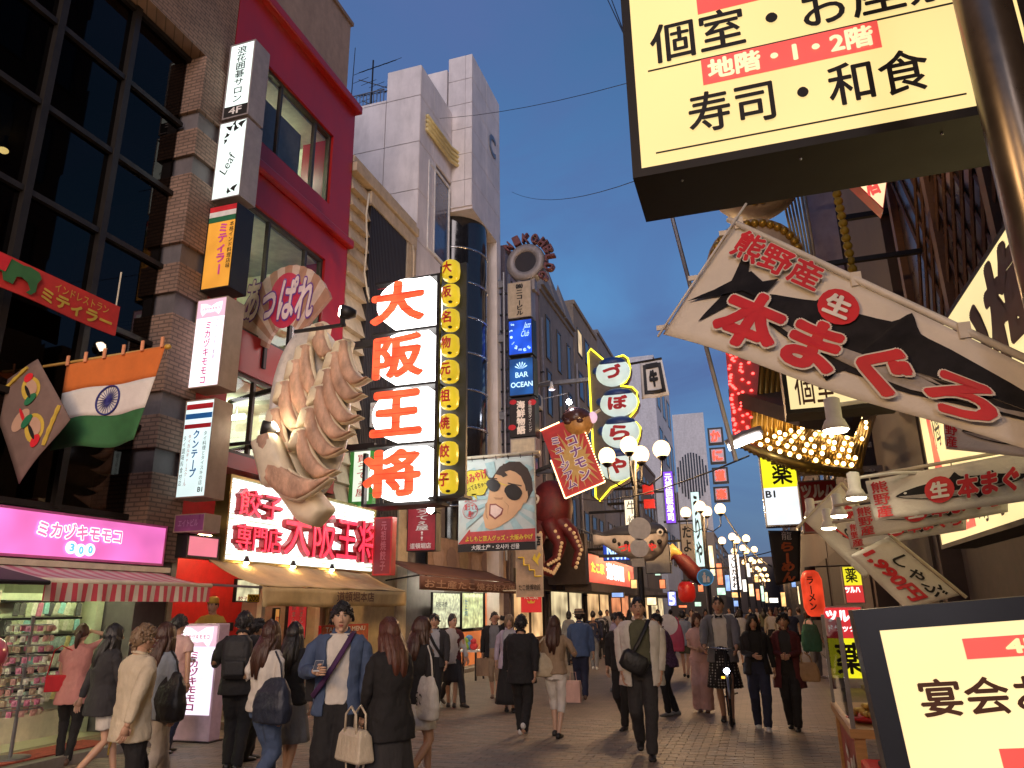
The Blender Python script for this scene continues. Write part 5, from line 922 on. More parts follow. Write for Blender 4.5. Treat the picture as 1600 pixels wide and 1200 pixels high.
star = [(max(.06, min(kw - .06, a)), max(.06, min(kh - .06, b))) for a, b in star]; flat(KS, 'starburst', star, mat('dull_gold', (.50, .33, .10), .5), .012)
lettering(KS, 'コナモン', kw * .50, kh * .12, kw * .78, kh * .76, M_PURPINK, y=-.01, vertical=True, bold=.03, outline=M_WHITEINK, ow=.06); lettering(KS, 'ミュージアム', kw * .14, kh * .08, kw * .38, kh * .84, M_PURPINK, y=-.01, vertical=True, bold=.03, outline=M_WHITEINK, ow=.06)
bm = MB(); nb = 0
for i in range(26):
    for (x, z) in ((kw + .03, kh * i / 25), (-.03, kh * .55 * i / 25), (kw * i / 25, -.03), (kw * .5 * i / 25, kh + .03)): bm.ell((x, .0, z), .024, 6, 4)
o = bm.build('bulbs', lit('sign_bulb', (1, .65, .3), 5), KS, True); o['kind'] = 'stuff'; B(KS, 'brace', M_DARKMETAL, (-1.2, .2, kh * .5, 0, .3, kh * .5 + .1))
q = PY(904, 661, 22.8); TK = thing('dough_ball_model', 'brown sauced dough ball model on top of the tilted sign', 'model', q); mb = MB(); mb.ell((0, 0, 0), (.5, .42, .47), 20, 14); mb.build('ball', mat('fried_dough', (.42, .22, .07), .35, var=.3), TK, True)
mb = MB(); mb.ell((-.05, -.05, .16), (.49, .42, .36), 18, 10); mb.build('sauce', mat('brown_sauce', (.07, .03, .025), .2), TK, True)
for (dx, dz, s) in ((-.27, .0, .16), (.12, -.02, .12)): mb = MB(); mb.ell((dx, -.36, dz), (s, .1, s * .7), 10, 6); mb.build('sauce_drip', MATS['brown_sauce'], TK, True)
mb = MB(); mb.cyl((.2, 0, .1), (.75, -.1, .35), .05, n=6); mb.build('skewer', M_CREAMP, TK); mb = MB(); mb.ell((.5, -.1, .12), (.15, .1, .2), 10, 6); mb.build('ginger', M_PALEPINK, TK, True)
# ------------------------------------------------ blowfish neon sign
zy = 26.0; N_YEL = lit('yellow_neon', (1.0, .85, .03), 2.6, .05); zo = PY(925, 785, zy)
ZS = thing('blowfish_sign', 'tall sign of four lit blowfish letters outlined in yellow neon', 'sign', zo)
def zp(x, y, d=0): v = PY(x, y, zy); return Vector((v.x - zo.x, d, v.z - zo.z))
out = [(919, 552), (923, 545), (944, 563), (958, 560), (974, 555), (981, 560), (985, 575), (983, 588), (978, 597), (970, 603), (988, 605), (996, 613), (995, 620), (998, 628), (994, 640), (988, 648), (981, 655), (983, 658), (994, 660), (1001, 668), (999, 682), (994, 696), (998, 712), (996, 730), (984, 745), (966, 757), (955, 762), (937, 783), (931, 777)]
mb = MB(); pts = [zp(x, y) for x, y in out]; mb.prism([(p.x, p.z) for p in pts][::-1], .05, .5); mb.build('board', mat('dark_board', (.13, .10, .095), .6), ZS)
mb = MB(); mb.tube([p + Vector((0, -.02, 0)) for p in pts + pts[:1]], .032, 6); mb.build('neon_outline', N_YEL, ZS, True)
L_FISH = lit('blowfish_white', (.72, .86, .80), .62, .15, 2); M_FBLUE = mat('fish_blue', (.03, .07, .25), .4)
for (cx, cy_, hw, hh, c) in ((958, 582, 27, 23, 'づ'), (967, 630, 29, 22, 'ぼ'), (970, 676, 29, 24, 'ら'), (966, 727, 28, 24, 'や')):
    ce = zp(cx, cy_, -.05); sx_, sz_ = hw * (zp(1000, 600).x - zp(900, 600).x) / 100, hh * (zp(950, 600).z - zp(950, 700).z) / 100
    mb = MB(); mb.ell(ce, (sx_, .32, sz_), 24, 14); f = mb.build('blowfish', L_FISH, ZS, True)
    mb = MB(); mb.ell(ce + Vector((0, -.02, sz_ * .62)), (sx_ * .80, .30, sz_ * .40), 20, 10); mb.build('blue_back', M_FBLUE, f, True); mb = MB(); mb.ell(ce + Vector((-sx_ * .95, 0, .1)), (sx_ * .28, .1, sz_ * .3), 10, 6); mb.build('tail', M_FBLUE, f, True)
    lettering(f, c, ce.x - sx_ * .5, ce.z - sz_ * .62, ce.x + sx_ * .55, ce.z + sz_ * .35, M_REDINK, bold=.05, y=-.40, ext=.02)
for zz in (1.2, 4.6): B(ZS, 'bracket', M_GREYMETAL, (-2.4, .2, zz, .1, .35, zz + .15))
# ------------------------------------------------ blowfish balloon, round plates on the lamp post, flags, far signs
fy_ = 21.0; fo = PY(990, 845, fy_); fk = (PY(1090, 845, fy_).x - fo.x) / 100
FG = thing('blowfish_balloon', 'grey spotted blowfish balloon hanging behind the nearest lamp post', 'model', fo)
rings = []
for (x, hz_, dz) in ((-64, 13, 6), (-58, 12, 6), (-50, 9, 5), (-42, 13, 3), (-28, 20, 1), (-8, 26, -2), (12, 29, -4), (30, 29, -3), (44, 22, 1), (52, 12, 4), (55, 4, 5)):
    rings.append([Vector((x * fk, hz_ * fk * .8 * math.cos(a), (dz + hz_ * math.sin(a)) * fk)) for a in [2 * math.pi * k / 20 for k in range(20)]])
mb = MB(); mb.loft(rings); body = mb.build('body', mat('fish_grey', (.46, .40, .37), .55, dirt=.5), FG, True)
mb = MB(); mb.loft([[Vector((p.x, p.y * 1.03, p.z + .012 + .02 * (p.z > 0))) for p in rg[1:10]] for rg in rings], cap=False, close=False); o = mb.build('dark_back', mat('fish_dark', (.035, .035, .045), .5), FG, True); o.modifiers.new('t', 'SOLIDIFY').thickness = .015
mb = MB(); mb.ell((45 * fk, -.30, 10 * fk), (.10, .06, .10), 12, 8); e = mb.build('eye', M_WHITEP, FG, True); mb = MB(); mb.ell((45.5 * fk, -.345, 10 * fk), (.05, .04, .05), 10, 6); mb.build('pupil', M_INK, e, True)
for (x, z) in ((-28, 0), (-20, -5), (-8, -5), (5, -6), (32, -6), (44, -5)): mb = MB(); mb.ell((x * fk, -.42 if x > -15 else -.27, z * fk), (.07, .05, .07), 8, 6); mb.build('spot', M_INK, FG, True)
lettering(FG, 'づぼらや', -20 * fk, -19 * fk, 40 * fk, -7 * fk, M_REDINK, y=-.56, bold=.05, ext=.0); mb = MB(); [mb.cyl((x * fk, 0, 20 * fk), (x * fk, .1, 45 * fk), .01, n=4) for x in (-20, 30)]; mb.build('hanging_wires', M_DARKMETAL, FG)
for (py, rr, lab) in ((826, 16, 'upper round white plate on the nearest lamp post'), (856, 13, 'lower round white plate on the nearest lamp post')):
    q = PY(999, py, 16.85); o = thing('round_plate', lab, 'sign', (q.x, 16.86, q.z)); mb = MB(); mb.cyl((0, 0, 0), (0, .02, 0), rr * .0158, n=28); mb.build('plate', mat('plate_white', (.8, .72, .62), .4, dirt=.25), o); B(o, 'clamp', M_GREYMETAL, (-.1, .021, -.02, .1, .08, .02))
q = PY(997, 879, 16.86); o = thing('small_plate', 'small rectangular white plate low on the nearest lamp post', 'sign', q); B(o, 'plate', M_CREAMP, (-.14, 0, -.09, .14, .02, .09)); B(o, 'clamp', M_GREYMETAL, (-.06, .021, -.02, .06, .08, .02))
q = PY(1102, 902, 28.8); o = thing('pedestrian_sign', 'round blue traffic sign with white walking figures', 'traffic sign', (q.x, 28.8, q.z)); mb = MB(); mb.cyl((0, 0, 0), (0, .02, 0), .30, n=30); mb.build('plate', lit('sign_blue', (.02, .28, .62), .5, .05), o); mb = MB(); mb.cyl((0, -.004, 0), (0, -.001, 0), .27, n=30); mb.build('rim_field', mat('sign_blue_paint', (.02, .3, .65), .4), o)
flat(o, 'adult_figure', [(-.1, -.18), (-.02, -.18), (.03, -.18), (.02, 0), (.04, .06), (0, .1), (.02, .14), (-.02, .19), (-.07, .14), (-.05, .1), (-.11, .04), (-.09, -.04)], M_WHITEINK, -.009); flat(o, 'child_figure', [(.06, -.18), (.14, -.18), (.15, -.05), (.13, .03), (.08, .03), (.05, -.05)], M_WHITEINK, -.009)
mb = MB(); mb.cyl((0, .06, -q.z), (0, .06, .3), .035, n=8); mb.build('post', M_GREYMETAL, o)
def cloth(name, label, cat, TL, TR, BR__, BL__, m, wave=.02, nu=16, nv=8, freq=8, group=None):
    r = thing(name, label, cat, BL__, 0, group)
    n = (TR - TL).cross(BL__ - TL).normalized()
    if n.y > 0: n = -n
    def S(u, v, off=0.0):
        a = BL__.lerp(BR__, u).lerp(TL.lerp(TR, u), v) - BL__
        return a + n * (off + wave * math.sin(u * freq + v * 2.0) * (1.15 - v))
    mb = MB(); mb.sheet(lambda u, v: S(u, v), nu, nv); o = mb.build('cloth', m, r, True); o.modifiers.new('t', 'SOLIDIFY').thickness = .004
    return r, S
def shape(r, S, name, pts, m, off=.008):
    fine = []
    for i in range(len(pts)):
        a, b = pts[i], pts[(i + 1) % len(pts)]
        fine += [(a[0] + (b[0] - a[0]) * t / 4, a[1] + (b[1] - a[1]) * t / 4) for t in range(4)]
    mb = MB(); mb.add([S(u, v, off) for u, v in fine], [tuple(range(len(fine)))]); return mb.build(name, m, r)
def ctext(r, S, s, u0, v0, u1, v1, m, off=.012, **k): lettering(r, s, u0, v0, u1, v1, m, warp=lambda p: S(p.x, p.z, off - p.y * .5), ext=0, y=0.0, **k)
Qf = [PY(x, y, 34.0) for x, y in ((1000, 566), (1034, 560), (1046, 618), (1003, 624))]
r, S = cloth('ox_flag', 'white flag with black framed ox letter against the sky', 'flag', *Qf, M_CLOTH, .06, 10, 8)
for (a, b, c, d) in ((.12, .1, .24, .9), (.78, .1, .92, .9), (.24, .78, .78, .92), (.24, .1, .78, .2)): shape(r, S, 'brush_stroke', [(a, b), (c, b), (c, d), (a, d)], M_INK, .03)
ctext(r, S, '牛', .34, .28, .7, .74, M_INK, off=.03, bold=.08); mb = MB(); d0 = Qf[0] - Qf[3]; d1 = Qf[1] - Qf[3]; mb.cyl(d0 + (d0 - d1) * .5, d1, .06, n=6); mb.build('pole', M_DARKMETAL, r)
FAR = [('crab_sign', 'topmost red neon letter box of the crab restaurant', 1106, 1130, 668, 694, 50, 'か'), ('crab_sign', 'second red neon letter box of the crab restaurant', 1109, 1134, 699, 724, 50, 'に'), ('crab_sign', 'third red neon letter box of the crab restaurant', 1113, 1138, 730, 755, 50, '道'), ('crab_sign', 'lowest red neon letter box of the crab restaurant', 1115, 1140, 760, 784, 50, '楽')]
for (n, lab, l, rr, t, b, Y, c) in FAR:
    r, w, h = sign_Y(n, lab, 'sign', l, rr, t, b, Y, .4, mat('crab_white', (.45, .42, .48), .5), frame=M_BLACK, fw=.12, group='red neon letter boxes'); lettering(r, c, w * .2, h * .18, w * .8, h * .82, lit('crab_neon', (1, .06, .03), 2.0), bold=.03, ext=.05, y=-.05)
mb = MB()
def far_sign(name, lab, l, r_, t, b, Y, face, text='', m=None, vert=True, frame=None, bold=.03):
    r, w, h = sign_Y(name, lab, 'sign', l, r_, t, b, Y, .3, face, frame=frame or M_DARKMETAL, fw=.02)
    if text: lettering(r, text, w * .15, h * .05, w * .85, h * .95, m or M_INK, vertical=vert, bold=bold)
    B(r, 'bracket', M_DARKMETAL, (-1.5, .1, h * .6, 0, .2, h * .6 + .1)); return r, w, h
L_PURP = lit('purple_lightbox', (.22, .07, .85), .95, .2); L_WHT = lit('white_lettering', (1, .97, .95), 1.3)
far_sign('vertical_sign', 'glowing purple vertical sign with white letters left of the crab signs', 1038, 1054, 736, 818, 36, L_PURP, '元禄回転寿司', L_WHT)
far_sign('vertical_sign', 'white lit vertical sign with small ox frame behind the lamp post', 976, 1000, 780, 828, 30, lit('warm_white_box', (1, .9, .66), 1.0), '牛焼', M_INK, bold=0)
far_sign('vertical_sign', 'tall pale blue lit vertical sign with loose brush letters', 1083, 1097, 768, 886, 40, lit('pale_blue_box', (.65, .92, .9), .9), 'うりや', M_INK)
far_sign('vertical_sign', 'tall unlit cream vertical sign with brush letters', 1065, 1084, 818, 888, 38, M_CREAMP, 'たよし', M_INK)
far_sign('vertical_sign', 'upper red lantern box right of the blowfish sign', 1004, 1020, 757, 771, 30, mat('red_box', (.5, .02, .02), .4), '', frame=M_REDP); far_sign('vertical_sign', 'lower red lantern box right of the blowfish sign', 1006, 1022, 780, 794, 30, MATS['red_box'], '', frame=M_REDP)
far_sign('vertical_sign', 'white glowing vertical sign with black letters beneath the third lamp', 1140, 1157, 866, 922, 48, lit('white_far_box', (1, .97, .95), 1.2), 'くいだおれ', M_INK)
r, w, h = sign_X('shop_sign', 'red lit shop sign with yellow and white letters near the blowfish balloon', 'sign', 920, 990, 874, 915, -5.9, .8, lit('red_lightbox', (.75, .015, .02), .75, .3), frame=M_DKB)
far_w = w; lettering(r, 'たこ家', w * .04, h * .35, w * .28, h * .75, lit('yel_letter', (1, .75, .05), 1.0), bold=.05); lettering(r, '道頓堀', w * .32, h * .2, w * .72, h * .85, L_WHT, bold=.06); flat(r, 'arrow_disc', disc(w * .86, h * .5, h * .22), MATS['yel_letter'])
B(r, 'canopy', M_DKB, (-.1, -.1, -.3, w + .1, .9, -.02)); B(r, 'side_box', M_DKB, (-.5, .0, -.05, -.02, 1.6, h * 1.6))
far_sign('blue_sign', 'blue lit panel with cyan letters above the red shop sign', 942, 984, 848, 876, 27.5, lit('blue_far_box', (.02, .06, .45), .8, .6), 'No.1', L_CYAN, False)
far_sign('blue_sign', 'small blue and white lit sign above the crowd', 1043, 1057, 924, 947, 30, lit('blue_white_box', (.25, .3, .95), 1.0, .6), '5', L_WHT, False)
far_sign('shop_board', 'white board with dark picture frame below the blowfish balloon', 1008, 1047, 850, 896, 24, M_CREAMP, '')
q = PY(1073, 925, 33); o = thing('paper_lantern', 'large glowing red lantern hanging left of the blue pedestrian sign', 'lantern', q); mb = MB(); mb.tube([(0, 0, -.42), (0, 0, -.36), (0, 0, -.2), (0, 0, .2), (0, 0, .36), (0, 0, .42)], [.18, .28, .36, .36, .28, .18], 18); mb.build('shade', lit('red_lantern', (.55, .02, .012), .26, .5, 2), o, True); mb = MB(); mb.cyl((0, 0, .42), (0, 0, .5), .18, n=12); mb.build('cap', M_BLACK, o)
q = PY(1066, 890, 31); o = thing('prawn_model', 'red and yellow curved prawn model above the red lantern', 'model', q); mb = MB(); mb.tube([(-.62, 0, .15), (-.55, 0, .45), (-.25, 0, .62), (.1, 0, .3), (.45, 0, -.15), (.75, 0, -.55)], [.12, .17, .2, .3, .32, .15], 12); mb.build('body', M_OCT, o, True); mb = MB(); mb.tube([(-.68, -.05, .05), (-.64, -.05, .5), (-.28, -.08, .8), (.0, -.08, .55)], [.10, .24, .24, .12], 10); mb.build('claw', mat('prawn_yellow', (.6, .42, .1), .5), o, True)
# crowd level glow: small far shop signs on both sides, each a box of its own
GL = [lit('far_glow_%d' % k, c, s, .5, 2) for k, (c, s) in enumerate((((1, .75, .4), 1.6), ((1, .25, .1), 1.2), ((.6, .9, .7), 1.1), ((.95, .9, .8), 1.8), ((1, .55, .2), 1.3), ((.3, .5, 1), .9)))]
random.seed(5)
FARSIGN = [(1010, 1026, 930, 946, 40), (1030, 1040, 905, 920, 44), (1120, 1134, 918, 930, 60), (1160, 1168, 905, 925, 62), (1143, 1158, 925, 934, 60), (1146, 1154, 938, 948, 60), (1170, 1178, 912, 932, 75), (1180, 1187, 920, 938, 85), (1188, 1194, 915, 940, 90), (1202, 1216, 934, 942, 85), (1220, 1228, 925, 948, 60), (1236, 1244, 905, 918, 50), (1195, 1200, 925, 942, 100), (1060, 1074, 945, 950, 46), (1085, 1096, 940, 948, 50), (1105, 1118, 938, 946, 52), (985, 996, 905, 920, 34), (955, 975, 925, 934, 30), (1108, 1116, 852, 900, 64), (1120, 1129, 880, 914, 70), (1022, 1032, 872, 900, 42), (1164, 1172, 880, 902, 66), (1176, 1186, 900, 910, 90), (1133, 1141, 898, 924, 58), (1246, 1250, 915, 945, 40), (1090, 1099, 905, 925, 54)]
FCOL = ('amber', 'red', 'pale green', 'white', 'orange', 'blue'); FORD = ('leftmost', 'second', 'third', 'fourth', 'fifth', 'sixth')
for k, (l, rr, t, b, Y) in enumerate(FARSIGN):
    n_ = sorted(q for q in range(len(FARSIGN)) if q % 6 == k % 6) ; n_.sort(key=lambda q: FARSIGN[q][0])
    r, w, h = sign_Y('distant_sign', 'small %s lit sign far down the street, %s of that colour from the left' % (FCOL[k % 6], FORD[n_.index(k)]), 'sign', l, rr, t, b, Y, .2, GL[k % 6], frame=M_DARKMETAL, fw=.03, group='distant lit shop signs')
# lit shop openings along the left row (glowing panels stand in for the lit rooms)
for k, (ya, yb, m) in enumerate(((24.4, 27.8, 0), (29.2, 34.5, 4), (35.8, 41, 0), (42, 47.5, 1), (48.6, 56, 0), (58, 65, 4))):
    r = thing('shop_opening', ['warm lit shop front beside the octopus', 'lit shop front below the red arrow sign', 'third lit shop front on the left of the street', 'reddish lit shop front in the distance', 'far warm shop front behind the second lamp', 'farthest warm shop front on the left'][k], 'shop front', (-7.82, ya, .1), 90)
    B(r, 'interior_glow_panel', lit('shop_glow_%d' % m, ((1, .62, .28), 0, 0, 0, (1, .8, .45))[m] if m != 1 else (1, .35, .15), .6, .7, 1.2), (0, 0.02, .5, yb - ya, .05, 2.1)); B(r, 'counter', M_WOOD, (0, -.1, 0, yb - ya, .05, .5)); B(r, 'lintel', M_DKB, (-.1, -.5, 2.1, yb - ya + .1, .05, 2.5)); B(r, 'post', M_DKB, ((yb - ya) / 2 - .06, -.04, .5, (yb - ya) / 2 + .06, .02, 2.1))

M_ACU = mat('ac_white', (.5, .48, .44), .5, dirt=.5)
for k, (y, z, X) in enumerate(((24.8, 6.2, -7.82), (26.6, 9.1, -7.82), (30.2, 6.6, -7.82), (33.0, 10.2, -7.82), (37.2, 8.0, -7.82), (40.0, 11.5, -7.82), (18.6, 6.9, -8.2), (14.6, 5.6, -8.15), (18.8, 7.6, -8.2))):
    o = thing('air_conditioner', 'outdoor air conditioner unit on the left facades, ' + ('lower beside the octopus', 'upper on the mauve block', 'lower on the gabled block', 'upper on the gabled block', 'middle of the grey stone block', 'top of the grey stone block', 'lower on the white tower', 'on the beige building behind the letter tower', 'upper on the white tower')[k], 'air conditioner', (X, y, z), 90); B(o, 'case', M_ACU, (0, -.32, 0, .82, -.02, .58), bevel=.02)
    mb = MB(); mb.cyl((.3, -.335, .29), (.3, -.322, .29), .22, n=18); mb.build('fan_grille', M_DARKMETAL, o); B(o, 'bracket', M_DARKMETAL, (.1, -.3, -.06, .14, 0, -.005)); B(o, 'bracket', M_DARKMETAL, (.68, -.3, -.06, .72, 0, -.005))
for k, (y, lab) in enumerate(((24.05, 'drain pipe at the near corner of the mauve block'), (28.65, 'drain pipe between the mauve and gabled blocks'), (35.3, 'drain pipe right of the gabled block'))):
    o = thing('drain_pipe', lab, 'pipe', (-7.8, y, .1)); mb = MB(); mb.cyl((0, 0, 0), (0, 0, 13.5), .055, n=8); mb.build('pipe', M_GREYBOX, o, True); [B(o, 'clip', M_DARKMETAL, (-.1, -.07, z, .06, .07, z + .05)) for z in (2, 5, 8, 11)]
for k, (ya, yb) in enumerate(((24.1, 28.5), (28.8, 35.1), (35.5, 41.4))):
    o = thing('facade_ledge', ('concrete ledge with rail on the mauve block', 'concrete ledge with rail on the gabled block', 'concrete ledge with rail on the grey stone block')[k], 'ledge', (-7.88, ya, 4.0)); B(o, 'slab', M_TAN, (0, 0, 0, .7, yb - ya, .18))
    for q in range(int((yb - ya) / .5)): B(o, 'baluster', M_DARKMETAL, (.62, .2 + q * .5, .18, .65, .23 + q * .5, .85))
    B(o, 'rail', M_DARKMETAL, (.6, .1, .85, .67, yb - ya - .1, .9))
# ================================================================== RIGHT SIDE
M_SIGNBK = mat('sign_black_frame', (.02, .016, .013), .55, .3); M_BLUEBK = mat('blue_black_frame', (.022, .027, .038), .35, .4)
def pbox(root, Y, x0, lx, ly, rx, ry, hpx, z0):
    a, b = PY(lx, ly, Y), PY(rx, ry, Y); hh = abs(PY(lx, ly - hpx / 2, Y).z - PY(lx, ly + hpx / 2, Y).z)
    return a.x - x0, (a.z + b.z) / 2 - z0 - hh / 2, b.x - x0, (a.z + b.z) / 2 - z0 + hh / 2
bY = 3.5; bx = PY(998, 262, bY).x; bz = 3.80; L_BIG = lit('big_cream_panel', (1.0, .78, .33), .80, .08, .9)
BS = box_sign('restaurant_sign', 'huge cream restaurant sign with black brush letters overhead at top right', 'sign', (bx - .035, bY, bz), 0, 1.95, 1.75, .5, L_BIG, frame=M_SIGNBK, fw=.05)
def btext(s, *q, m=M_INK, bold=.01, **k): a, b, c, d = pbox(BS, bY, bx - .035, *q, bz); lettering(BS, s, a, b, c, d, m, bold=bold, y=-.004, ext=.004, **k)
btext('寿司・和食', 1075, 177, 1452, 108, 64, bold=.014); btext('個室・お座敷', 1015, 62, 1505, -30, 62, bold=.014)
a, b, c, d = pbox(BS, bY, bx - .035, 1097, 114, 1374, 52, 40, bz); RT = lit('red_lit_tag', (.85, .10, .08), .8); B(BS, 'red_tag', RT, (a, -.003, b, c, .003, d)); lettering(BS, '地階・1・2階', a + .03, b + .015, c - .03, d - .015, lit('cream_letter', (1, .85, .5), .85), y=-.008, bold=.04)
a, b, c, d = pbox(BS, bY, bx - .035, 1088, 0, 1374, -60, 36, bz); B(BS, 'red_tag', RT, (a, -.003, b, c, .003, d))
for (l, ly, rr, ry) in ((1012, 106, 1500, 8), (1025, 240, 1510, 145)): a, b, c, d = pbox(BS, bY, bx - .035, l, ly, rr, ry, 2, bz); B(BS, 'rule', M_INK, (a, -.001, b, c, .003, d))
for (x, y) in ((.25, .1), (.85, .1), (1.5, .1)): mb = MB(); mb.ell((x, y, -.004), .008, 6, 4); mb.build('rivet', M_STEEL, BS)
B(BS, 'hanger', M_SIGNBK, (1.95, .15, .5, 3.2, .3, .65)); B(BS, 'hanger', M_SIGNBK, (1.95, .15, 1.4, 3.2, .3, 1.55))
q = PY(1568, 160, 2.55); po = thing('steel_pole', 'thick shiny dark pole at the right edge', 'pole', (q.x + .01, 2.55, 0)); mb = MB(); mb.cyl((0, 0, 0.06), (0, 0, 6.5), .085, n=24); mb.build('shaft', mat('polished_bronze', (.20, .17, .14), .3, .8), po, True); mb = MB(); mb.cyl((0, 0, 0.06), (0, 0, .12), .14, n=20); mb.build('foot', M_DARKMETAL, po)
# lower lit menu sign
lY = 2.5; q = PY(1335, 952, lY)
LS = box_sign('menu_sign', 'glowing cream floor guide sign in black frame at lower right', 'sign', (q.x + .085, lY, q.z - 1.25), 0, .95, 1.25, .12, lit('floor_guide_panel', (1.0, .80, .40), .95, .12, 1.4), frame=M_BLUEBK, fw=.062, roll=-4.2)
H_ = 1.25
for (t, a, b, x, w_) in (('4F', .10, .155, .27, .30), ('3F', .385, .44, .29, .30)): B(LS, 'red_tag', RT, (x, -.003, H_ - b, x + w_, .003, H_ - a)); lettering(LS, t, x + .10, H_ - b + .008, x + .185, H_ - a - .008, L_CREAM, y=-.006, bold=.04)
lettering(LS, '宴会お座敷', .125, H_ - .30, .70, H_ - .20, M_BROWNINK, y=-.002, bold=.022); lettering(LS, '個室', .2, H_ - .6, .5, H_ - .5, M_BROWNINK, y=-.002, bold=.05); B(LS, 'leg', M_BLUEBK, (.05, .02, -.28, .1, .1, 0)); B(LS, 'leg', M_BLUEBK, (.85, .02, -.28, .9, .1, 0))
# facade sign along the right wall, lattice window
y0, y1 = 8.4, 3.6; fz0, fz1 = 2.1, 3.7
L_FAC = lit('facade_cream_panel', (1.0, .82, .38), .85, .1, 1)
FS = box_sign('facade_sign', 'large cream lit facade sign with dark brush letters behind the fish banner', 'sign', (1.75, y0, fz0), -90, y0 - y1, fz1 - fz0 + .25, .3, L_FAC, frame=M_SIGNBK, fw=.04)
lettering(FS, 'い梅', 1.75, 1.0, 3.7, 1.78, M_BROWNINK, y=-.004, bold=.05); B(FS, 'red_tag', RT, (.9, -.003, .1, 1.35, .003, .4)); lettering(FS, '4F', .95, .15, 1.3, .35, L_CREAM, y=-.006, bold=.03); lettering(FS, '寿司・和食', 1.5, .1, 3.3, .42, M_INK, y=-.004, bold=0)
flat(FS, 'red_curve', [(.35, .62), (.5, .55), (.62, .7), (.5, 1.0), (.45, 1.45), (.32, 1.5), (.36, 1.0)], RT, -.003); lettering(FS, '梅', .52, .9, .8, 1.3, M_INK, y=-.005, bold=-.01)
lt = thing('lattice_window', 'dark wooden lattice screen high on the right wall', 'window', (2.38, 10.6, 4.3), -90); B(lt, 'backing', mat('dusky_pane', (.10, .07, .055), .3, var=.5), (0, .03, 0, 5.5, .06, 3.2))
for k in range(-6, 24):
    for s in (-1, 1):
        mb = MB(); x0_ = k * .36; a, b = (x0_, 0), (x0_ + 1.8, 3.2)
        if s < 0: a, b = (x0_ + 1.8, 0), (x0_, 3.2)
        if min(a[0], b[0]) < 0 or max(a[0], b[0]) > 5.5: continue
        mb.cyl((a[0], .0 - .012 * s, a[1]), (b[0], .0 - .012 * s, b[1]), .022, n=4); mb.build('lattice_bar', M_WOOD, lt)
for z in (0, 3.2): B(lt, 'rail', M_WOOD, (0, -.05, z - .06, 5.5, .06, z + .06))
for k, x in enumerate((0, 1.8, 3.6, 5.5)): B(lt, 'post', M_WOOD, (x - .07, -.06, -.06, x + .07, .07, 3.26))
# second cream sign of the same restaurant further on
r, w, h = sign_Y('restaurant_sign', 'smaller cream restaurant sign half hidden under the fish banner', 'sign', 1222, 1400, 540, 640, 7.2, .35, L_CREAM, frame=M_SIGNBK, fw=.04); lettering(r, '個室', w * .1, h * .12, w * .46, h * .62, M_BROWNINK, bold=.01, y=-.004); lettering(r, '和食', w * .55, h * .3, w * .9, h * .7, M_BROWNINK, bold=.01, y=-.004)
# diamond sign
q = PY(1362, 270, 9.5); ds = thing('diamond_sign', 'lit cream diamond sign with red letters under the big sign', 'sign', (q.x, 9.5, q.z)); k_ = (PY(1462, 270, 9.5).x - q.x) / 100
dia = [(8 * k_, -72 * k_), (42 * k_, 60 * k_), (-5 * k_, 80 * k_), (-42 * k_, 10 * k_)]
mb = MB(); mb.prism([(x * 1.06, z * 1.06) for x, z in dia], .01, .25); mb.build('housing', M_REDP, ds); mb = MB(); mb.prism(dia, -.005, .008); mb.build('panel', lit('diamond_panel', (1, .78, .45), .95), ds); lettering(ds, 'ラ一\n酒一', -22 * k_, -45 * k_, 24 * k_, 45 * k_, RT, y=-.012, bold=.05, rot=12)
B(ds, 'bracket', M_DARKMETAL, (.3, .08, 0, 1.2, .16, .08))
# bulb canopy: red bulb strip, gold ribs, bulb studded soffit
cyY = 10.0
CN = thing('bulb_canopy', 'gold ribbed canopy studded with warm bulbs and a red bulb strip', 'canopy', (0, cyY, 0)); M_GOLD = mat('gold_rib', (.33, .21, .05), .35, .6, dirt=.3); M_REDST = mat('red_strip_paint', (.35, .01, .012), .4)
def cp(x, y, Y=cyY): v = PY(x, y, Y); return Vector((v.x, v.y - cyY, v.z))
st = [cp(1131, 520), cp(1190, 520), cp(1178, 690), cp(1146, 690)]; mb = MB(); mb.prism([(p.x, p.z) for p in st][::-1], 0, .25); mb.build('red_strip', M_REDST, CN)
bm = MB()
for i in range(70):
    u, v = random.choice((.06, .1, .12, .2, .32, .45, .7, .8)) + random.uniform(-.04, .04), i / 70
    p = st[0].lerp(st[3], v).lerp(st[1].lerp(st[2], v), u); bm.ell((p.x, -.02, p.z), (.022, .02, .018), 6, 4)
o = bm.build('red_bulbs', lit('red_bulb', (1, .06, .05), 5.0), CN, True); o['kind'] = 'stuff'
for k in range(12):                                            # gold ribs fanning back from the strip
    a, b = cp(1182 + k * 9, 530 + k * 3), cp(1176 + k * 8, 690 - k * 2, cyY + .12 * k); mb = MB(); mb.tube([(a.x, .1 + .1 * k, a.z), ((a.x + b.x) / 2, .05 + .1 * k, (a.z + b.z) / 2), (b.x, .12 * k, b.z)], .05, 6); mb.build('gold_rib', M_GOLD, CN, True)
e0 = cp(1146, 690); c1 = cp(1260, 735, 9.3); e1 = cp(1345, 745, 10.5); t0 = cp(1230, 655, 12.5); t1 = cp(1370, 650, 12.5)
front = [e0.lerp(c1, u / 8) + Vector((0, -.3 * math.sin(math.pi * u / 8), -.10 * math.sin(math.pi * u / 8))) for u in range(9)] + [c1.lerp(e1, u / 6) for u in range(1, 7)]
back = [t0.lerp(t1, u / 14) for u in range(15)]
for i in range(14):
    for s in range(2):
        f0 = front[i].lerp(front[i + 1], s / 2); b0 = back[i].lerp(back[i + 1], s / 2); mb = MB(); mb.tube([f0, f0.lerp(b0, .5) + Vector((0, 0, .04)), b0], .042, 6); mb.build('soffit_rib', M_GOLD, CN, True)
bm = MB()
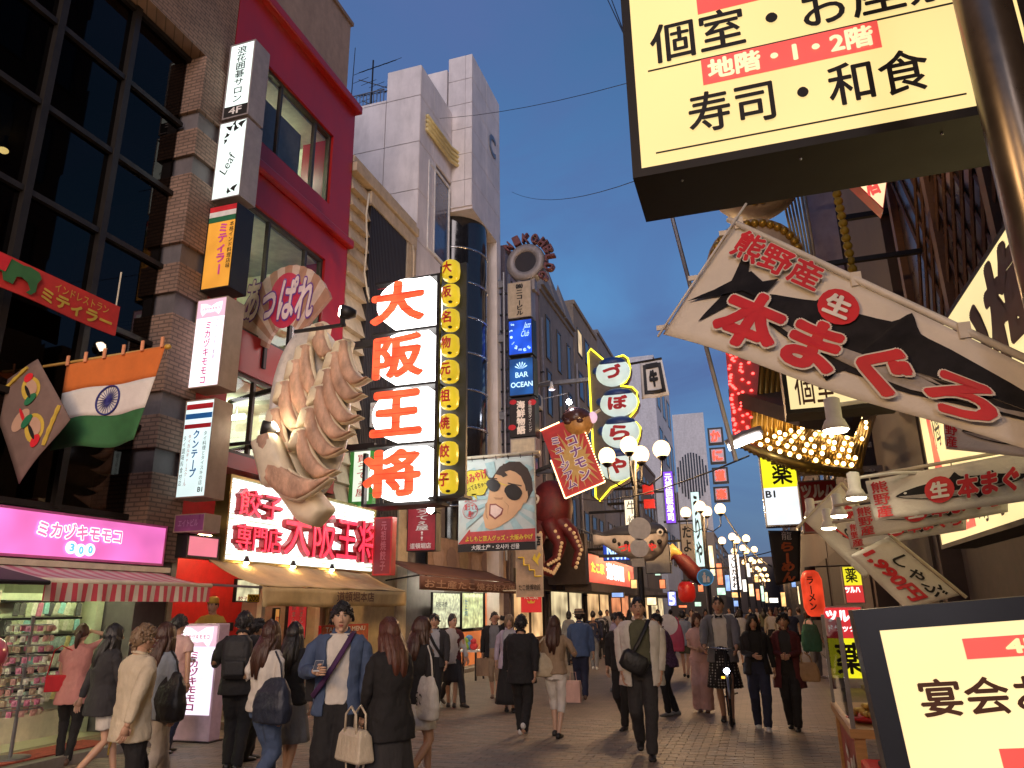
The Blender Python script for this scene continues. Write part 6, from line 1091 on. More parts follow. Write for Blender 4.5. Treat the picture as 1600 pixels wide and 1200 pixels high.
for i in range(14):
    for j in range(9):
        if random.random() < .22: continue
        p = front[i].lerp(back[i], .05 + j / 9 * .9); bm.ell((p.x + random.uniform(-.02, .02), p.y - .075, p.z + .085), (.026, .026, .03), 6, 5)
o = bm.build('warm_bulbs', M_BULB, CN, True); o['kind'] = 'stuff'
mb = MB(); mb.tube([f + Vector((0, -.03, .05)) for f in front], .05, 6); mb.build('front_edge', M_GOLD, CN, True)
mb = MB(); mb.loft([[Vector(p) + Vector((0, .1, .75)) for p in (e0, c1, e1)] + [t1 + Vector((0, 0, .6)), t0 + Vector((0, 0, .6))], [Vector(p) + Vector((0, .1, .55)) for p in (e0, c1, e1)] + [t1 + Vector((0, 0, .4)), t0 + Vector((0, 0, .4))]]); mb.build('deck', M_DKB, CN)
# drum ornaments above
for (px, py, lab) in ((1178, 262, 'upper drum ornament with gold bead rim above the fish flag'), (1180, 410, 'lower drum ornament with gold bead rim and red mouth above the fish flag')):
    q = PY(px, py, 9.2); d = thing('drum_ornament', lab, 'ornament', q); rr = .62
    mb = MB(); mb.tube([(0, .7, .05), (0, .35, .02), (0, 0, 0), (0, -.03, 0)], [rr * .8, rr, rr * .98, rr * .9], 28); mb.build('shell', mat('drum_tan', (.46, .36, .28), .5, dirt=.3), d, True)
    bm = MB()
    for k in range(34): a = 2 * math.pi * k / 34; bm.ell((rr * .86 * math.cos(a), -.05, rr * .86 * math.sin(a)), .055, 8, 6)
    o = bm.build('bead_rim', mat('gold_bead', (.45, .27, .04), .3, .5), d, True); o['kind'] = 'stuff'
    mb = MB(); mb.ell((.05, -.03, -.05), (.2, .04, .13), 12, 6); mb.build('mouth', M_REDP, d, True); B(d, 'arm', M_DARKMETAL, (.5, .36, -.02, 2.0, .42, .04))
r, w, h = sign_Y('wall_face_panel', 'tall grey lilac panel standing in for a lit wall face under the big restaurant sign', 'sign', 1262, 1312, 240, 452, 11.0, .3, mat('lilac_lit_grey', (.34, .32, .42), .6, dirt=.4), frame=M_DARKMETAL); B(r, 'bracket', M_DARKMETAL, (w, .1, h * .5, w + 1, .18, h * .5 + .08))  # stands in for a wall face, its lavender light put into the colour
bc = thing('bead_cord', 'thick yellow cord hanging beside the diamond sign', 'cord', PY(1332, 420, 9.6)); mb = MB(); [mb.ell((-.05 * k / 12, 0, k * .11), (.06, .06, .06), 8, 5) for k in range(14)]; mb.build('beads', mat('yellow_rope', (.38, .27, .03), .6), bc, True)
mb = MB(); sc_ = thing('streamers', 'bundle of pale cables hanging under the big sign', 'cables', PY(1255, 440, 9.9))
for k in range(7): mb.tube([(k * .05, 0, -.6), (k * .045 - .05, .05 * k, .5), (k * .06 - .15, .05 * k, 1.8)], .018, 5)
mb.build('strands', mat('pale_cable', (.4, .38, .3), .5), sc_, True)
# yellow medicine sign and drugstore signs
r, w, h = sign_Y('medicine_sign', 'yellow and white lit medicine sign above the noodle banner', 'sign', 1191, 1250, 711, 822, 14.0, .35, lit('cool_white_box', (.86, .92, .97), .95), frame=M_STEEL, fw=.025)
B(r, 'yellow_panel', lit('lemon_panel', (.95, .88, .02), .95), (.025, -.003, h * .54, w - .025, .004, h - .025)); lettering(r, '薬', w * .30, h * .58, w * .84, h * .93, M_INK, y=-.006, bold=.022); lettering(r, 'B1', w * .08, h * .40, w * .34, h * .50, M_INK, y=-.001, bold=.03); B(r, 'bracket', M_STEEL, (w, .1, h * .7, w + 1.4, .2, h * .7 + .1))
r, w, h = sign_Y('medicine_sign', 'red corner of a drugstore sign above the yellow medicine sign', 'sign', 1186, 1230, 688, 708, 14.0, .3, mat('bird_red', (.55, .02, .03), .4), frame=M_WHITEP); flat(r, 'white_wing', [(w * .1, h * .3), (w * .9, h * .1), (w * .7, h * .5), (w * .3, h * .45)], M_WHITEINK); B(r, 'bracket', M_STEEL, (w, .1, 0, w + 1.4, .2, .1))
r, w, h = sign_Y('drugstore_sign', 'red drugstore sign with grey letters behind the clamp lamps', 'sign', 1251, 1312, 750, 832, 12.5, .25, mat('drug_red', (.42, .03, .04), .4), frame=M_GREYBOX, fw=.02); lettering(r, 'ツルハ', w * .06, h * .66, w * .95, h * .92, M_WHITEINK, bold=.06); lettering(r, 'ドラッグ', w * .2, h * .48, w * .85, h * .6, M_WHITEINK, bold=.04); B(r, 'bracket', M_STEEL, (w, .1, h * .5, w + 1.2, .2, h * .5 + .1))
r, w, h = sign_Y('drugstore_sign', 'small yellow and red drugstore sign right of the red lantern', 'sign', 1318, 1349, 884, 943, 13.0, .2, lit('small_lemon', (.95, .85, .03), .8), frame=M_GREYBOX, fw=.015); B(r, 'red_panel', lit('drug_red_lit', (.8, .05, .05), .7), (.015, -.003, .015, w - .015, .003, h * .48)); lettering(r, '薬', w * .15, h * .55, w * .75, h * .95, M_INK, y=-.006, bold=.02); lettering(r, 'ツルハ', w * .05, h * .28, w * .8, h * .44, L_WHT, y=-.006, bold=.05)
q = PZ(1285, 1056); r = thing('drugstore_stand', 'red and yellow lit drugstore standing sign beside the counter', 'sign', (1.15, 17.0, .0)); w, h = .78, 1.55
B(r, 'housing', M_WHITEP, (0, .01, .0, w, .3, h)); B(r, 'red_panel', lit('drug_red_lit2', (.8, .04, .05), .75), (.03, 0, h * .6, w - .03, .009, h - .03)); B(r, 'yellow_panel', MATS['lemon_panel'], (.03, 0, .18, w - .03, .009, h * .6 - .004)); lettering(r, 'ツルハ', w * .1, h * .80, w * .95, h * .95, L_WHT, bold=.06); lettering(r, 'ドラッグ', w * .12, h * .68, w * .8, h * .77, L_WHT, bold=.04); lettering(r, '薬', w * .2, .25, w * .9, h * .55, M_INK, bold=.022)
Qb = [PY(x, y, 15.0) for x, y in ((1200, 829), (1251, 829), (1250, 908), (1212, 915))]
r, S = cloth('noodle_banner', 'black hanging banner with orange brush letters under the medicine sign', 'banner', *Qb, mat('black_cloth', (.02, .016, .015), .7), .02, 8, 12); ctext(r, S, 'らーめん', .3, .03, .82, .78, mat('orange_dye', (.42, .09, .02), .7), vertical=True, bold=.06); ctext(r, S, '龍', .4, .82, .72, .98, M_WHITEINK, bold=-.01)
q = PY(1270, 927, 15.5); o = thing('noodle_lantern', 'red paper lantern with black letters below the noodle banner', 'lantern', q); rr = .19; mb = MB(); mb.tube([(0, 0, -.42), (0, 0, -.38), (0, 0, -.25), (0, 0, .25), (0, 0, .38), (0, 0, .42)], [.08, .14, rr, rr, .14, .08], 18); mb.build('shade', lit('noodle_red', (.85, .06, .02), .7, .4, 4), o, True); mb = MB(); mb.cyl((0, 0, .42), (0, 0, .48), .1, n=12); mb.build('cap', M_BLACK, o); mb = MB(); mb.cyl((0, 0, -.48), (0, 0, -.42), .1, n=12); mb.build('base_ring', M_BLACK, o)
lettering(o, 'ラーメン', -.09, -.3, .03, .3, M_INK, vertical=True, bold=.03, ext=0, warp=lambda p: Vector((p.x, -math.sqrt(max(.001, .2 ** 2 - p.x ** 2)) - .003, p.z))); mb = MB(); mb.cyl((0, 0, .48), (.9, .2, .5), .015, n=5); mb.build('hanger', M_DARKMETAL, o)
# ------------------------------------------------ tuna banners
TUNA = [(0.0, .50), (.06, .60), (.16, .68), (.30, .74), (.38, .76), (.42, .90), (.46, .76), (.60, .70), (.66, .78), (.68, .68), (.80, .60), (.88, .56), (.97, .86), (.945, .5), (.97, .22), (.88, .46), (.74, .36), (.62, .28), (.56, .14), (.53, .26), (.36, .24), (.18, .32), (.06, .42)]
M_TUNA = mat('tuna_dark', (.014, .013, .016), .6, var=.8, scale=9, spec=.2); M_BELLY = mat('tuna_belly', (.36, .33, .31), .6, var=.4, scale=14)
def tuna(r, S, u0, v0, u1, v1, flip=False):
    f = lambda a, b: (u0 + (u1 - u0) * (1 - a if flip else a), v0 + (v1 - v0) * b)
    sm_ = []
    for i in range(len(TUNA)):
        P0, P1, P2, P3 = (TUNA[(i + d) % len(TUNA)] for d in (-1, 0, 1, 2))
        for t in (0, .34, .67): sm_.append(tuple(.5 * (2 * P1[q] + (P2[q] - P0[q]) * t * .6 + (-6 * P1[q] + 6 * P2[q] - 1.2 * (P2[q] - P0[q]) - .6 * (P3[q] - P1[q])) * t * t + (4 * P1[q] - 4 * P2[q] + .6 * (P2[q] - P0[q]) + .6 * (P3[q] - P1[q])) * t ** 3) for q in (0, 1)))
    shape(r, S, 'fish_body', [f(a, b) for a, b in sm_], M_TUNA, .008); shape(r, S, 'fish_belly', [f(a, b) for a, b in ((.02, .49), (.15, .46), (.4, .42), (.7, .42), (.84, .46), (.7, .37), (.5, .30), (.36, .27), (.18, .34), (.06, .43))], M_BELLY, .013)
    shape(r, S, 'fish_eye', [f(.075 + .012 * math.cos(R(t)), .55 + .03 * math.sin(R(t))) for t in range(0, 360, 45)], M_WHITEINK, .016)
def seal(r, S, u, v, ru, rv): shape(r, S, 'red_seal', [(u + ru * math.cos(R(t)), v + rv * math.sin(R(t))) for t in range(0, 360, 20)], M_REDINK, .018); ctext(r, S, '生', u - ru * .62, v - rv * .62, u + ru * .62, v + rv * .62, M_WHITEINK, off=.024, bold=.05)
C4 = [PY(1148, 352, 3.4), PY(1690, 612, 2.75), PY(1680, 731, 2.75), PY(1036, 522, 3.3)]
r, S = cloth('fish_flag', 'large white fish flag with huge red brush letters slanting across the right', 'flag', *C4, M_CLOTH, .018, 30, 12, 9)
tuna(r, S, .06, -.10, 1.02, 1.08, flip=True)
shape(r, S, 'tail_fin', [(.02, .28), (.08, .44), (.15, .70), (.20, .66), (.24, .74), (.22, .52), (.16, .52), (.10, .40)], M_TUNA, .016)
ctext(r, S, '熊野産', .055, .74, .36, .99, M_REDINK, off=.026, bold=.03, outline=M_CLOTH, ow=.03, rot=0); seal(r, S, .435, .72, .06, .16)
ctext(r, S, '本まぐろ', .14, .05, .86, .56, M_REDINK, off=.026, bold=.05, outline=M_CLOTH, ow=.03)
o0 = C4[3]; mb = MB(); mb.cyl(PY(1138, 343, 3.4) - o0, PY(1700, 606, 2.75) - o0, .014, n=8); mb.build('pole', M_WHITEP, r, True); mb = MB(); mb.cyl(PY(1166, 318, 3.38) - o0, PY(1028, 526, 3.28) - o0, .006, n=6); mb.build('end_stick', M_WHITEP, r, True)
for u in (.02, .45, .75): p = S(u, 1, .0); mb = MB(); mb.box(p.x - .02, p.y - .012, p.z - .01, p.x + .02, p.y + .012, p.z + .05); mb.build('loop', M_CLOTH, r)
for v in (.06, .5, .93): p = S(0, v, 0); mb = MB(); mb.box(p.x - .05, p.y - .004, p.z - .012, p.x + .01, p.y + .004, p.z + .012); mb.build('loop', M_CLOTH, r)
for (pts, Ys, lab, tx) in ((((1352, 752), (1640, 698), (1640, 778), (1368, 814)), (5.4, 5.0), 'nearest of the three stacked white tuna banners with red seal', True), (((1331, 792), (1575, 752), (1575, 800), (1342, 842)), (6.1, 5.8), 'middle of the three stacked white tuna banners', True), (((1322, 818), (1510, 790), (1510, 828), (1330, 858)), (6.8, 6.5), 'rearmost of the three stacked white tuna banners', True), (((1474, 640), (1690, 665), (1690, 722), (1478, 702)), (4.4, 3.9), 'pale lilac tuna banner behind the large fish flag', False)):
    C_ = [PY(x, y, Ys[0] if k in (0, 3) else Ys[1]) for k, (x, y) in enumerate(pts)]
    r, S = cloth('tuna_banner', lab, 'banner', *C_, M_CLOTH, .012, 20, 8, 7); tuna(r, S, .16, .08, 1.0, .92)
    ctext(r, S, '熊野産', .025, .06, .13, .94, M_REDINK, vertical=True, bold=.02)
    if tx: seal(r, S, .42, .50, .085, .30); ctext(r, S, '本まぐろ', .52, .22, .97, .74, M_REDINK, off=.024, bold=.05, outline=M_CLOTH, ow=.04)
    mb = MB(); mb.cyl(S(-.12, 1.12), S(1.02, 1.06), .012, n=6); mb.build('rod', M_CREAMP, r, True)
    for u in (.03, .5, .95): mb = MB(); mb.cyl(S(u, .98), S(u, 1.1), .004, n=4); mb.build('tie', M_CREAMP, r)
C_ = [PY(x, y, 6.2) for x, y in ((1388, 838), (1500, 930), (1415, 952), (1328, 868))]
r, S = cloth('price_banner', 'slanting white banner with red price figures above the menu sign', 'banner', *C_, M_CLOTH, .012); ctext(r, S, '1,990円', .06, .18, .92, .52, M_REDINK, bold=.05); ctext(r, S, 'しゃぶ', .28, .58, .95, .9, M_INK, bold=.02); mb = MB(); mb.cyl(S(0, 1.05), S(1.05, 1.05), .012, n=6); mb.build('rod', M_CREAMP, r)
C_ = [PY(x, y, 7.4) for x, y in ((1312, 757), (1392, 862), (1352, 905), (1258, 815))]
r, S = cloth('price_banner', 'slanting white banner with pencilled price left of the tuna banners', 'banner', *C_, M_CLOTH, .012); ctext(r, S, '2,980', .2, .3, .85, .55, M_INK, bold=-.005); ctext(r, S, '食', .2, .66, .42, .92, M_REDINK, bold=.03); shape(r, S, 'strike', [(.15, .25), (.85, .5), (.85, .54), (.15, .29)], M_REDINK, .016); mb = MB(); mb.cyl(S(0, 1.05), S(1.05, 1.05), .012, n=6); mb.build('rod', M_CREAMP, r); mb = MB(); mb.cyl(S(0, 1.05), S(-.02, -.2), .012, n=6); mb.build('end_stick', M_CREAMP, r)
# clamp lamps
for (px, py, Y, s, lab) in ((1306, 672, 4.9, 1.0, 'nearest white clamp lamp shining below the fish flag'), (1338, 778, 5.2, .8, 'white clamp lamp at the corner of the nearest tuna banner'), (1311, 806, 6.2, .8, 'white clamp lamp lighting the middle tuna banner'), (1268, 808, 7.6, .85, 'white clamp lamp in front of the red drugstore sign'), (1295, 825, 7.0, .8, 'lowest white clamp lamp beside the pencilled price banner')):
    q = PY(px, py, Y); o = thing('clamp_lamp', lab, 'lamp', q); o.scale = (s, s, s)
    mb = MB(); mb.tube([(0, 0, .21), (0, 0, .2), (0, 0, .075), (0, 0, .06), (0, 0, .0)], [.03, .048, .048, .06, .085], 16); mb.build('shade', M_WHITEP, o, True); mb = MB(); mb.tube([(0, 0, .002), (0, 0, -.012), (0, 0, -.02)], [.078, .068, .03], 16); mb.build('bulb_face', lit('clamp_glow', (1, .84, .55), 14), o, True); mb = MB(); mb.tube([(.03, 0, .16), (.3, .05, .19), (1.1, .3, .2)], .014, 6); mb.build('arm', M_WHITEP, o)
q0, q1 = PY(1040, 300, 6.0), PY(1150, 720, 6.0); o = thing('banner_rope', 'dark slanting stay rod running down from the big sign', 'rod', (q1.x, 6.0, q1.z)); mb = MB(); mb.cyl((0, 0, 0), q0 - q1, .018, n=6); mb.build('rod', M_GREYMETAL, o)
q = PY(1190, 690, 9.0); o = thing('tube_lamp', 'angled white tube floodlight at the left tip of the bulb canopy', 'floodlight', q); mb = MB(); mb.cyl((-.38, 0, -.05), (.0, 0, .08), .035, n=10); mb.build('tube', lit('tube_flood', (1, 1, .95), 12), o, True); mb = MB(); mb.tube([(-.40, .05, .0), (-.2, .05, .1), (.02, .05, .15)], .06, 8); mb.build('hood', M_GREYBOX, o, True)
# food counter at the lower right
fc = thing('food_counter', 'glass topped wooden food counter with red front at lower right', 'counter', (.44, 5.15, 0)); M_PINE = mat('pine_wood', (.42, .24, .10), .5, stretch=(1, 1, 8))
for (x, y) in ((0, 0), (0, 1.25), (.95, 1.25)): B(fc, 'corner_post', M_PINE, (x, y, 0, x + .06, y + .06, .84))
B(fc, 'front_panel', mat('red_front', (.30, .02, .02), .4), (.02, .07, .06, .05, 1.24, .80)); B(fc, 'side_panel', MATS['red_front'], (.07, .01, .06, .94, .05, .80)); B(fc, 'rim', M_PINE, (-.02, -.02, .84, 1.0, 1.33, .89)); B(fc, 'base', M_PINE, (-.01, -.01, 0.0, 1.0, 1.32, .05))
lettering(fc, '天', -.0, 0, .01, .01, M_WHITEINK); bpy.data.objects.remove(fc.children[-1])
em = bpy.data.objects.new('panel_lettering', None); COL.objects.link(em); em.parent = fc; em.location = (.018, 1.2, 0); em.rotation_euler = (0, 0, R(-90)); lettering(em, 'えび', .3, .3, .9, .7, M_WHITEINK, bold=.03)
CGl = glass('case_glass', (.9, .92, .9), (.9, .9, .9), .06)
for (a, b) in (((0, .02), (0, 1.3)), ((0, .02), (.97, .02))): mb = MB(); mb.add([(a[0], a[1], .89), (b[0], b[1], .89), (b[0], b[1], 1.5), (a[0], a[1], 1.5)], [(0, 1, 2, 3)]); mb.build('glass_pane', CGl, fc)
for (x, y) in ((0, 0.0), (0, 1.29)): B(fc, 'glass_post', M_GREYMETAL, (x - .01, y, .89, x + .015, y + .025, 1.52))
B(fc, 'light_strip', lit('case_light', (1, .83, .45), .95), (.22, .5, .9, .27, .56, 1.5)); B(fc, 'strip_frame', M_PINE, (.17, .49, .9, .215, .57, 1.52))
pl = thing('food_plate', 'heap of yellow fried food in the glass counter', 'food', (.60, 5.45, .89)); mb = MB(); mb.tube([(0, 0, 0), (0, 0, .02), (0, 0, .03)], [.1, .16, .17], 18); mb.build('dish', M_REDP, pl, True)
for k in range(26): mb = MB(); a = random.random() * 6.28; rr = random.random() * .12; mb.tube([(rr * math.cos(a), rr * math.sin(a), .04 + .06 * (1 - rr / .12)), (rr * math.cos(a) + random.uniform(-.05, .05), rr * math.sin(a) + random.uniform(-.05, .05), .05 + .08 * (1 - rr / .12) * random.random())], [.022, .012], 6); mb.build('fritter', mat('fried_yellow', (.62, .42, .12), .5, var=.35, scale=30), pl, True)
rt = thing('cloth_table', 'low table under a bright red cloth in front of the food counter', 'table', (.45, 4.35, 0)); mb = MB(); mb.loft([[(x, y, z) for x, y in ((a, a2), (b, a2), (b, b2), (a, b2))] for (a, a2, b, b2, z) in ((-.02, -.02, .72, .72, .0), (0, 0, .7, .7, .74), (.02, .02, .68, .68, .75))]); mb.build('cloth', mat('scarlet_cloth', (.50, .012, .015), .75, bump=.2), rt)
tray = thing('serving_tray', 'black tray with tongs on the red table', 'tray', (.62, 4.75, .752)); B(tray, 'tray', M_BLACK, (-.1, -.12, 0, .2, .12, .02)); B(tray, 'paper', M_WHITEP, (-.08, -.1, .021, .1, .1, .024)); mb = MB(); mb.cyl((-.05, -.05, .04), (.1, .08, .06), .01, n=5); mb.build('tongs', M_STEEL, tray)
# overhead wires
def wire(lab, a, b, sag, rad=.012):
    m_ = MB(); L_ = []; a, b = Vector(a), Vector(b); o = thing('overhead_wire', lab, 'wire', a, 0, 'overhead wires')
    for k in range(13): t = k / 12; p = a.lerp(b, t) - a; p.z -= sag * 4 * t * (1 - t); L_.append(p)
    m_.tube(L_, rad, 5); m_.build('strand', M_BLACK, o, True)
wire('left strand of the wires left of the big sign', PY(945, -10, 8), PY(978, 60, 5), .0, .006); wire('right strand of the wires left of the big sign', PY(952, -10, 8), PY(982, 70, 5), .0, .006)
wire('wire sagging from the tube lamp across the street', PY(1170, 712, 9), PY(890, 775, 24), .3, .012)
wire('upper thin wire high over the street', PY(560, 180, 22), PY(980, 130, 14), .5, .008); wire('second thin wire high over the street', PY(800, 300, 26), PY(1000, 280, 12), .4, .008)
wire('lower wire sagging towards the medicine sign', PY(1130, 800, 30), PY(1205, 885, 26), .3, .03); wire('thin far wire crossing above the lamp row', PY(1130, 870, 60), PY(1210, 860, 60), .2, .04)
# ================================================================== PEOPLE
random.seed(21)
_clouds = bpy.data.textures.new('cloth_folds', 'CLOUDS'); _clouds.noise_scale = 0.10; _clouds.noise_depth = 2
SKINS = [mat('skin_%d' % k, c, .48, var=.07, scale=12) for k, c in enumerate(((.50, .29, .19), (.56, .35, .24), (.42, .23, .15)))]
HAIRS = {k: mat('hair_' + k, c, .42, var=.4, scale=3, stretch=(14, 14, 1.2), bump=.6, bscale=4) for k, c in dict(black=(.012, .010, .010), brown=(.055, .022, .013), blond=(.20, .13, .075), grey=(.16, .145, .13), red=(.09, .03, .018)).items()}
M_EYEW = mat('eye_white', (.6, .57, .54), .3); M_LIP = mat('lips', (.36, .11, .09), .45)
FAB = {}
def fab(n, c, rough=.85, var=.18, bump=.55):
    if n not in FAB: FAB[n] = mat('fabric_' + n, c, rough, var=var, scale=5, bump=bump, bscale=17, stretch=(1.5, 1.5, .8))
    return FAB[n]
for n, c in dict(black=(.012, .011, .012), charcoal=(.03, .028, .03), navy=(.018, .022, .05), denim=(.055, .085, .16), blue=(.06, .10, .20), white=(.62, .58, .52), cream=(.55, .47, .34), offwhite=(.50, .46, .42), pink=(.50, .22, .20), palepink=(.60, .38, .34), red=(.50, .02, .03), maroon=(.09, .015, .018), grey=(.16, .16, .17), lightgrey=(.35, .35, .37), lavender=(.40, .34, .42), tan=(.30, .21, .13), brown=(.11, .065, .04), olive=(.10, .10, .06), yellow=(.50, .33, .06), purple=(.06, .02, .08), bluegrey=(.24, .28, .34), green=(.05, .18, .11), orange=(.6, .2, .05)).items(): fab(n, c)
def dots(name, c1, c2):
    m, nt, o = _nodes(name); N = nt.nodes; L = nt.links; p = N.new('ShaderNodeBsdfPrincipled'); p.inputs['Roughness'].default_value = .85
    tc = N.new('ShaderNodeTexCoord'); v = N.new('ShaderNodeTexVoronoi'); v.inputs['Scale'].default_value = 26; v.inputs['Randomness'].default_value = 0.15; L.new(tc.outputs['Object'], v.inputs['Vector'])
    r = N.new('ShaderNodeValToRGB'); r.color_ramp.elements[0].position = .28; r.color_ramp.elements[1].position = .34; r.color_ramp.elements[0].color = tuple(c2) + (1,); r.color_ramp.elements[1].color = tuple(c1) + (1,)
    L.new(v.outputs['Distance'], r.inputs['Fac']); L.new(r.outputs['Color'], p.inputs['Base Color']); L.new(p.outputs['BSDF'], o.inputs['Surface']); FAB[name] = m; return m
dots('dotted', (.014, .013, .015), (.35, .33, .3)); FAB['plaid'] = mat('fabric_plaid', (.07, .03, .07), .85, var=.8, scale=30)
def ik(a, b, l1, l2, pole):
    a, b = Vector(a), Vector(b); d = b - a; L = min(d.length, (l1 + l2) * .995); d.normalize(); b = a + d * L
    x = (l1 * l1 - l2 * l2 + L * L) / (2 * L); h = math.sqrt(max(0, l1 * l1 - x * x)); p = Vector(pole); p = p - d * p.dot(d)
    if p.length < 1e-6: p = d.orthogonal()
    p.normalize(); return a + d * x + p * h, b
def cloth_obj(mb, name, m, parent, voxel, fold=.026, solid=0.0, smooth=4):
    o = mb.build(name, m, parent, True)
    if solid: s = o.modifiers.new('solid', 'SOLIDIFY'); s.thickness = solid; s.offset = 0
    r = o.modifiers.new('remesh', 'REMESH'); r.mode = 'VOXEL'; r.voxel_size = voxel; r.use_smooth_shade = True
    if smooth: s = o.modifiers.new('smooth', 'SMOOTH'); s.factor = .5; s.iterations = smooth
    if fold: d = o.modifiers.new('folds', 'DISPLACE'); d.texture = _clouds; d.strength = fold; d.mid_level = .5; d.texture_coords = 'LOCAL'
    return o
def ringz(z, rx, ry, cx=0, cy=0, n=16, p=2.4, a0=0, a1=360):
    out = []
    for k in range(n if a1 - a0 == 360 else n + 1):
        t = R(a0 + (a1 - a0) * k / n); c, s = math.cos(t), math.sin(t)
        out.append((cx + rx * math.copysign(abs(c) ** (2 / p), c), cy + ry * math.copysign(abs(s) ** (2 / p), s), z))
    return out
ARMS = dict(down=(.27, .02, .76), fwd=(.24, -.22, .82), back=(.24, .22, .80), pocket=(.215, -.09, .88), phone=(.10, -.30, 1.12), hold=(.05, -.24, 1.08), raise_=(.12, -.16, 1.60), strap=(.16, -.13, 1.30), low=(.17, -.26, .95), bar=(.22, -.42, .98))
def person(label, px, head, feet, rz, top=None, bottom=None, hair=('short', 'black'), shoes='black', sex='m', stride=.0, arms=('down', 'down'), skin=0, look=0, nod=0, inner=None, hat=None, extra=None, H=None, fat=1.0, lean=0.0, det=1, Y=None, hem=None, group=None, pos=None, lift=0.0, name='person', zbase=0.0):
    if pos is None:
        Yw = PZ(px, feet).y if Y is None else Y; Xw = PY(px, (head + feet) / 2, Yw).x
    else: Xw, Yw = pos
    H = H or max(1.48, min(1.86, PY(px, head, Yw).z - zbase)); k = H / 1.70
    root = thing(name, label, 'person', (Xw, Yw, zbase), rz, group); root.scale = (k, k, k)
    f = sex == 'f'; vox = (.0125 if det == 1 else (.02 if det == 2 else .034)); n = 12 if det == 1 else (9 if det == 2 else 7)
    skm = SKINS[skin]; W = (.165 if f else .195) * (fat ** .5); hipx = .085
    yl = lambda z: lean * max(0, z - .9)                        # forward lean of the trunk
    # legs by inverse kinematics
    legs = []
    for s in (-1, 1):
        fy = -s * stride / 2 if stride else (-.03 if s > 0 else .03); back = fy > .05
        ank = (s * (.085 if not stride else .06), fy, .085 + (.07 if back and stride > .3 else 0) + (lift if s > 0 else 0))
        kn, an = ik((s * hipx, 0, .90), ank, .43, .42, (s * .08, -1, .1)); legs.append((Vector((s * hipx, 0, .90)), kn, Vector(an), back))
    armp = []
    for s, a in ((-1, arms[0]), (1, arms[1])):
        sx = (W + .005) * s; sh = Vector((sx, yl(1.4) - .0, 1.405)); t = ARMS[a] if isinstance(a, str) else a
        if isinstance(a, str): t = (t[0] * s if a not in ('hold',) else t[0] * s, t[1] + yl(1.2), t[2])
        el, wr = ik(sh, t, .285, .25, (s * .55, .8, -.25) if t[2] < 1.35 else (s * 1.0, .1, -.4)); armp.append((sh, el, wr, s))
    # ---- body: head, neck, arms, hands, legs as one mesh
    b = MB(); hc = Vector((0, yl(1.6) - .015 + (-.02 if nod else 0), 1.578)); cy_, sy_ = math.cos(R(look)), math.sin(R(look)); cn, sn = math.cos(R(nod)), math.sin(R(nod))
    def hd(p): x, y, z = p; y, z = y * cn + z * sn * -1 * -1 * 0 + (y * 0) - z * sn * 1.0, z * cn + y * sn; return hc + Vector((x * cy_ - y * sy_, x * sy_ + y * cy_, z))
    nu, nv = (22, 16) if det == 1 else ((14, 10) if det == 2 else (10, 7))
    def hr(az, ph):                                            # head surface, az 0 = face
        ca, sa, cp, sp = math.cos(az), math.sin(az), math.cos(ph), math.sin(ph)
        t = max(0, -sp); jaw = 1 - .30 * t ** 1.3
        x = .077 * cp * sa * jaw; y = -.096 * cp * ca * (1 - .12 * t * (1 if ca < 0 else 0) - .22 * t * (ca < 0)); z = .121 * sp
        if ca > .3 and -.5 < sp < .35: y *= 1 - .05 * (1 - abs(sa))
        if ca > .6 and .0 < sp < .3: y += .006 * (abs(sa) > .18) * (abs(sa) < .55)
        return x, y, z
    v = [hd(hr(0, -math.pi / 2))]; fc_ = []
    for i in range(1, nv):
        for j in range(nu): v.append(hd(hr(2 * math.pi * j / nu, -math.pi / 2 + math.pi * i / nv)))
    v.append(hd(hr(0, math.pi / 2))); tp = len(v) - 1
    for j in range(nu): q = (j + 1) % nu; fc_.append((0, 1 + j, 1 + q)); fc_.append((tp, 1 + (nv - 2) * nu + q, 1 + (nv - 2) * nu + j))
    for i in range(nv - 2):
        for j in range(nu): q = (j + 1) % nu; fc_.append((1 + i * nu + j, 1 + (i + 1) * nu + j, 1 + (i + 1) * nu + q, 1 + i * nu + q))
    b.add(v, fc_, 0)
    if det < 3:
        def hell(c, r, m, nu_=8, nv_=6):
            t = MB(); t.ell(c, r, nu_, nv_); b.add([hd(p) for p in t.v], t.f, m)
        b.tube([hd((0, -.086, .022)), hd((0, -.100, -.008)), hd((0, -.108, -.022)), hd((0, -.092, -.032))], [.008, .011, .0155, .008], 8, 0)
        for s in (-1, 1):
            hell((s * .030, -.0805, .016), (.014, .008, .0055), 1); hell((s * .030, -.086, .016), (.0065, .004, .0055), 2); b.tube([hd((s * .014, -.090, .034)), hd((s * .03, -.0885, .038)), hd((s * .047, -.077, .034))], [.004, .005, .003], 5, 2)
            b.tube([hd((s * .016, -.0885, .0215)), hd((s * .03, -.0885, .0235)), hd((s * .044, -.078, .019))], [.0022, .003, .002], 5, 2)
            hell((s * .077, .002, -.005), (.010, .02, .032), 0); hell((s * .014, -.092, -.03), (.009, .01, .008), 0)
        hell((0, -.0835, -.0575), (.023, .011, .0045), 3); hell((0, -.081, -.066), (.019, .012, .0055), 3); hell((0, -.068, -.098), (.026, .02, .017), 0)
    b.tube([hc + Vector((0, .015, -.06)), Vector((0, yl(1.45) + .012, 1.46)), Vector((0, yl(1.4) + .01, 1.38))], [.053 if not f else .046, .056 if not f else .048, .09], n, 0)
    b.loft([ringz(z, rx * W / .195, ry, 0, yl(z), n) for z, rx, ry in ((.86, .13, .09), (1.0, .13, .09), (1.15, .14, .095), (1.3, .15, .085), (1.39, .12, .06), (1.44, .06, .05))], 0)
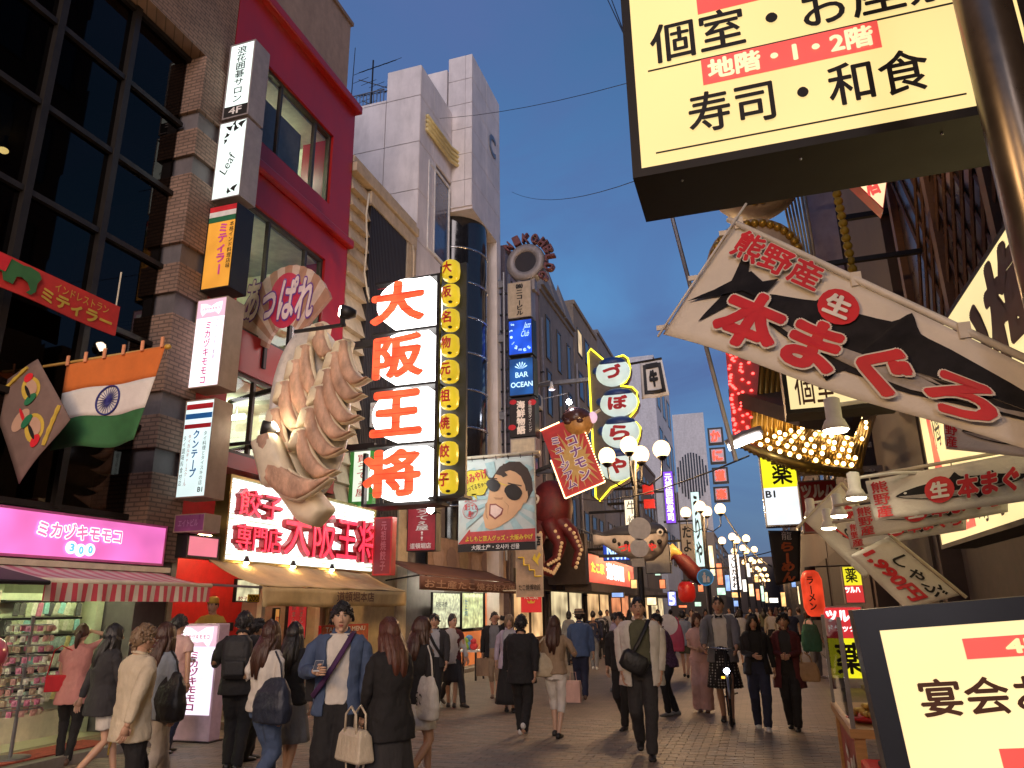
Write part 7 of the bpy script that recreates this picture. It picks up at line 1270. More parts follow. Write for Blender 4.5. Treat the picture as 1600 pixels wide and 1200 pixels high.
    for (sh, el, wr, s) in armp:
        d = (wr - el).normalized(); b.tube([sh + Vector((-s * .03, 0, -.03)), sh.lerp(el, .5), el, el.lerp(wr, .35), wr, wr + d * .02], [.022, .036, .034, .035, .025, .024] if not f else [.02, .031, .029, .030, .021, .02], n, 0)
        if det < 3:
            inw = Vector((-s, -.15, 0)); nrm = (inw - d * inw.dot(d)).normalized(); sd = d.cross(nrm)
            b.tube([wr, wr + d * .035, wr + d * .085], [.023, .036, .038], 8, 0, flat=.42, side=sd)
            for q in range(4):
                o_ = sd * (.027 - .018 * q); L_ = (.062, .072, .067, .052)[q]; p0 = wr + d * .082 + o_
                b.tube([p0, p0 + d * L_ * .5 + nrm * .008, p0 + d * L_ * .8 + nrm * .024, p0 + d * L_ * .92 + nrm * .042], [.0092, .0088, .008, .006], 6, 0)
            p0 = wr + d * .03 + sd * .03; b.tube([p0, p0 + sd * .02 + d * .022 + nrm * .01, p0 + sd * .022 + d * .052 + nrm * .02], [.012, .0105, .008], 6, 0)
    for (hp, kn, an, bk) in legs: b.tube([hp, hp.lerp(kn, .5), kn, kn.lerp(an, .3), an, an - Vector((0, 0, .05))], [.07, .062, .046, .048, .034, .034] if not f else [.068, .058, .042, .045, .029, .03], n, 0)
    bo = b.build('body', [skm, M_EYEW, M_INK, M_LIP], root, True)
    # ---- hair
    style, hcol = hair; hm = HAIRS[hcol]
    if style != 'bald':
        hb = MB(); nu2, nv2 = (40, 22) if det == 1 else ((22, 14) if det == 2 else (12, 9)); vv = []; ff = []
        lo = dict(short=(.062, -.012, -.085), neat=(.066, .0, -.08), long=(.058, -.105, -.10), bob=(.05, -.105, -.10), tied=(.062, -.02, -.07))[style]; th = dict(short=.014, neat=.010, long=.017, bob=.022, tied=.010)[style]
        seed = random.uniform(0, 50)
        for i in range(nv2 + 1):
            ph = -math.pi / 2 + math.pi * i / nv2
            for j in range(nu2):
                az = 2 * math.pi * j / nu2; x, y, z = hr(az, ph); w = abs(math.pi - az) / math.pi; w = 1 - w   # 0 front .. 1 back
                zl = lo[0] + (lo[1] - lo[0]) * min(1, w / .42) if w < .42 else lo[1] + (lo[2] - lo[1]) * (w - .42) / .58
                zl += .012 * math.sin(az * 9 + seed) * (w < .5)
                m_ = max(0, min(1, (z - zl) / .018)); nz = noise.noise(Vector((x * 30 + seed, y * 30, z * 12)))
                g = 1 + (th + .009 * nz + .004 * math.sin(az * 17 + seed)) * m_ / .09 - (1 - m_) * .16
                vv.append(hd((x * g, y * g + .004 * m_, z * g + (.006 if style == 'short' else 0) * m_ * max(0, nz + .3))))
        for i in range(nv2):
            for j in range(nu2): q = (j + 1) % nu2; ff.append((i * nu2 + j, (i + 1) * nu2 + j, (i + 1) * nu2 + q, i * nu2 + q))
        hb.add(vv, ff)
        if style == 'long':
            for (x, y, w_, e, fl) in ((0, .075, .085, 1.20, .5), (-.05, .06, .05, 1.24, .7), (.05, .06, .05, 1.22, .7), (-.075, .01, .032, 1.27, .8), (.075, .01, .032, 1.28, .8), (-.072, -.035, .02, 1.33, .9), (.072, -.035, .02, 1.32, .9), (-.02, .09, .05, 1.16, .5), (.03, .088, .045, 1.18, .5)):
                pts = [hd((x * .8, y * .8, .03)), hd((x * 1.05, y * 1.05, -.05)), Vector((x * 1.2, yl(1.4) + y * 1.35 + .01, 1.44)), Vector((x * 1.3, yl(1.3) + y * 1.5 + .02, 1.33)), Vector((x * 1.15, yl(1.2) + y * 1.5 + .02, e))]
                hb.tube(pts, [w_ * .7, w_, w_ * 1.05, w_, w_ * .35], 9, 0, flat=fl, side=(1, 0, 0))
        if style == 'bob': hb.tube([hd((0, .05, .0)), hd((0, .055, -.06)), hd((0, .05, -.12))], [.075, .085, .06], 12, 0, flat=.75, side=(1, 0, 0))
        if style == 'tied': hb.tube([hd((0, .09, .03)), hd((.01, .125, .0)), hd((.02, .12, -.1)), hd((.02, .10, -.2))], [.025, .035, .03, .012], 8)
        if style == 'short' and det < 3:                        # loose tufts break the outline
            for q in range(150 if det == 1 else 50):
                az = random.uniform(0, 2 * math.pi); w = 1 - abs(math.pi - az) / math.pi; zl = lo[0] + (lo[1] - lo[0]) * min(1, w / .42) if w < .42 else lo[1] + (lo[2] - lo[1]) * (w - .42) / .58
                z = random.uniform(zl + .012, .118); ph = math.asin(max(-1, min(1, z / .121))); x, y, zz = hr(az, ph); d = Vector((x, y, zz * .7)).normalized(); p0 = Vector((x, y, zz)) * 1.06; sw = Vector((random.uniform(-.3, .3), random.uniform(-.3, .3), random.uniform(-1.0, .15)))
                hb.tube([hd(p0), hd(p0 + d * .018 + sw * .016), hd(p0 + d * .022 + sw * .045)], [.013, .011, .002], 5)
        if style in ('long', 'bob') and det == 1:
            for q in range(46):
                a = random.uniform(.28, 1.72) * math.pi; x, y = .088 * math.sin(a), -.10 * math.cos(a); l = random.uniform(.25, .36) if style == 'long' else random.uniform(.13, .17)
                hb.tube([hd((x * .8, y * .8, .05)), hd((x * 1.02, y * 1.02, -.03)), hd((x * 1.12, y * 1.12 + .01, -l * .55)), hd((x * random.uniform(.95, 1.2), y * random.uniform(1.0, 1.25) + .015, -l))], [.010, .013, .011, .002], 5)
        hb.build('hair', hm, root, True)
    # ---- garments
    def torso(z0, z1, gx, gy, a0=0, a1=360):
        prof = [(.40, .235, .17), (.70, .205, .145), (.80, .195, .14), (.92, .178, .128), (1.06, .168, .118), (1.2, .185, .125), (1.32, .200, .122), (1.39, .195, .10), (1.425, .14, .082), (1.455, .075, .068)]
        if f: prof = [(.40, .245, .175), (.70, .215, .15), (.80, .20, .145), (.92, .185, .135), (1.06, .150, .112), (1.22, .170, .130), (1.32, .178, .118), (1.39, .170, .095), (1.425, .12, .078), (1.455, .066, .062)]
        bel = .03 * (fat - 1) / .3 if fat > 1 else 0
        zs = [z0] + [p[0] for p in prof if z0 + .03 < p[0] < z1 - .01] + [z1]; out = []
        for z in zs:
            for q in range(len(prof) - 1):
                if prof[q][0] <= z <= prof[q + 1][0] + 1e-6: t = (z - prof[q][0]) / (prof[q + 1][0] - prof[q][0]); rx = prof[q][1] + (prof[q + 1][1] - prof[q][1]) * t; ry = prof[q][2] + (prof[q + 1][2] - prof[q][2]) * t; break
            sc2 = W / (.165 * 1.05 if f else .195); bb = bel * max(0, 1 - abs(z - 1.02) / .3)
            out.append(ringz(z, rx * sc2 * gx + bb, ry * gy * fat ** .5 + bb, 0, yl(z) + .008, 20, 2.3, a0, a1))
        return out
    def sleeves(mb, r0, r1, upto=1.0):
        for (sh, el, wr, s) in armp:
            up = sh + Vector((-s * .06, 0, .005)); pts = [up, sh.lerp(el, .3), sh.lerp(el, .75), el, el.lerp(wr, .5), el.lerp(wr, .95)]; rr = [r0 * .80, r0 * 1.02, r0, r0 * .95, (r0 + r1) / 2, r1]
            if upto < 1: pts, rr = [up, sh.lerp(el, .3), sh.lerp(el, .62)], [r0 * .8, r0 * 1.06, r0 * 1.12]
            mb.tube(pts, rr, n, 0)
    sr = .060 if not f else .050
    def make_top(kind, col, name='top'):
        m = FAB[col]; mb = MB()
        if kind in ('shirt', 'tee', 'knit', 'tank'):
            mb.loft(torso(hem or (.80 if kind == 'shirt' else .84), 1.455 if kind != 'tank' else 1.40, 1.0 if hem == .97 else 1.05, 1.0 if hem == .97 else 1.06)); 
            if kind != 'tank': sleeves(mb, sr, sr * .68, 1.0 if kind != 'tee' else .5)
            cloth_obj(mb, name, m, root, vox)
            if kind == 'shirt' and det < 3:
                c = MB(); c.tube([Vector((.062 * math.sin(t), yl(1.45) + .008 - .06 * math.cos(t) + .0, 1.462 - .018 * math.cos(t))) for t in [R(x) for x in range(0, 361, 30)]], .014, 6); c.build('collar', m, root, True)
        elif kind in ('jacket', 'coat', 'cardigan'):
            h0 = hem or dict(jacket=.80, coat=.55, cardigan=.74)[kind]; gap = dict(jacket=24, coat=20, cardigan=34)[kind]
            mb.loft(torso(max(h0, .42), 1.44, 1.12, 1.18, -90 + gap, 270 - gap), cap=False, close=False)
            cloth_obj(mb, name, m, root, vox * 1.05, solid=.022, smooth=3); mb = MB(); sleeves(mb, sr * 1.12, sr * .78); cloth_obj(mb, 'sleeves', m, root, vox, smooth=2)
            if det < 3:
                c = MB(); c.tube([Vector((.066 * math.sin(t), yl(1.45) + .012 - .066 * math.cos(t), 1.468 - .03 * math.cos(t) - .02 * (abs(math.sin(t)) < .5) * (math.cos(t) > 0))) for t in [R(x) for x in range(35, 326, 29)]], .017, 6); c.build('collar', m, root, True)
    if inner:
        h_ = hem; hem = inner[2] if len(inner) > 2 else .97; make_top(inner[0], inner[1], 'inner_top'); hem = h_
    if top: make_top(*top)
    bk, bc = bottom; m = FAB[bc]; mb = MB(); hw = .165 if f else .172
    if bk in ('trousers', 'wide', 'shorts', 'capri', 'tights'):
        mb.loft([ringz(z, rx * fat ** .4, ry * fat ** .4, 0, 0, 18, 2.3) for z, rx, ry in ((.80, .155, .115), (.86, hw, .125), (.95, hw * .98, .122), (1.02, hw * .88, .11))])
        for (hp, kn, an, bck) in legs:
            r = dict(trousers=(.098, .078, .062), wide=(.11, .115, .12), shorts=(.105, .10, .10), capri=(.092, .07, .062), tights=(.09, .064, .047))[bk]
            pts = [hp + Vector((0, 0, .03)), hp.lerp(kn, .5), kn, kn.lerp(an, .5), an + Vector((0, 0, -.03))]; rr = [r[0] * 1.02, r[0] * .95, r[1], (r[1] + r[2]) / 2, r[2]]
            if bk == 'shorts': pts, rr = [pts[0], hp.lerp(kn, .45), hp.lerp(kn, .7)], [r[0], r[1], r[1]]
            if bk == 'capri': pts, rr = pts[:3] + [kn.lerp(an, .35)], rr[:3] + [r[2]]
            mb.tube(pts, rr, n, 0)
        cloth_obj(mb, dict(trousers='trousers', wide='trousers', shorts='shorts', capri='trousers', tights='tights')[bk], m, root, vox)
    else:
        zb_, wd = dict(skirt=(.46, .27), longskirt=(.14, .30), miniskirt=(.60, .23))[bk]; rg = []
        for i in range(9):
            t = i / 8; z = 1.02 + (zb_ - 1.02) * t; rad = .14 + (wd - .14) * (t ** .75) * .8; rg.append([((rad * (1 + .05 * math.sin(a * 9) * t)) * math.cos(a), rad * .82 * (1 + .05 * math.sin(a * 9) * t) * math.sin(a), z) for a in [2 * math.pi * q / 40 for q in range(40)]])
        mb.loft(rg); mb.build('skirt', m, root, True)
    for (hp, kn, an, bck) in legs:
        if shoes == 'none': break
        s = MB(); tilt = .06 if bck and stride > .3 else 0; sm = {'white': fab('shoe_white', (.6, .58, .54), .5), 'black': fab('shoe_black', (.012, .011, .011), .4), 'brown': fab('shoe_brown', (.10, .05, .03), .45), 'grey': fab('shoe_grey', (.2, .2, .2), .6)}[shoes]
        R_ = []
        for (y, hw_, z0, z1) in ((.075, .03, 0, .055), (.06, .036, 0, .085), (.0, .038, 0, .09), (-.07, .042, 0, .065), (-.13, .043, 0, .05), (-.165, .03, .004, .035)):
            zz = an.z - .085 + tilt * 0; dz = (y + .17) * (.5 if tilt else 0); R_.append([(an.x + hw_ * math.cos(a), an.y + y, max(0, zz) * .6 + dz + (z0 + z1) / 2 + (z1 - z0) / 2 * math.sin(a)) for a in [2 * math.pi * q / 10 for q in range(10)]])
        s.loft(R_); s.build('shoe', sm, root, True)
    if hat:
        hk, hc_ = hat; mb = MB(); q = lambda x, y, z: hd((x, y, z))
        if hk == 'cap': mb.loft([[q(.088 * rr * math.cos(a), .108 * rr * math.sin(a), z) for a in [2 * math.pi * t / 16 for t in range(16)]] for rr, z in ((1.02, .045), (1.04, .08), (.9, .125), (.5, .15), (.05, .155))]); mb.build('cap', FAB[hc_], root, True)
        else:
            mb.loft([[q(.09 * rr * math.cos(a), .11 * rr * math.sin(a), z) for a in [2 * math.pi * t / 18 for t in range(18)]] for rr, z in ((1.55, .048), (1.5, .06), (1.08, .07), (1.02, .13), (.85, .15), (.1, .145))]); mb.build('hat', FAB[hc_], root, True)
            mb = MB(); mb.loft([[q(.09 * rr * math.cos(a), .11 * rr * math.sin(a), z) for a in [2 * math.pi * t / 18 for t in range(18)]] for rr, z in ((1.12, .07), (1.1, .095))], cap=False); mb.build('hat_band', FAB['black'], root, True)
    if det == 1 and extra == 'bowtie':
        mb = MB(); mb.prism([(-.05, 1.40), (0, 1.42), (.05, 1.40), (.05, 1.45), (0, 1.43), (-.05, 1.45)], -.135, -.12); mb.build('bow_tie', FAB['black'], root)
    root['arm_l'] = list(armp[0][2]); root['arm_r'] = list(armp[1][2])
    return root
def wl(root, p):                                                # a person's local point in the world
    k = root.scale.x; a = root.rotation_euler.z; c, s = math.cos(a), math.sin(a); x, y, z = p
    return Vector((root.location.x + (x * c - y * s) * k, root.location.y + (x * s + y * c) * k, root.location.z + z * k))
def bag_at(root, name, label, p, rz=0): o = thing(name, label, 'bag', wl(root, p), math.degrees(root.rotation_euler.z) + rz); o.scale = root.scale; return o
def soft_bag(o, w, h, d, m, strap_to=None, sr_=.012, slump=.15):
    mb = MB(); mb.loft([ringz(z * h, w * rx, d * ry, 0, 0, 16, 3.0) for z, rx, ry in ((0, .40, .35), (.04, .48, .48), (.35, .52, .55), (.7, .46, .42), (.95, .36, .16), (1, .33, .08))])
    cloth_obj(mb, 'bag_body', m, o, .012, .02, 0, 3)
    if strap_to:
        for sx in (-1, 1):
            t = Vector(strap_to); a = Vector((sx * w * .22, -.01, h * .95)); b_ = Vector((sx * w * .25, d * .1, h * .95))
            st = MB(); st.tube([a, a.lerp(t, .5) + Vector((sx * .03, 0, .02)), t + Vector((sx * .012, 0, .0))], sr_, 6, flat=.5); st.build('strap', m, o, True)
def crossbody(root, m, sgn=1, bag=None, y0=0.0):
    o = bag_at(root, 'shoulder_bag', bag[0], (sgn * bag[1], bag[2], bag[3])); W = .19
    pts = [(-sgn * .10, .06, 1.46), (-sgn * .11, -.06, 1.45), (-sgn * .07, -.135, 1.36), (sgn * .02, -.175, 1.2), (sgn * .12, -.165, 1.05), (sgn * .2, -.08, .95), (sgn * .21, .03, .95), (sgn * .12, .14, 1.05), (0, .16, 1.2), (-sgn * .08, .12, 1.38), (-sgn * .10, .06, 1.46)]
    c = Vector((sgn * bag[1], bag[2], bag[3])); mb = MB(); mb.tube([Vector(p) * 1.0 - c + Vector((0, -.015 if p[1] < 0 else .015, 0)) for p in pts], .024, 6, flat=.3); mb.build('strap', m, o, True); return o
# ---- the left crowd, near to far
p = person('woman in pink top with red bag browsing the accessory rack', 112, 990, 1196, 215, ('tee', 'pink'), ('tights', 'black'), ('tied', 'brown'), 'brown', 'f', .12, ('raise_', 'low'), skin=1, hem=.72, zbase=0.0)
o = bag_at(p, 'handbag', 'bright red clutch bag on the arm of the woman in pink', (.16, .10, .88), 10); mb = MB(); mb.box(-.15, -.03, 0, .15, .03, .2); mb.build('bag_body', FAB['red'], o, bevel=.015); B(o, 'flap', fab('red_flap', (.42, .015, .025), .5), (-.153, -.036, .09, .153, -.031, .203)); mb = MB(); mb.tube([(-.14, 0, .2), (-.1, .02, .5), (.02, .05, .56), (.1, .02, .5), (.14, 0, .2)], .008, 5); mb.build('strap', FAB['red'], o)
p = person('woman in dark cardigan and white shorts behind the man in the white shirt', 160, 985, 1232, 150, ('cardigan', 'charcoal'), ('shorts', 'white'), ('long', 'black'), 'black', 'f', .45, ('fwd', 'back'), inner=('tee', 'charcoal'))
p = person('fair haired man in cream shirt walking away at lower left', 203, 978, 1330, 165, ('shirt', 'cream'), ('trousers', 'black'), ('short', 'blond'), 'black', 'm', .5, ('back', 'fwd'), hem=.74, Y=5.05)
o = thing('key_chain', 'brass key chain on the belt of the man in the cream shirt', 'keys', wl(p, (.02, .15, .80)), 165); mb = MB(); mb.tube([(0, 0, 0), (.005, 0, -.05), (.03, 0, -.1)], .006, 5); mb.build('chain', mat('brass', (.6, .42, .08), .3, .8), o); B(o, 'key', MATS['brass'], (.02, -.003, -.14, .035, .003, -.1))
p = person('woman in blue grey top and white trousers with black tote', 243, 975, 1262, 170, ('knit', 'bluegrey'), ('trousers', 'offwhite'), ('long', 'brown'), 'black', 'f', .5, ('down', 'strap'), hem=.8)
o = bag_at(p, 'tote_bag', 'large black shoulder tote of the woman in white trousers', (-.20, .02, .78)); soft_bag(o, .40, .46, .2, fab('black_leather', (.016, .014, .014), .45), (.06, .0, .66), .013)
p = person('dark haired man behind the woman with the black tote', 268, 962, 1180, 180, ('tee', 'palepink'), ('trousers', 'navy'), ('short', 'black'), 'black', 'm', .2, ('down', 'phone'))
p = person('person in black with backpack standing by the glowing stand sign', 372, 957, 1205, 205, ('jacket', 'black'), ('trousers', 'black'), ('short', 'black'), 'black', 'm', .1, ('down', 'strap'))
o = bag_at(p, 'backpack', 'black backpack on the person left of the woman in the white cardigan', (0, .20, .98)); mb = MB(); mb.loft([ringz(z, rx, ry, 0, 0, 14, 3.4) for z, rx, ry in ((0, .13, .07), (.03, .16, .10), (.25, .17, .11), (.4, .155, .09), (.47, .10, .05))]); cloth_obj(mb, 'bag_body', fab('bag_black', (.014, .014, .016), .7), o, .012, .012, 0, 3); B(o, 'front_pocket', FAB['bag_black'], (-.11, .10, .04, .11, .14, .2), bevel=.02)
for s in (-1, 1): mb = MB(); mb.tube([(s * .09, -.08, .45), (s * .11, -.22, .46), (s * .12, -.31, .36), (s * .13, -.28, .12), (s * .14, -.1, .05)], .02, 6, flat=.4); mb.build('strap', FAB['bag_black'], o)
person('dark haired person in black behind the backpack wearer', 392, 968, 1190, 150, ('knit', 'black'), ('trousers', 'charcoal'), ('short', 'black'), 'black', 'm', .1, ('down', 'down'))
p = person('long haired woman in white cardigan with navy bag', 412, 972, 1262, 165, ('knit', 'white'), ('trousers', 'denim'), ('long', 'brown'), 'black', 'f', .35, ('down', 'strap'), hem=.86, look=20)
o = bag_at(p, 'tote_bag', 'slouchy dark navy bag of the woman in the white cardigan', (-.19, .06, .76)); soft_bag(o, .46, .42, .22, fab('navy_leather', (.02, .026, .045), .5), (.05, -.02, .66))
person('long dark haired woman in grey skirt beside the white cardigan', 452, 985, 1232, 190, ('knit', 'black'), ('skirt', 'grey'), ('long', 'black'), 'black', 'f', .3, ('down', 'low'))
person('shop cook in yellow cap behind the crowd at the dumpling counter', 433, 952, 1120, 10, ('tee', 'yellow'), ('trousers', 'black'), ('neat', 'black'), 'black', 'm', 0, ('low', 'low'), hat=('cap', 'yellow'), pos=(-8.45, 10.35), H=1.72, det=2, zbase=.09)
p = person('young man in open denim shirt and black wide trousers facing the camera', 527, 943, 1282, 22, ('jacket', 'denim'), ('wide', 'black'), ('short', 'black'), 'black', 'm', .06, ((-.16, -.27, 1.16), (.25, -.10, .78)), inner=('tee', 'white', .88), skin=1, look=6)
o = crossbody(p, FAB['purple'], -1, ('dark strap bag across the denim shirt man', .2, .05, .9)); mb = MB(); mb.loft([ringz(z, .09, .04, 0, 0, 12, 3) for z in (0, .02, .18, .2)]); mb.build('bag_body', FAB['black'], o, True)
a = Vector(p['arm_l']); o = thing('smartphone', 'white phone held by the man in the denim shirt', 'phone', wl(p, (a.x + .03, a.y - .09, a.z + .01)), 22, pitch=-55); B(o, 'case', mat('phone_white', (.6, .6, .6), .3), (-.035, 0, 0, .035, .009, .13), bevel=.004); B(o, 'screen', mat('phone_screen', (.1, .11, .13), .1), (-.031, -.002, .01, .031, -.0005, .12))
p = person('brown haired woman in black cardigan holding a phone, white handbag at her side', 607, 968, 1312, -120, ('cardigan', 'black'), ('skirt', 'charcoal'), ('long', 'red'), 'black', 'f', .2, ((-.1, -.32, 1.08), (.16, -.16, .92)), inner=('tee', 'offwhite'), skin=1, nod=8)
o = bag_at(p, 'handbag', 'cream structured handbag hanging at the hip of the woman with red brown hair', (.29, -.05, .60), 90)
mb = MB(); mb.loft([[(x, y, z) for x, y in ((-w_, -d_), (w_, -d_), (w_, d_), (-w_, d_))] for w_, d_, z in ((.17, .07, 0), (.19, .08, .02), (.17, .06, .2), (.14, .03, .25))]); mb.build('bag_body', fab('cream_leather', (.58, .50, .38), .4), o, bevel=.02)
for y in (-.045, .045): mb = MB(); mb.tube([(-.09, y, .22), (-.08, y, .36), (0, y, .42), (.08, y, .36), (.09, y, .22)], .010, 6); mb.build('handle', FAB['cream_leather'], o, True)
mb = MB(); mb.tube([(-.16, 0, .22), (-.15, .02, -.1), (-.05, .03, -.22), (.05, .03, -.2), (.12, .02, .0), (.16, 0, .22)], .012, 6, flat=.5); mb.build('long_strap', FAB['cream_leather'], o, True)
a = Vector(p['arm_l']); o = thing('smartphone', 'dark phone in the hand of the woman in the black cardigan', 'phone', wl(p, (a.x, a.y - .10, a.z + .01)), -120, pitch=-70); B(o, 'case', FAB['shoe_black'], (-.035, 0, 0, .035, .009, .13), bevel=.004); B(o, 'screen', MATS['phone_screen'], (-.031, -.002, .01, .031, -.0005, .12))
p = person('woman in black jacket with white canvas tote seen from behind', 655, 966, 1236, 150, ('knit', 'black'), ('miniskirt', 'white'), ('long', 'brown'), 'black', 'f', .35, ('down', 'strap'), look=-30)
o = bag_at(p, 'tote_bag', 'white canvas tote with small black print on a woman in black', (-.22, .06, .70)); soft_bag(o, .36, .42, .14, fab('canvas_white', (.62, .57, .5), .8), (.07, -.04, .72), .014); lettering(o, 'つる', -.05, .14, .05, .28, M_INK, y=.0, bold=.02, warp=lambda q: Vector((q.x, .105, q.z)))
p = person('man in dark suit jacket with strap walking towards the camera', 678, 960, 1122, 18, ('jacket', 'charcoal'), ('trousers', 'black'), ('short', 'black'), 'black', 'm', .45, ('back', 'fwd'), inner=('shirt', 'lightgrey'), det=2)
crossbody(p, FAB['black'], 1, ('thin black bag strap on the man in the dark suit jacket', .2, .05, .9)); 
person('man in white shirt striding right behind the dark suit', 706, 968, 1105, 60, ('shirt', 'offwhite'), ('trousers', 'charcoal'), ('neat', 'black'), 'black', 'm', .6, ('back', 'fwd'), det=2)
person('woman with red hair band between the dark suit and the tote bag', 657, 980, 1115, 20, ('tee', 'maroon'), ('skirt', 'charcoal'), ('bob', 'black'), 'black', 'f', .1, ('down', 'down'), det=2, pos=(-5.2, 12.6), H=1.5)
p = person('man in black jacket walking away in bright sneakers', 815, 962, 1152, 188, ('jacket', 'black'), ('trousers', 'black'), ('short', 'black'), 'white', 'm', .5, ('back', 'fwd'), hem=.74, skin=0)
p = person('woman in tan jacket and white cropped trousers carrying bags, seen from behind', 868, 966, 1152, 180, ('knit', 'tan'), ('capri', 'white'), ('long', 'brown'), 'black', 'f', .25, ('strap', 'low'), skin=1, hem=.88)
o = bag_at(p, 'shoulder_bag', 'beige slouchy shoulder bag of the woman in white cropped trousers', (.20, .08, .84)); soft_bag(o, .42, .34, .18, fab('beige_bag', (.44, .36, .24), .7), (-.06, -.03, .56), .016)
o = bag_at(p, 'paper_bag', 'pink paper carrier bag held by the woman in white cropped trousers', (-.26, -.05, .48)); mb = MB(); mb.loft([[(x * w_, y * d_, z) for x, y in ((-1, -1), (1, -1), (1, 1), (-1, 1))] for w_, d_, z in ((.11, .055, 0), (.11, .055, .26), (.105, .045, .30))]); mb.build('bag_body', fab('pink_paper', (.58, .36, .30), .7), o); mb = MB(); mb.tube([(-.05, 0, .3), (-.04, 0, .42), (.04, 0, .42), (.05, 0, .3)], .005, 5); mb.build('handle', FAB['pink_paper'], o)
person('woman in lavender cardigan facing the camera left of the black jacket', 796, 966, 1112, 20, ('cardigan', 'lavender'), ('longskirt', 'black'), ('bob', 'blond'), 'black', 'f', .1, ('down', 'down'), inner=('tee', 'lightgrey'), det=2)
p = person('man in dark jacket and tan trousers with paper bag near the souvenir shop', 773, 957, 1092, 15, ('jacket', 'black'), ('capri', 'tan'), ('short', 'black'), 'brown', 'm', .3, ('down', 'raise_'), inner=('tee', 'grey'), det=2)
o = bag_at(p, 'paper_bag', 'brown paper bag held low by the man in tan trousers', (-.25, -.05, .45)); mb = MB(); mb.loft([[(x * w_, y * d_, z) for x, y in ((-1, -1), (1, -1), (1, 1), (-1, 1))] for w_, d_, z in ((.13, .06, 0), (.13, .06, .34))]); mb.build('bag_body', fab('kraft', (.30, .19, .11), .8), o); mb = MB(); mb.tube([(-.05, 0, .34), (0, 0, .44), (.05, 0, .34)], .005, 5); mb.build('handle', FAB['kraft'], o)
person('man in straw hat and blue shirt seen from behind', 907, 953, 1092, 195, ('shirt', 'blue'), ('trousers', 'navy'), ('short', 'black'), 'brown', 'm', .15, ('down', 'low'), hat=('brim', 'tan'), det=2)
person('man in navy jacket and pale trousers right of the straw hat', 928, 962, 1046, 190, ('jacket', 'navy'), ('trousers', 'grey'), ('short', 'black'), 'white', 'm', .3, ('down', 'down'), det=3)
person('elderly man in mauve shirt and white trousers in profile', 963, 963, 1080, 95, ('shirt', 'lavender'), ('trousers', 'white'), ('neat', 'black'), 'grey', 'm', .2, ('low', 'down'), det=2)
person('person in black half hidden behind the man in the white jacket', 973, 958, 1138, -10, ('knit', 'black'), ('trousers', 'black'), ('short', 'black'), 'black', 'm', .4, ('down', 'down'), det=2)
p = person('stout man in white jacket walking towards the camera with black sling bag', 1003, 934, 1182, 9, ('jacket', 'white'), ('trousers', 'charcoal'), ('neat', 'black'), 'black', 'm', .38, ('pocket', 'pocket'), inner=('shirt', 'olive'), fat=1.25, skin=0, hem=.74)
o = crossbody(p, fab('sling_black', (.012, .012, .013), .5), -1, ('black sling bag across the chest of the man in the white jacket', .08, -.23, 1.0)); mb = MB(); mb.loft([ringz(z, rx, ry, 0, 0, 14, 3) for z, rx, ry in ((-.11, .10, .03), (-.08, .15, .05), (.06, .16, .055), (.11, .12, .03))]); bb = mb.build('pouch', FAB['sling_black'], o, True); bb.rotation_euler = (0, R(28), 0)
p = person('woman in purple plaid shirt bending behind the man in the white jacket', 1046, 966, 1118, -60, ('shirt', 'plaid'), ('trousers', 'black'), ('short', 'black'), 'grey', 'f', .2, ('low', 'hold'), det=2, lean=-.25)
o = thing('round_fan', 'round white paper fan behind the woman in plaid', 'fan', PY(1043, 976, 13.2)); mb = MB(); mb.cyl((0, 0, 0), (0, .008, 0), .17, n=24); mb.build('paper', M_WHITEP, o); mb = MB(); mb.cyl((0, .004, -.33), (0, .004, -.17), .008, n=6); mb.build('stick', M_PINE, o)
person('man in pale shirt seen from behind right of the paper fan', 1069, 955, 1058, 180, ('shirt', 'bluegrey'), ('shorts', 'olive'), ('short', 'black'), 'black', 'm', .3, ('down', 'down'), det=2)
o = thing('tote_bag', 'pink shopping bag carried beyond the woman in plaid', 'bag', PY(1058, 1018, 15.0)); soft_bag(o, .3, .5, .12, fab('rose_bag', (.5, .06, .12), .6), (0, 0, .62))
person('woman in pale pink blouse and long pink trousers, hands at her chest', 1094, 962, 1112, 8, ('tee', 'palepink'), ('wide', 'palepink'), ('bob', 'brown'), 'brown', 'f', .12, ('hold', 'hold'), skin=1, det=1)
# cyclist and bicycle
cyp = PZ(1142, 1142); cx_, cy0 = cyp.x, cyp.y
p = person('person in grey blazer and bow tie riding a bicycle towards the camera', 1134, 946, 1140, 0, ('jacket', 'grey'), ('skirt', 'dotted'), ('neat', 'black'), 'black', 'm', .22, ('bar', 'bar'), inner=('shirt', 'white'), extra='bowtie', pos=(cx_ - .06, cy0 + .75), H=1.72)
bk_ = thing('bicycle', 'dark city bicycle with lit headlamp ridden by the person in the blazer', 'bicycle', (cx_, cy0 + .33, 0), 4); M_TYRE = fab('tyre', (.012, .012, .012), .8)
for (y, nm) in ((0, 'front'), (1.08, 'rear')):
    w_ = MB(); w_.tube([(0, y + .32 * math.cos(R(a)), .335 + .32 * math.sin(R(a))) for a in range(0, 361, 15)], .017, 8); wh = w_.build('wheel', M_TYRE, bk_, True)
    w_ = MB(); w_.tube([(0, y + .295 * math.cos(R(a)), .335 + .295 * math.sin(R(a))) for a in range(0, 361, 15)], .009, 6); w_.build('rim', M_STEEL, wh, True)
    w_ = MB(); [w_.cyl((0, y, .335), (0, y + .295 * math.cos(R(a)), .335 + .295 * math.sin(R(a))), .002, n=4) for a in range(0, 360, 20)]; w_.build('spokes', M_STEEL, wh)
    w_ = MB(); w_.tube([(0, y + .36 * math.cos(R(a)), .335 + .36 * math.sin(R(a))) for a in range(20, 171, 15)], .02, 6, flat=.4); w_.build('mudguard', M_GREYMETAL, bk_, True)
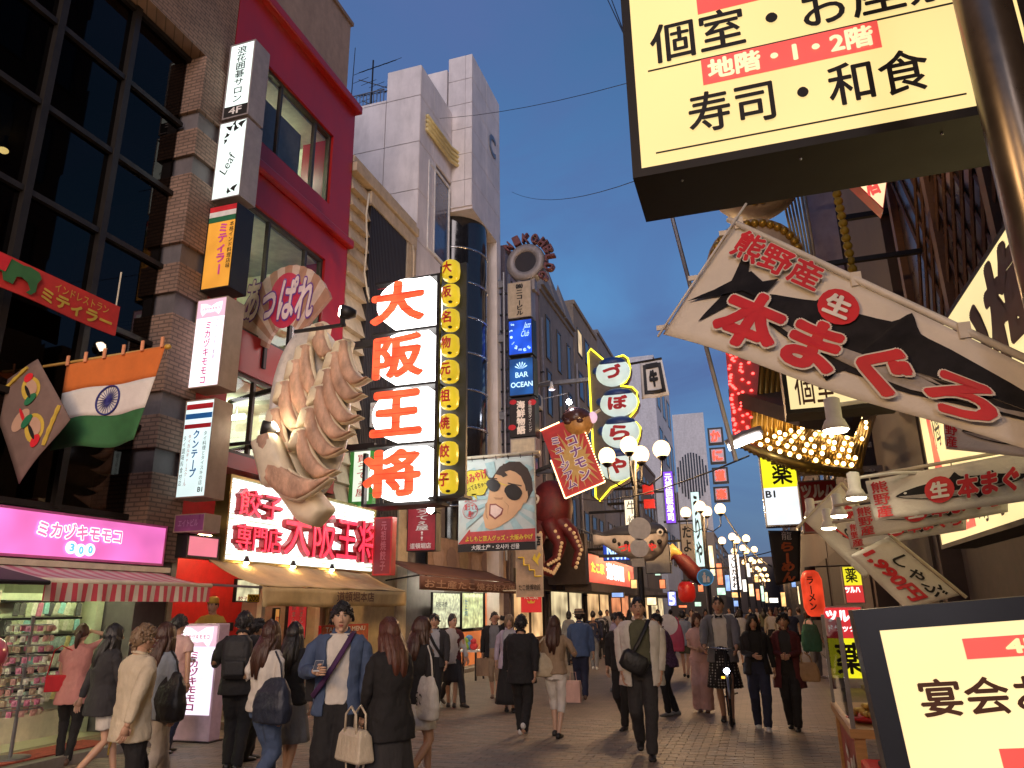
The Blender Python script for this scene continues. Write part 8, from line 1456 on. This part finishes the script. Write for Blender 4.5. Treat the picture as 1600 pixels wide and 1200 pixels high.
mb = MB(); [mb.tube(q, .016, 6) for q in ([(0, 0, .335), (.05, .04, .6), (0, .12, .78), (0, .16, .98)], [(0, .13, .75), (0, .35, .45), (0, .55, .34)], [(0, .55, .34), (0, .72, .82)], [(0, 1.08, .335), (0, .66, .6)], [(0, 1.08, .335), (0, .55, .34)])]; mb.build('frame', M_DARKMETAL, bk_, True)
mb = MB(); mb.tube([(-.27, .25, 1.0), (-.2, .12, 1.02), (0, .14, 1.0), (.2, .12, 1.02), (.27, .25, 1.0)], .012, 6); mb.build('handlebar', M_STEEL, bk_, True)
mb = MB(); mb.ell((0, .75, .86), (.09, .14, .045), 12, 6); mb.build('saddle', FAB['shoe_black'], bk_, True)
mb = MB(); mb.cyl((0, -.02, .72), (0, .05, .72), .045, n=12); hl = mb.build('headlamp', M_GREYMETAL, bk_, True); mb = MB(); mb.cyl((0, -.03, .72), (0, -.021, .72), .04, n=12); mb.build('lens', lit('bike_light', (.8, .85, 1), 22), hl)
B(bk_, 'reflector', lit('amber_reflector_glow', (1, .5, .05), 2), (-.08, -.02, .62, -.03, -.01, .65)); mb = MB(); mb.tube([(-.14, .55, .30), (.14, .55, .38)], .012, 6); mb.build('pedals', M_BLACK, bk_); B(bk_, 'kickstand', M_STEEL, (-.06, 1.0, 0, -.04, 1.02, .33))  # reflector given a glow of its own in place of light thrown back
p = person('long haired woman in black jacket and dark jeans looking down', 1184, 964, 1140, 5, ('jacket', 'black'), ('trousers', 'navy'), ('long', 'black'), 'white', 'f', .3, ('hold', 'down'), inner=('knit', 'black'), nod=10)
p = person('woman in maroon coat with tan bag on her arm', 1233, 970, 1140, -6, ('jacket', 'maroon'), ('trousers', 'black'), ('short', 'black'), 'black', 'f', .3, ('hold', 'hold'), inner=('tee', 'charcoal'), hem=.6, skin=0)
o = bag_at(p, 'handbag', 'tan tote hanging from the arm of the woman in maroon', (.29, -.06, .70)); soft_bag(o, .34, .28, .12, fab('tan_bag', (.36, .22, .11), .6), (-.04, .0, .42))
person('woman in pink shawl with green bag beside the drugstore stand', 1268, 962, 1060, 100, ('knit', 'palepink'), ('trousers', 'grey'), ('bob', 'brown'), 'white', 'f', .3, ('low', 'down'), det=2)
o = thing('shopping_bag', 'green shopping bag beside the drugstore stand', 'bag', PY(1270, 1018, 16.0)); soft_bag(o, .36, .5, .15, FAB['green'], (0, 0, .6))
# ---- farther crowd, one by one
FARP = [(1208, 958, 1030, 0, 'yellow vest woman among the far crowd', 'cardigan', 'cream', 'f'), (1238, 950, 1035, 5, 'tall man in dark tee among the far crowd on the right', 'tee', 'navy', 'm'), (1224, 956, 1028, -5, 'person in cream top left of the tall dark tee', 'knit', 'cream', 'f'), (1160, 958, 1040, 180, 'grey topped person behind the cyclist', 'knit', 'lightgrey', 'f'), (1252, 958, 1025, 190, 'person in grey passing the noodle lantern', 'tee', 'grey', 'm'), (1120, 957, 1035, 175, 'masked person in black left of the cyclist', 'knit', 'black', 'm'), (1105, 960, 1022, 0, 'small far person above the pink blouse', 'tee', 'charcoal', 'f'), (1083, 958, 1030, 10, 'far person in navy beside the pale shirt man', 'jacket', 'navy', 'm'), (1050, 955, 1025, 170, 'dark far figure behind the paper fan', 'jacket', 'charcoal', 'm'), (1030, 957, 1022, 5, 'far figure in grey right of the white jacket', 'shirt', 'grey', 'm'), (985, 958, 1020, 180, 'far figure in black left of the white jacket', 'tee', 'black', 'f'), (950, 960, 1018, 0, 'far figure in white shirt near the lit shop', 'shirt', 'offwhite', 'm'), (1175, 955, 1012, 0, 'far figure in brown near the street end', 'jacket', 'brown', 'm'), (1195, 956, 1010, 180, 'far figure in olive near the street end', 'tee', 'olive', 'f'), (1142, 957, 1008, 0, 'far figure in pale blue near the lamps', 'shirt', 'bluegrey', 'm'), (1216, 957, 1006, 185, 'far figure in dark red near the noodle banner', 'knit', 'maroon', 'f'), (1070, 959, 1005, 0, 'tiny far figure in tan on the left of the street', 'jacket', 'tan', 'm'), (1185, 956, 1000, 0, 'tiny far figure in charcoal in mid street', 'jacket', 'charcoal', 'm'), (1205, 955, 995, 0, 'tiny far figure in white in mid street', 'shirt', 'offwhite', 'f'), (1155, 956, 994, 180, 'tiny far figure in black in mid street', 'jacket', 'black', 'm'), (1128, 957, 996, 0, 'tiny far figure in lavender near the blue sign', 'knit', 'lavender', 'f'), (1230, 957, 998, 180, 'tiny far figure in navy at the right of the crowd', 'jacket', 'navy', 'm'), (940, 962, 1030, 185, 'figure in dark jacket entering the lit shop', 'jacket', 'charcoal', 'm'), (890, 962, 1040, 200, 'figure in grey left of the straw hat', 'knit', 'grey', 'f')]
for k, (x, h, ft, rz, lab, kind, col, sx) in enumerate(FARP):
    person(lab, x, h, ft, rz + random.uniform(-15, 15), (kind, col), (random.choice(('trousers', 'trousers', 'skirt')) if sx == 'f' else 'trousers', random.choice(('black', 'navy', 'charcoal', 'grey'))), (random.choice(('long', 'bob')) if sx == 'f' else 'short', random.choice(('black', 'brown', 'black'))), 'black', sx, random.uniform(.1, .5), ('down', random.choice(('down', 'low', 'fwd'))), inner=('tee', 'offwhite') if kind in ('jacket', 'cardigan') else None, det=3, skin=k % 3, group='far crowd in the street')
bpy.data.scenes.remove(_TMP)
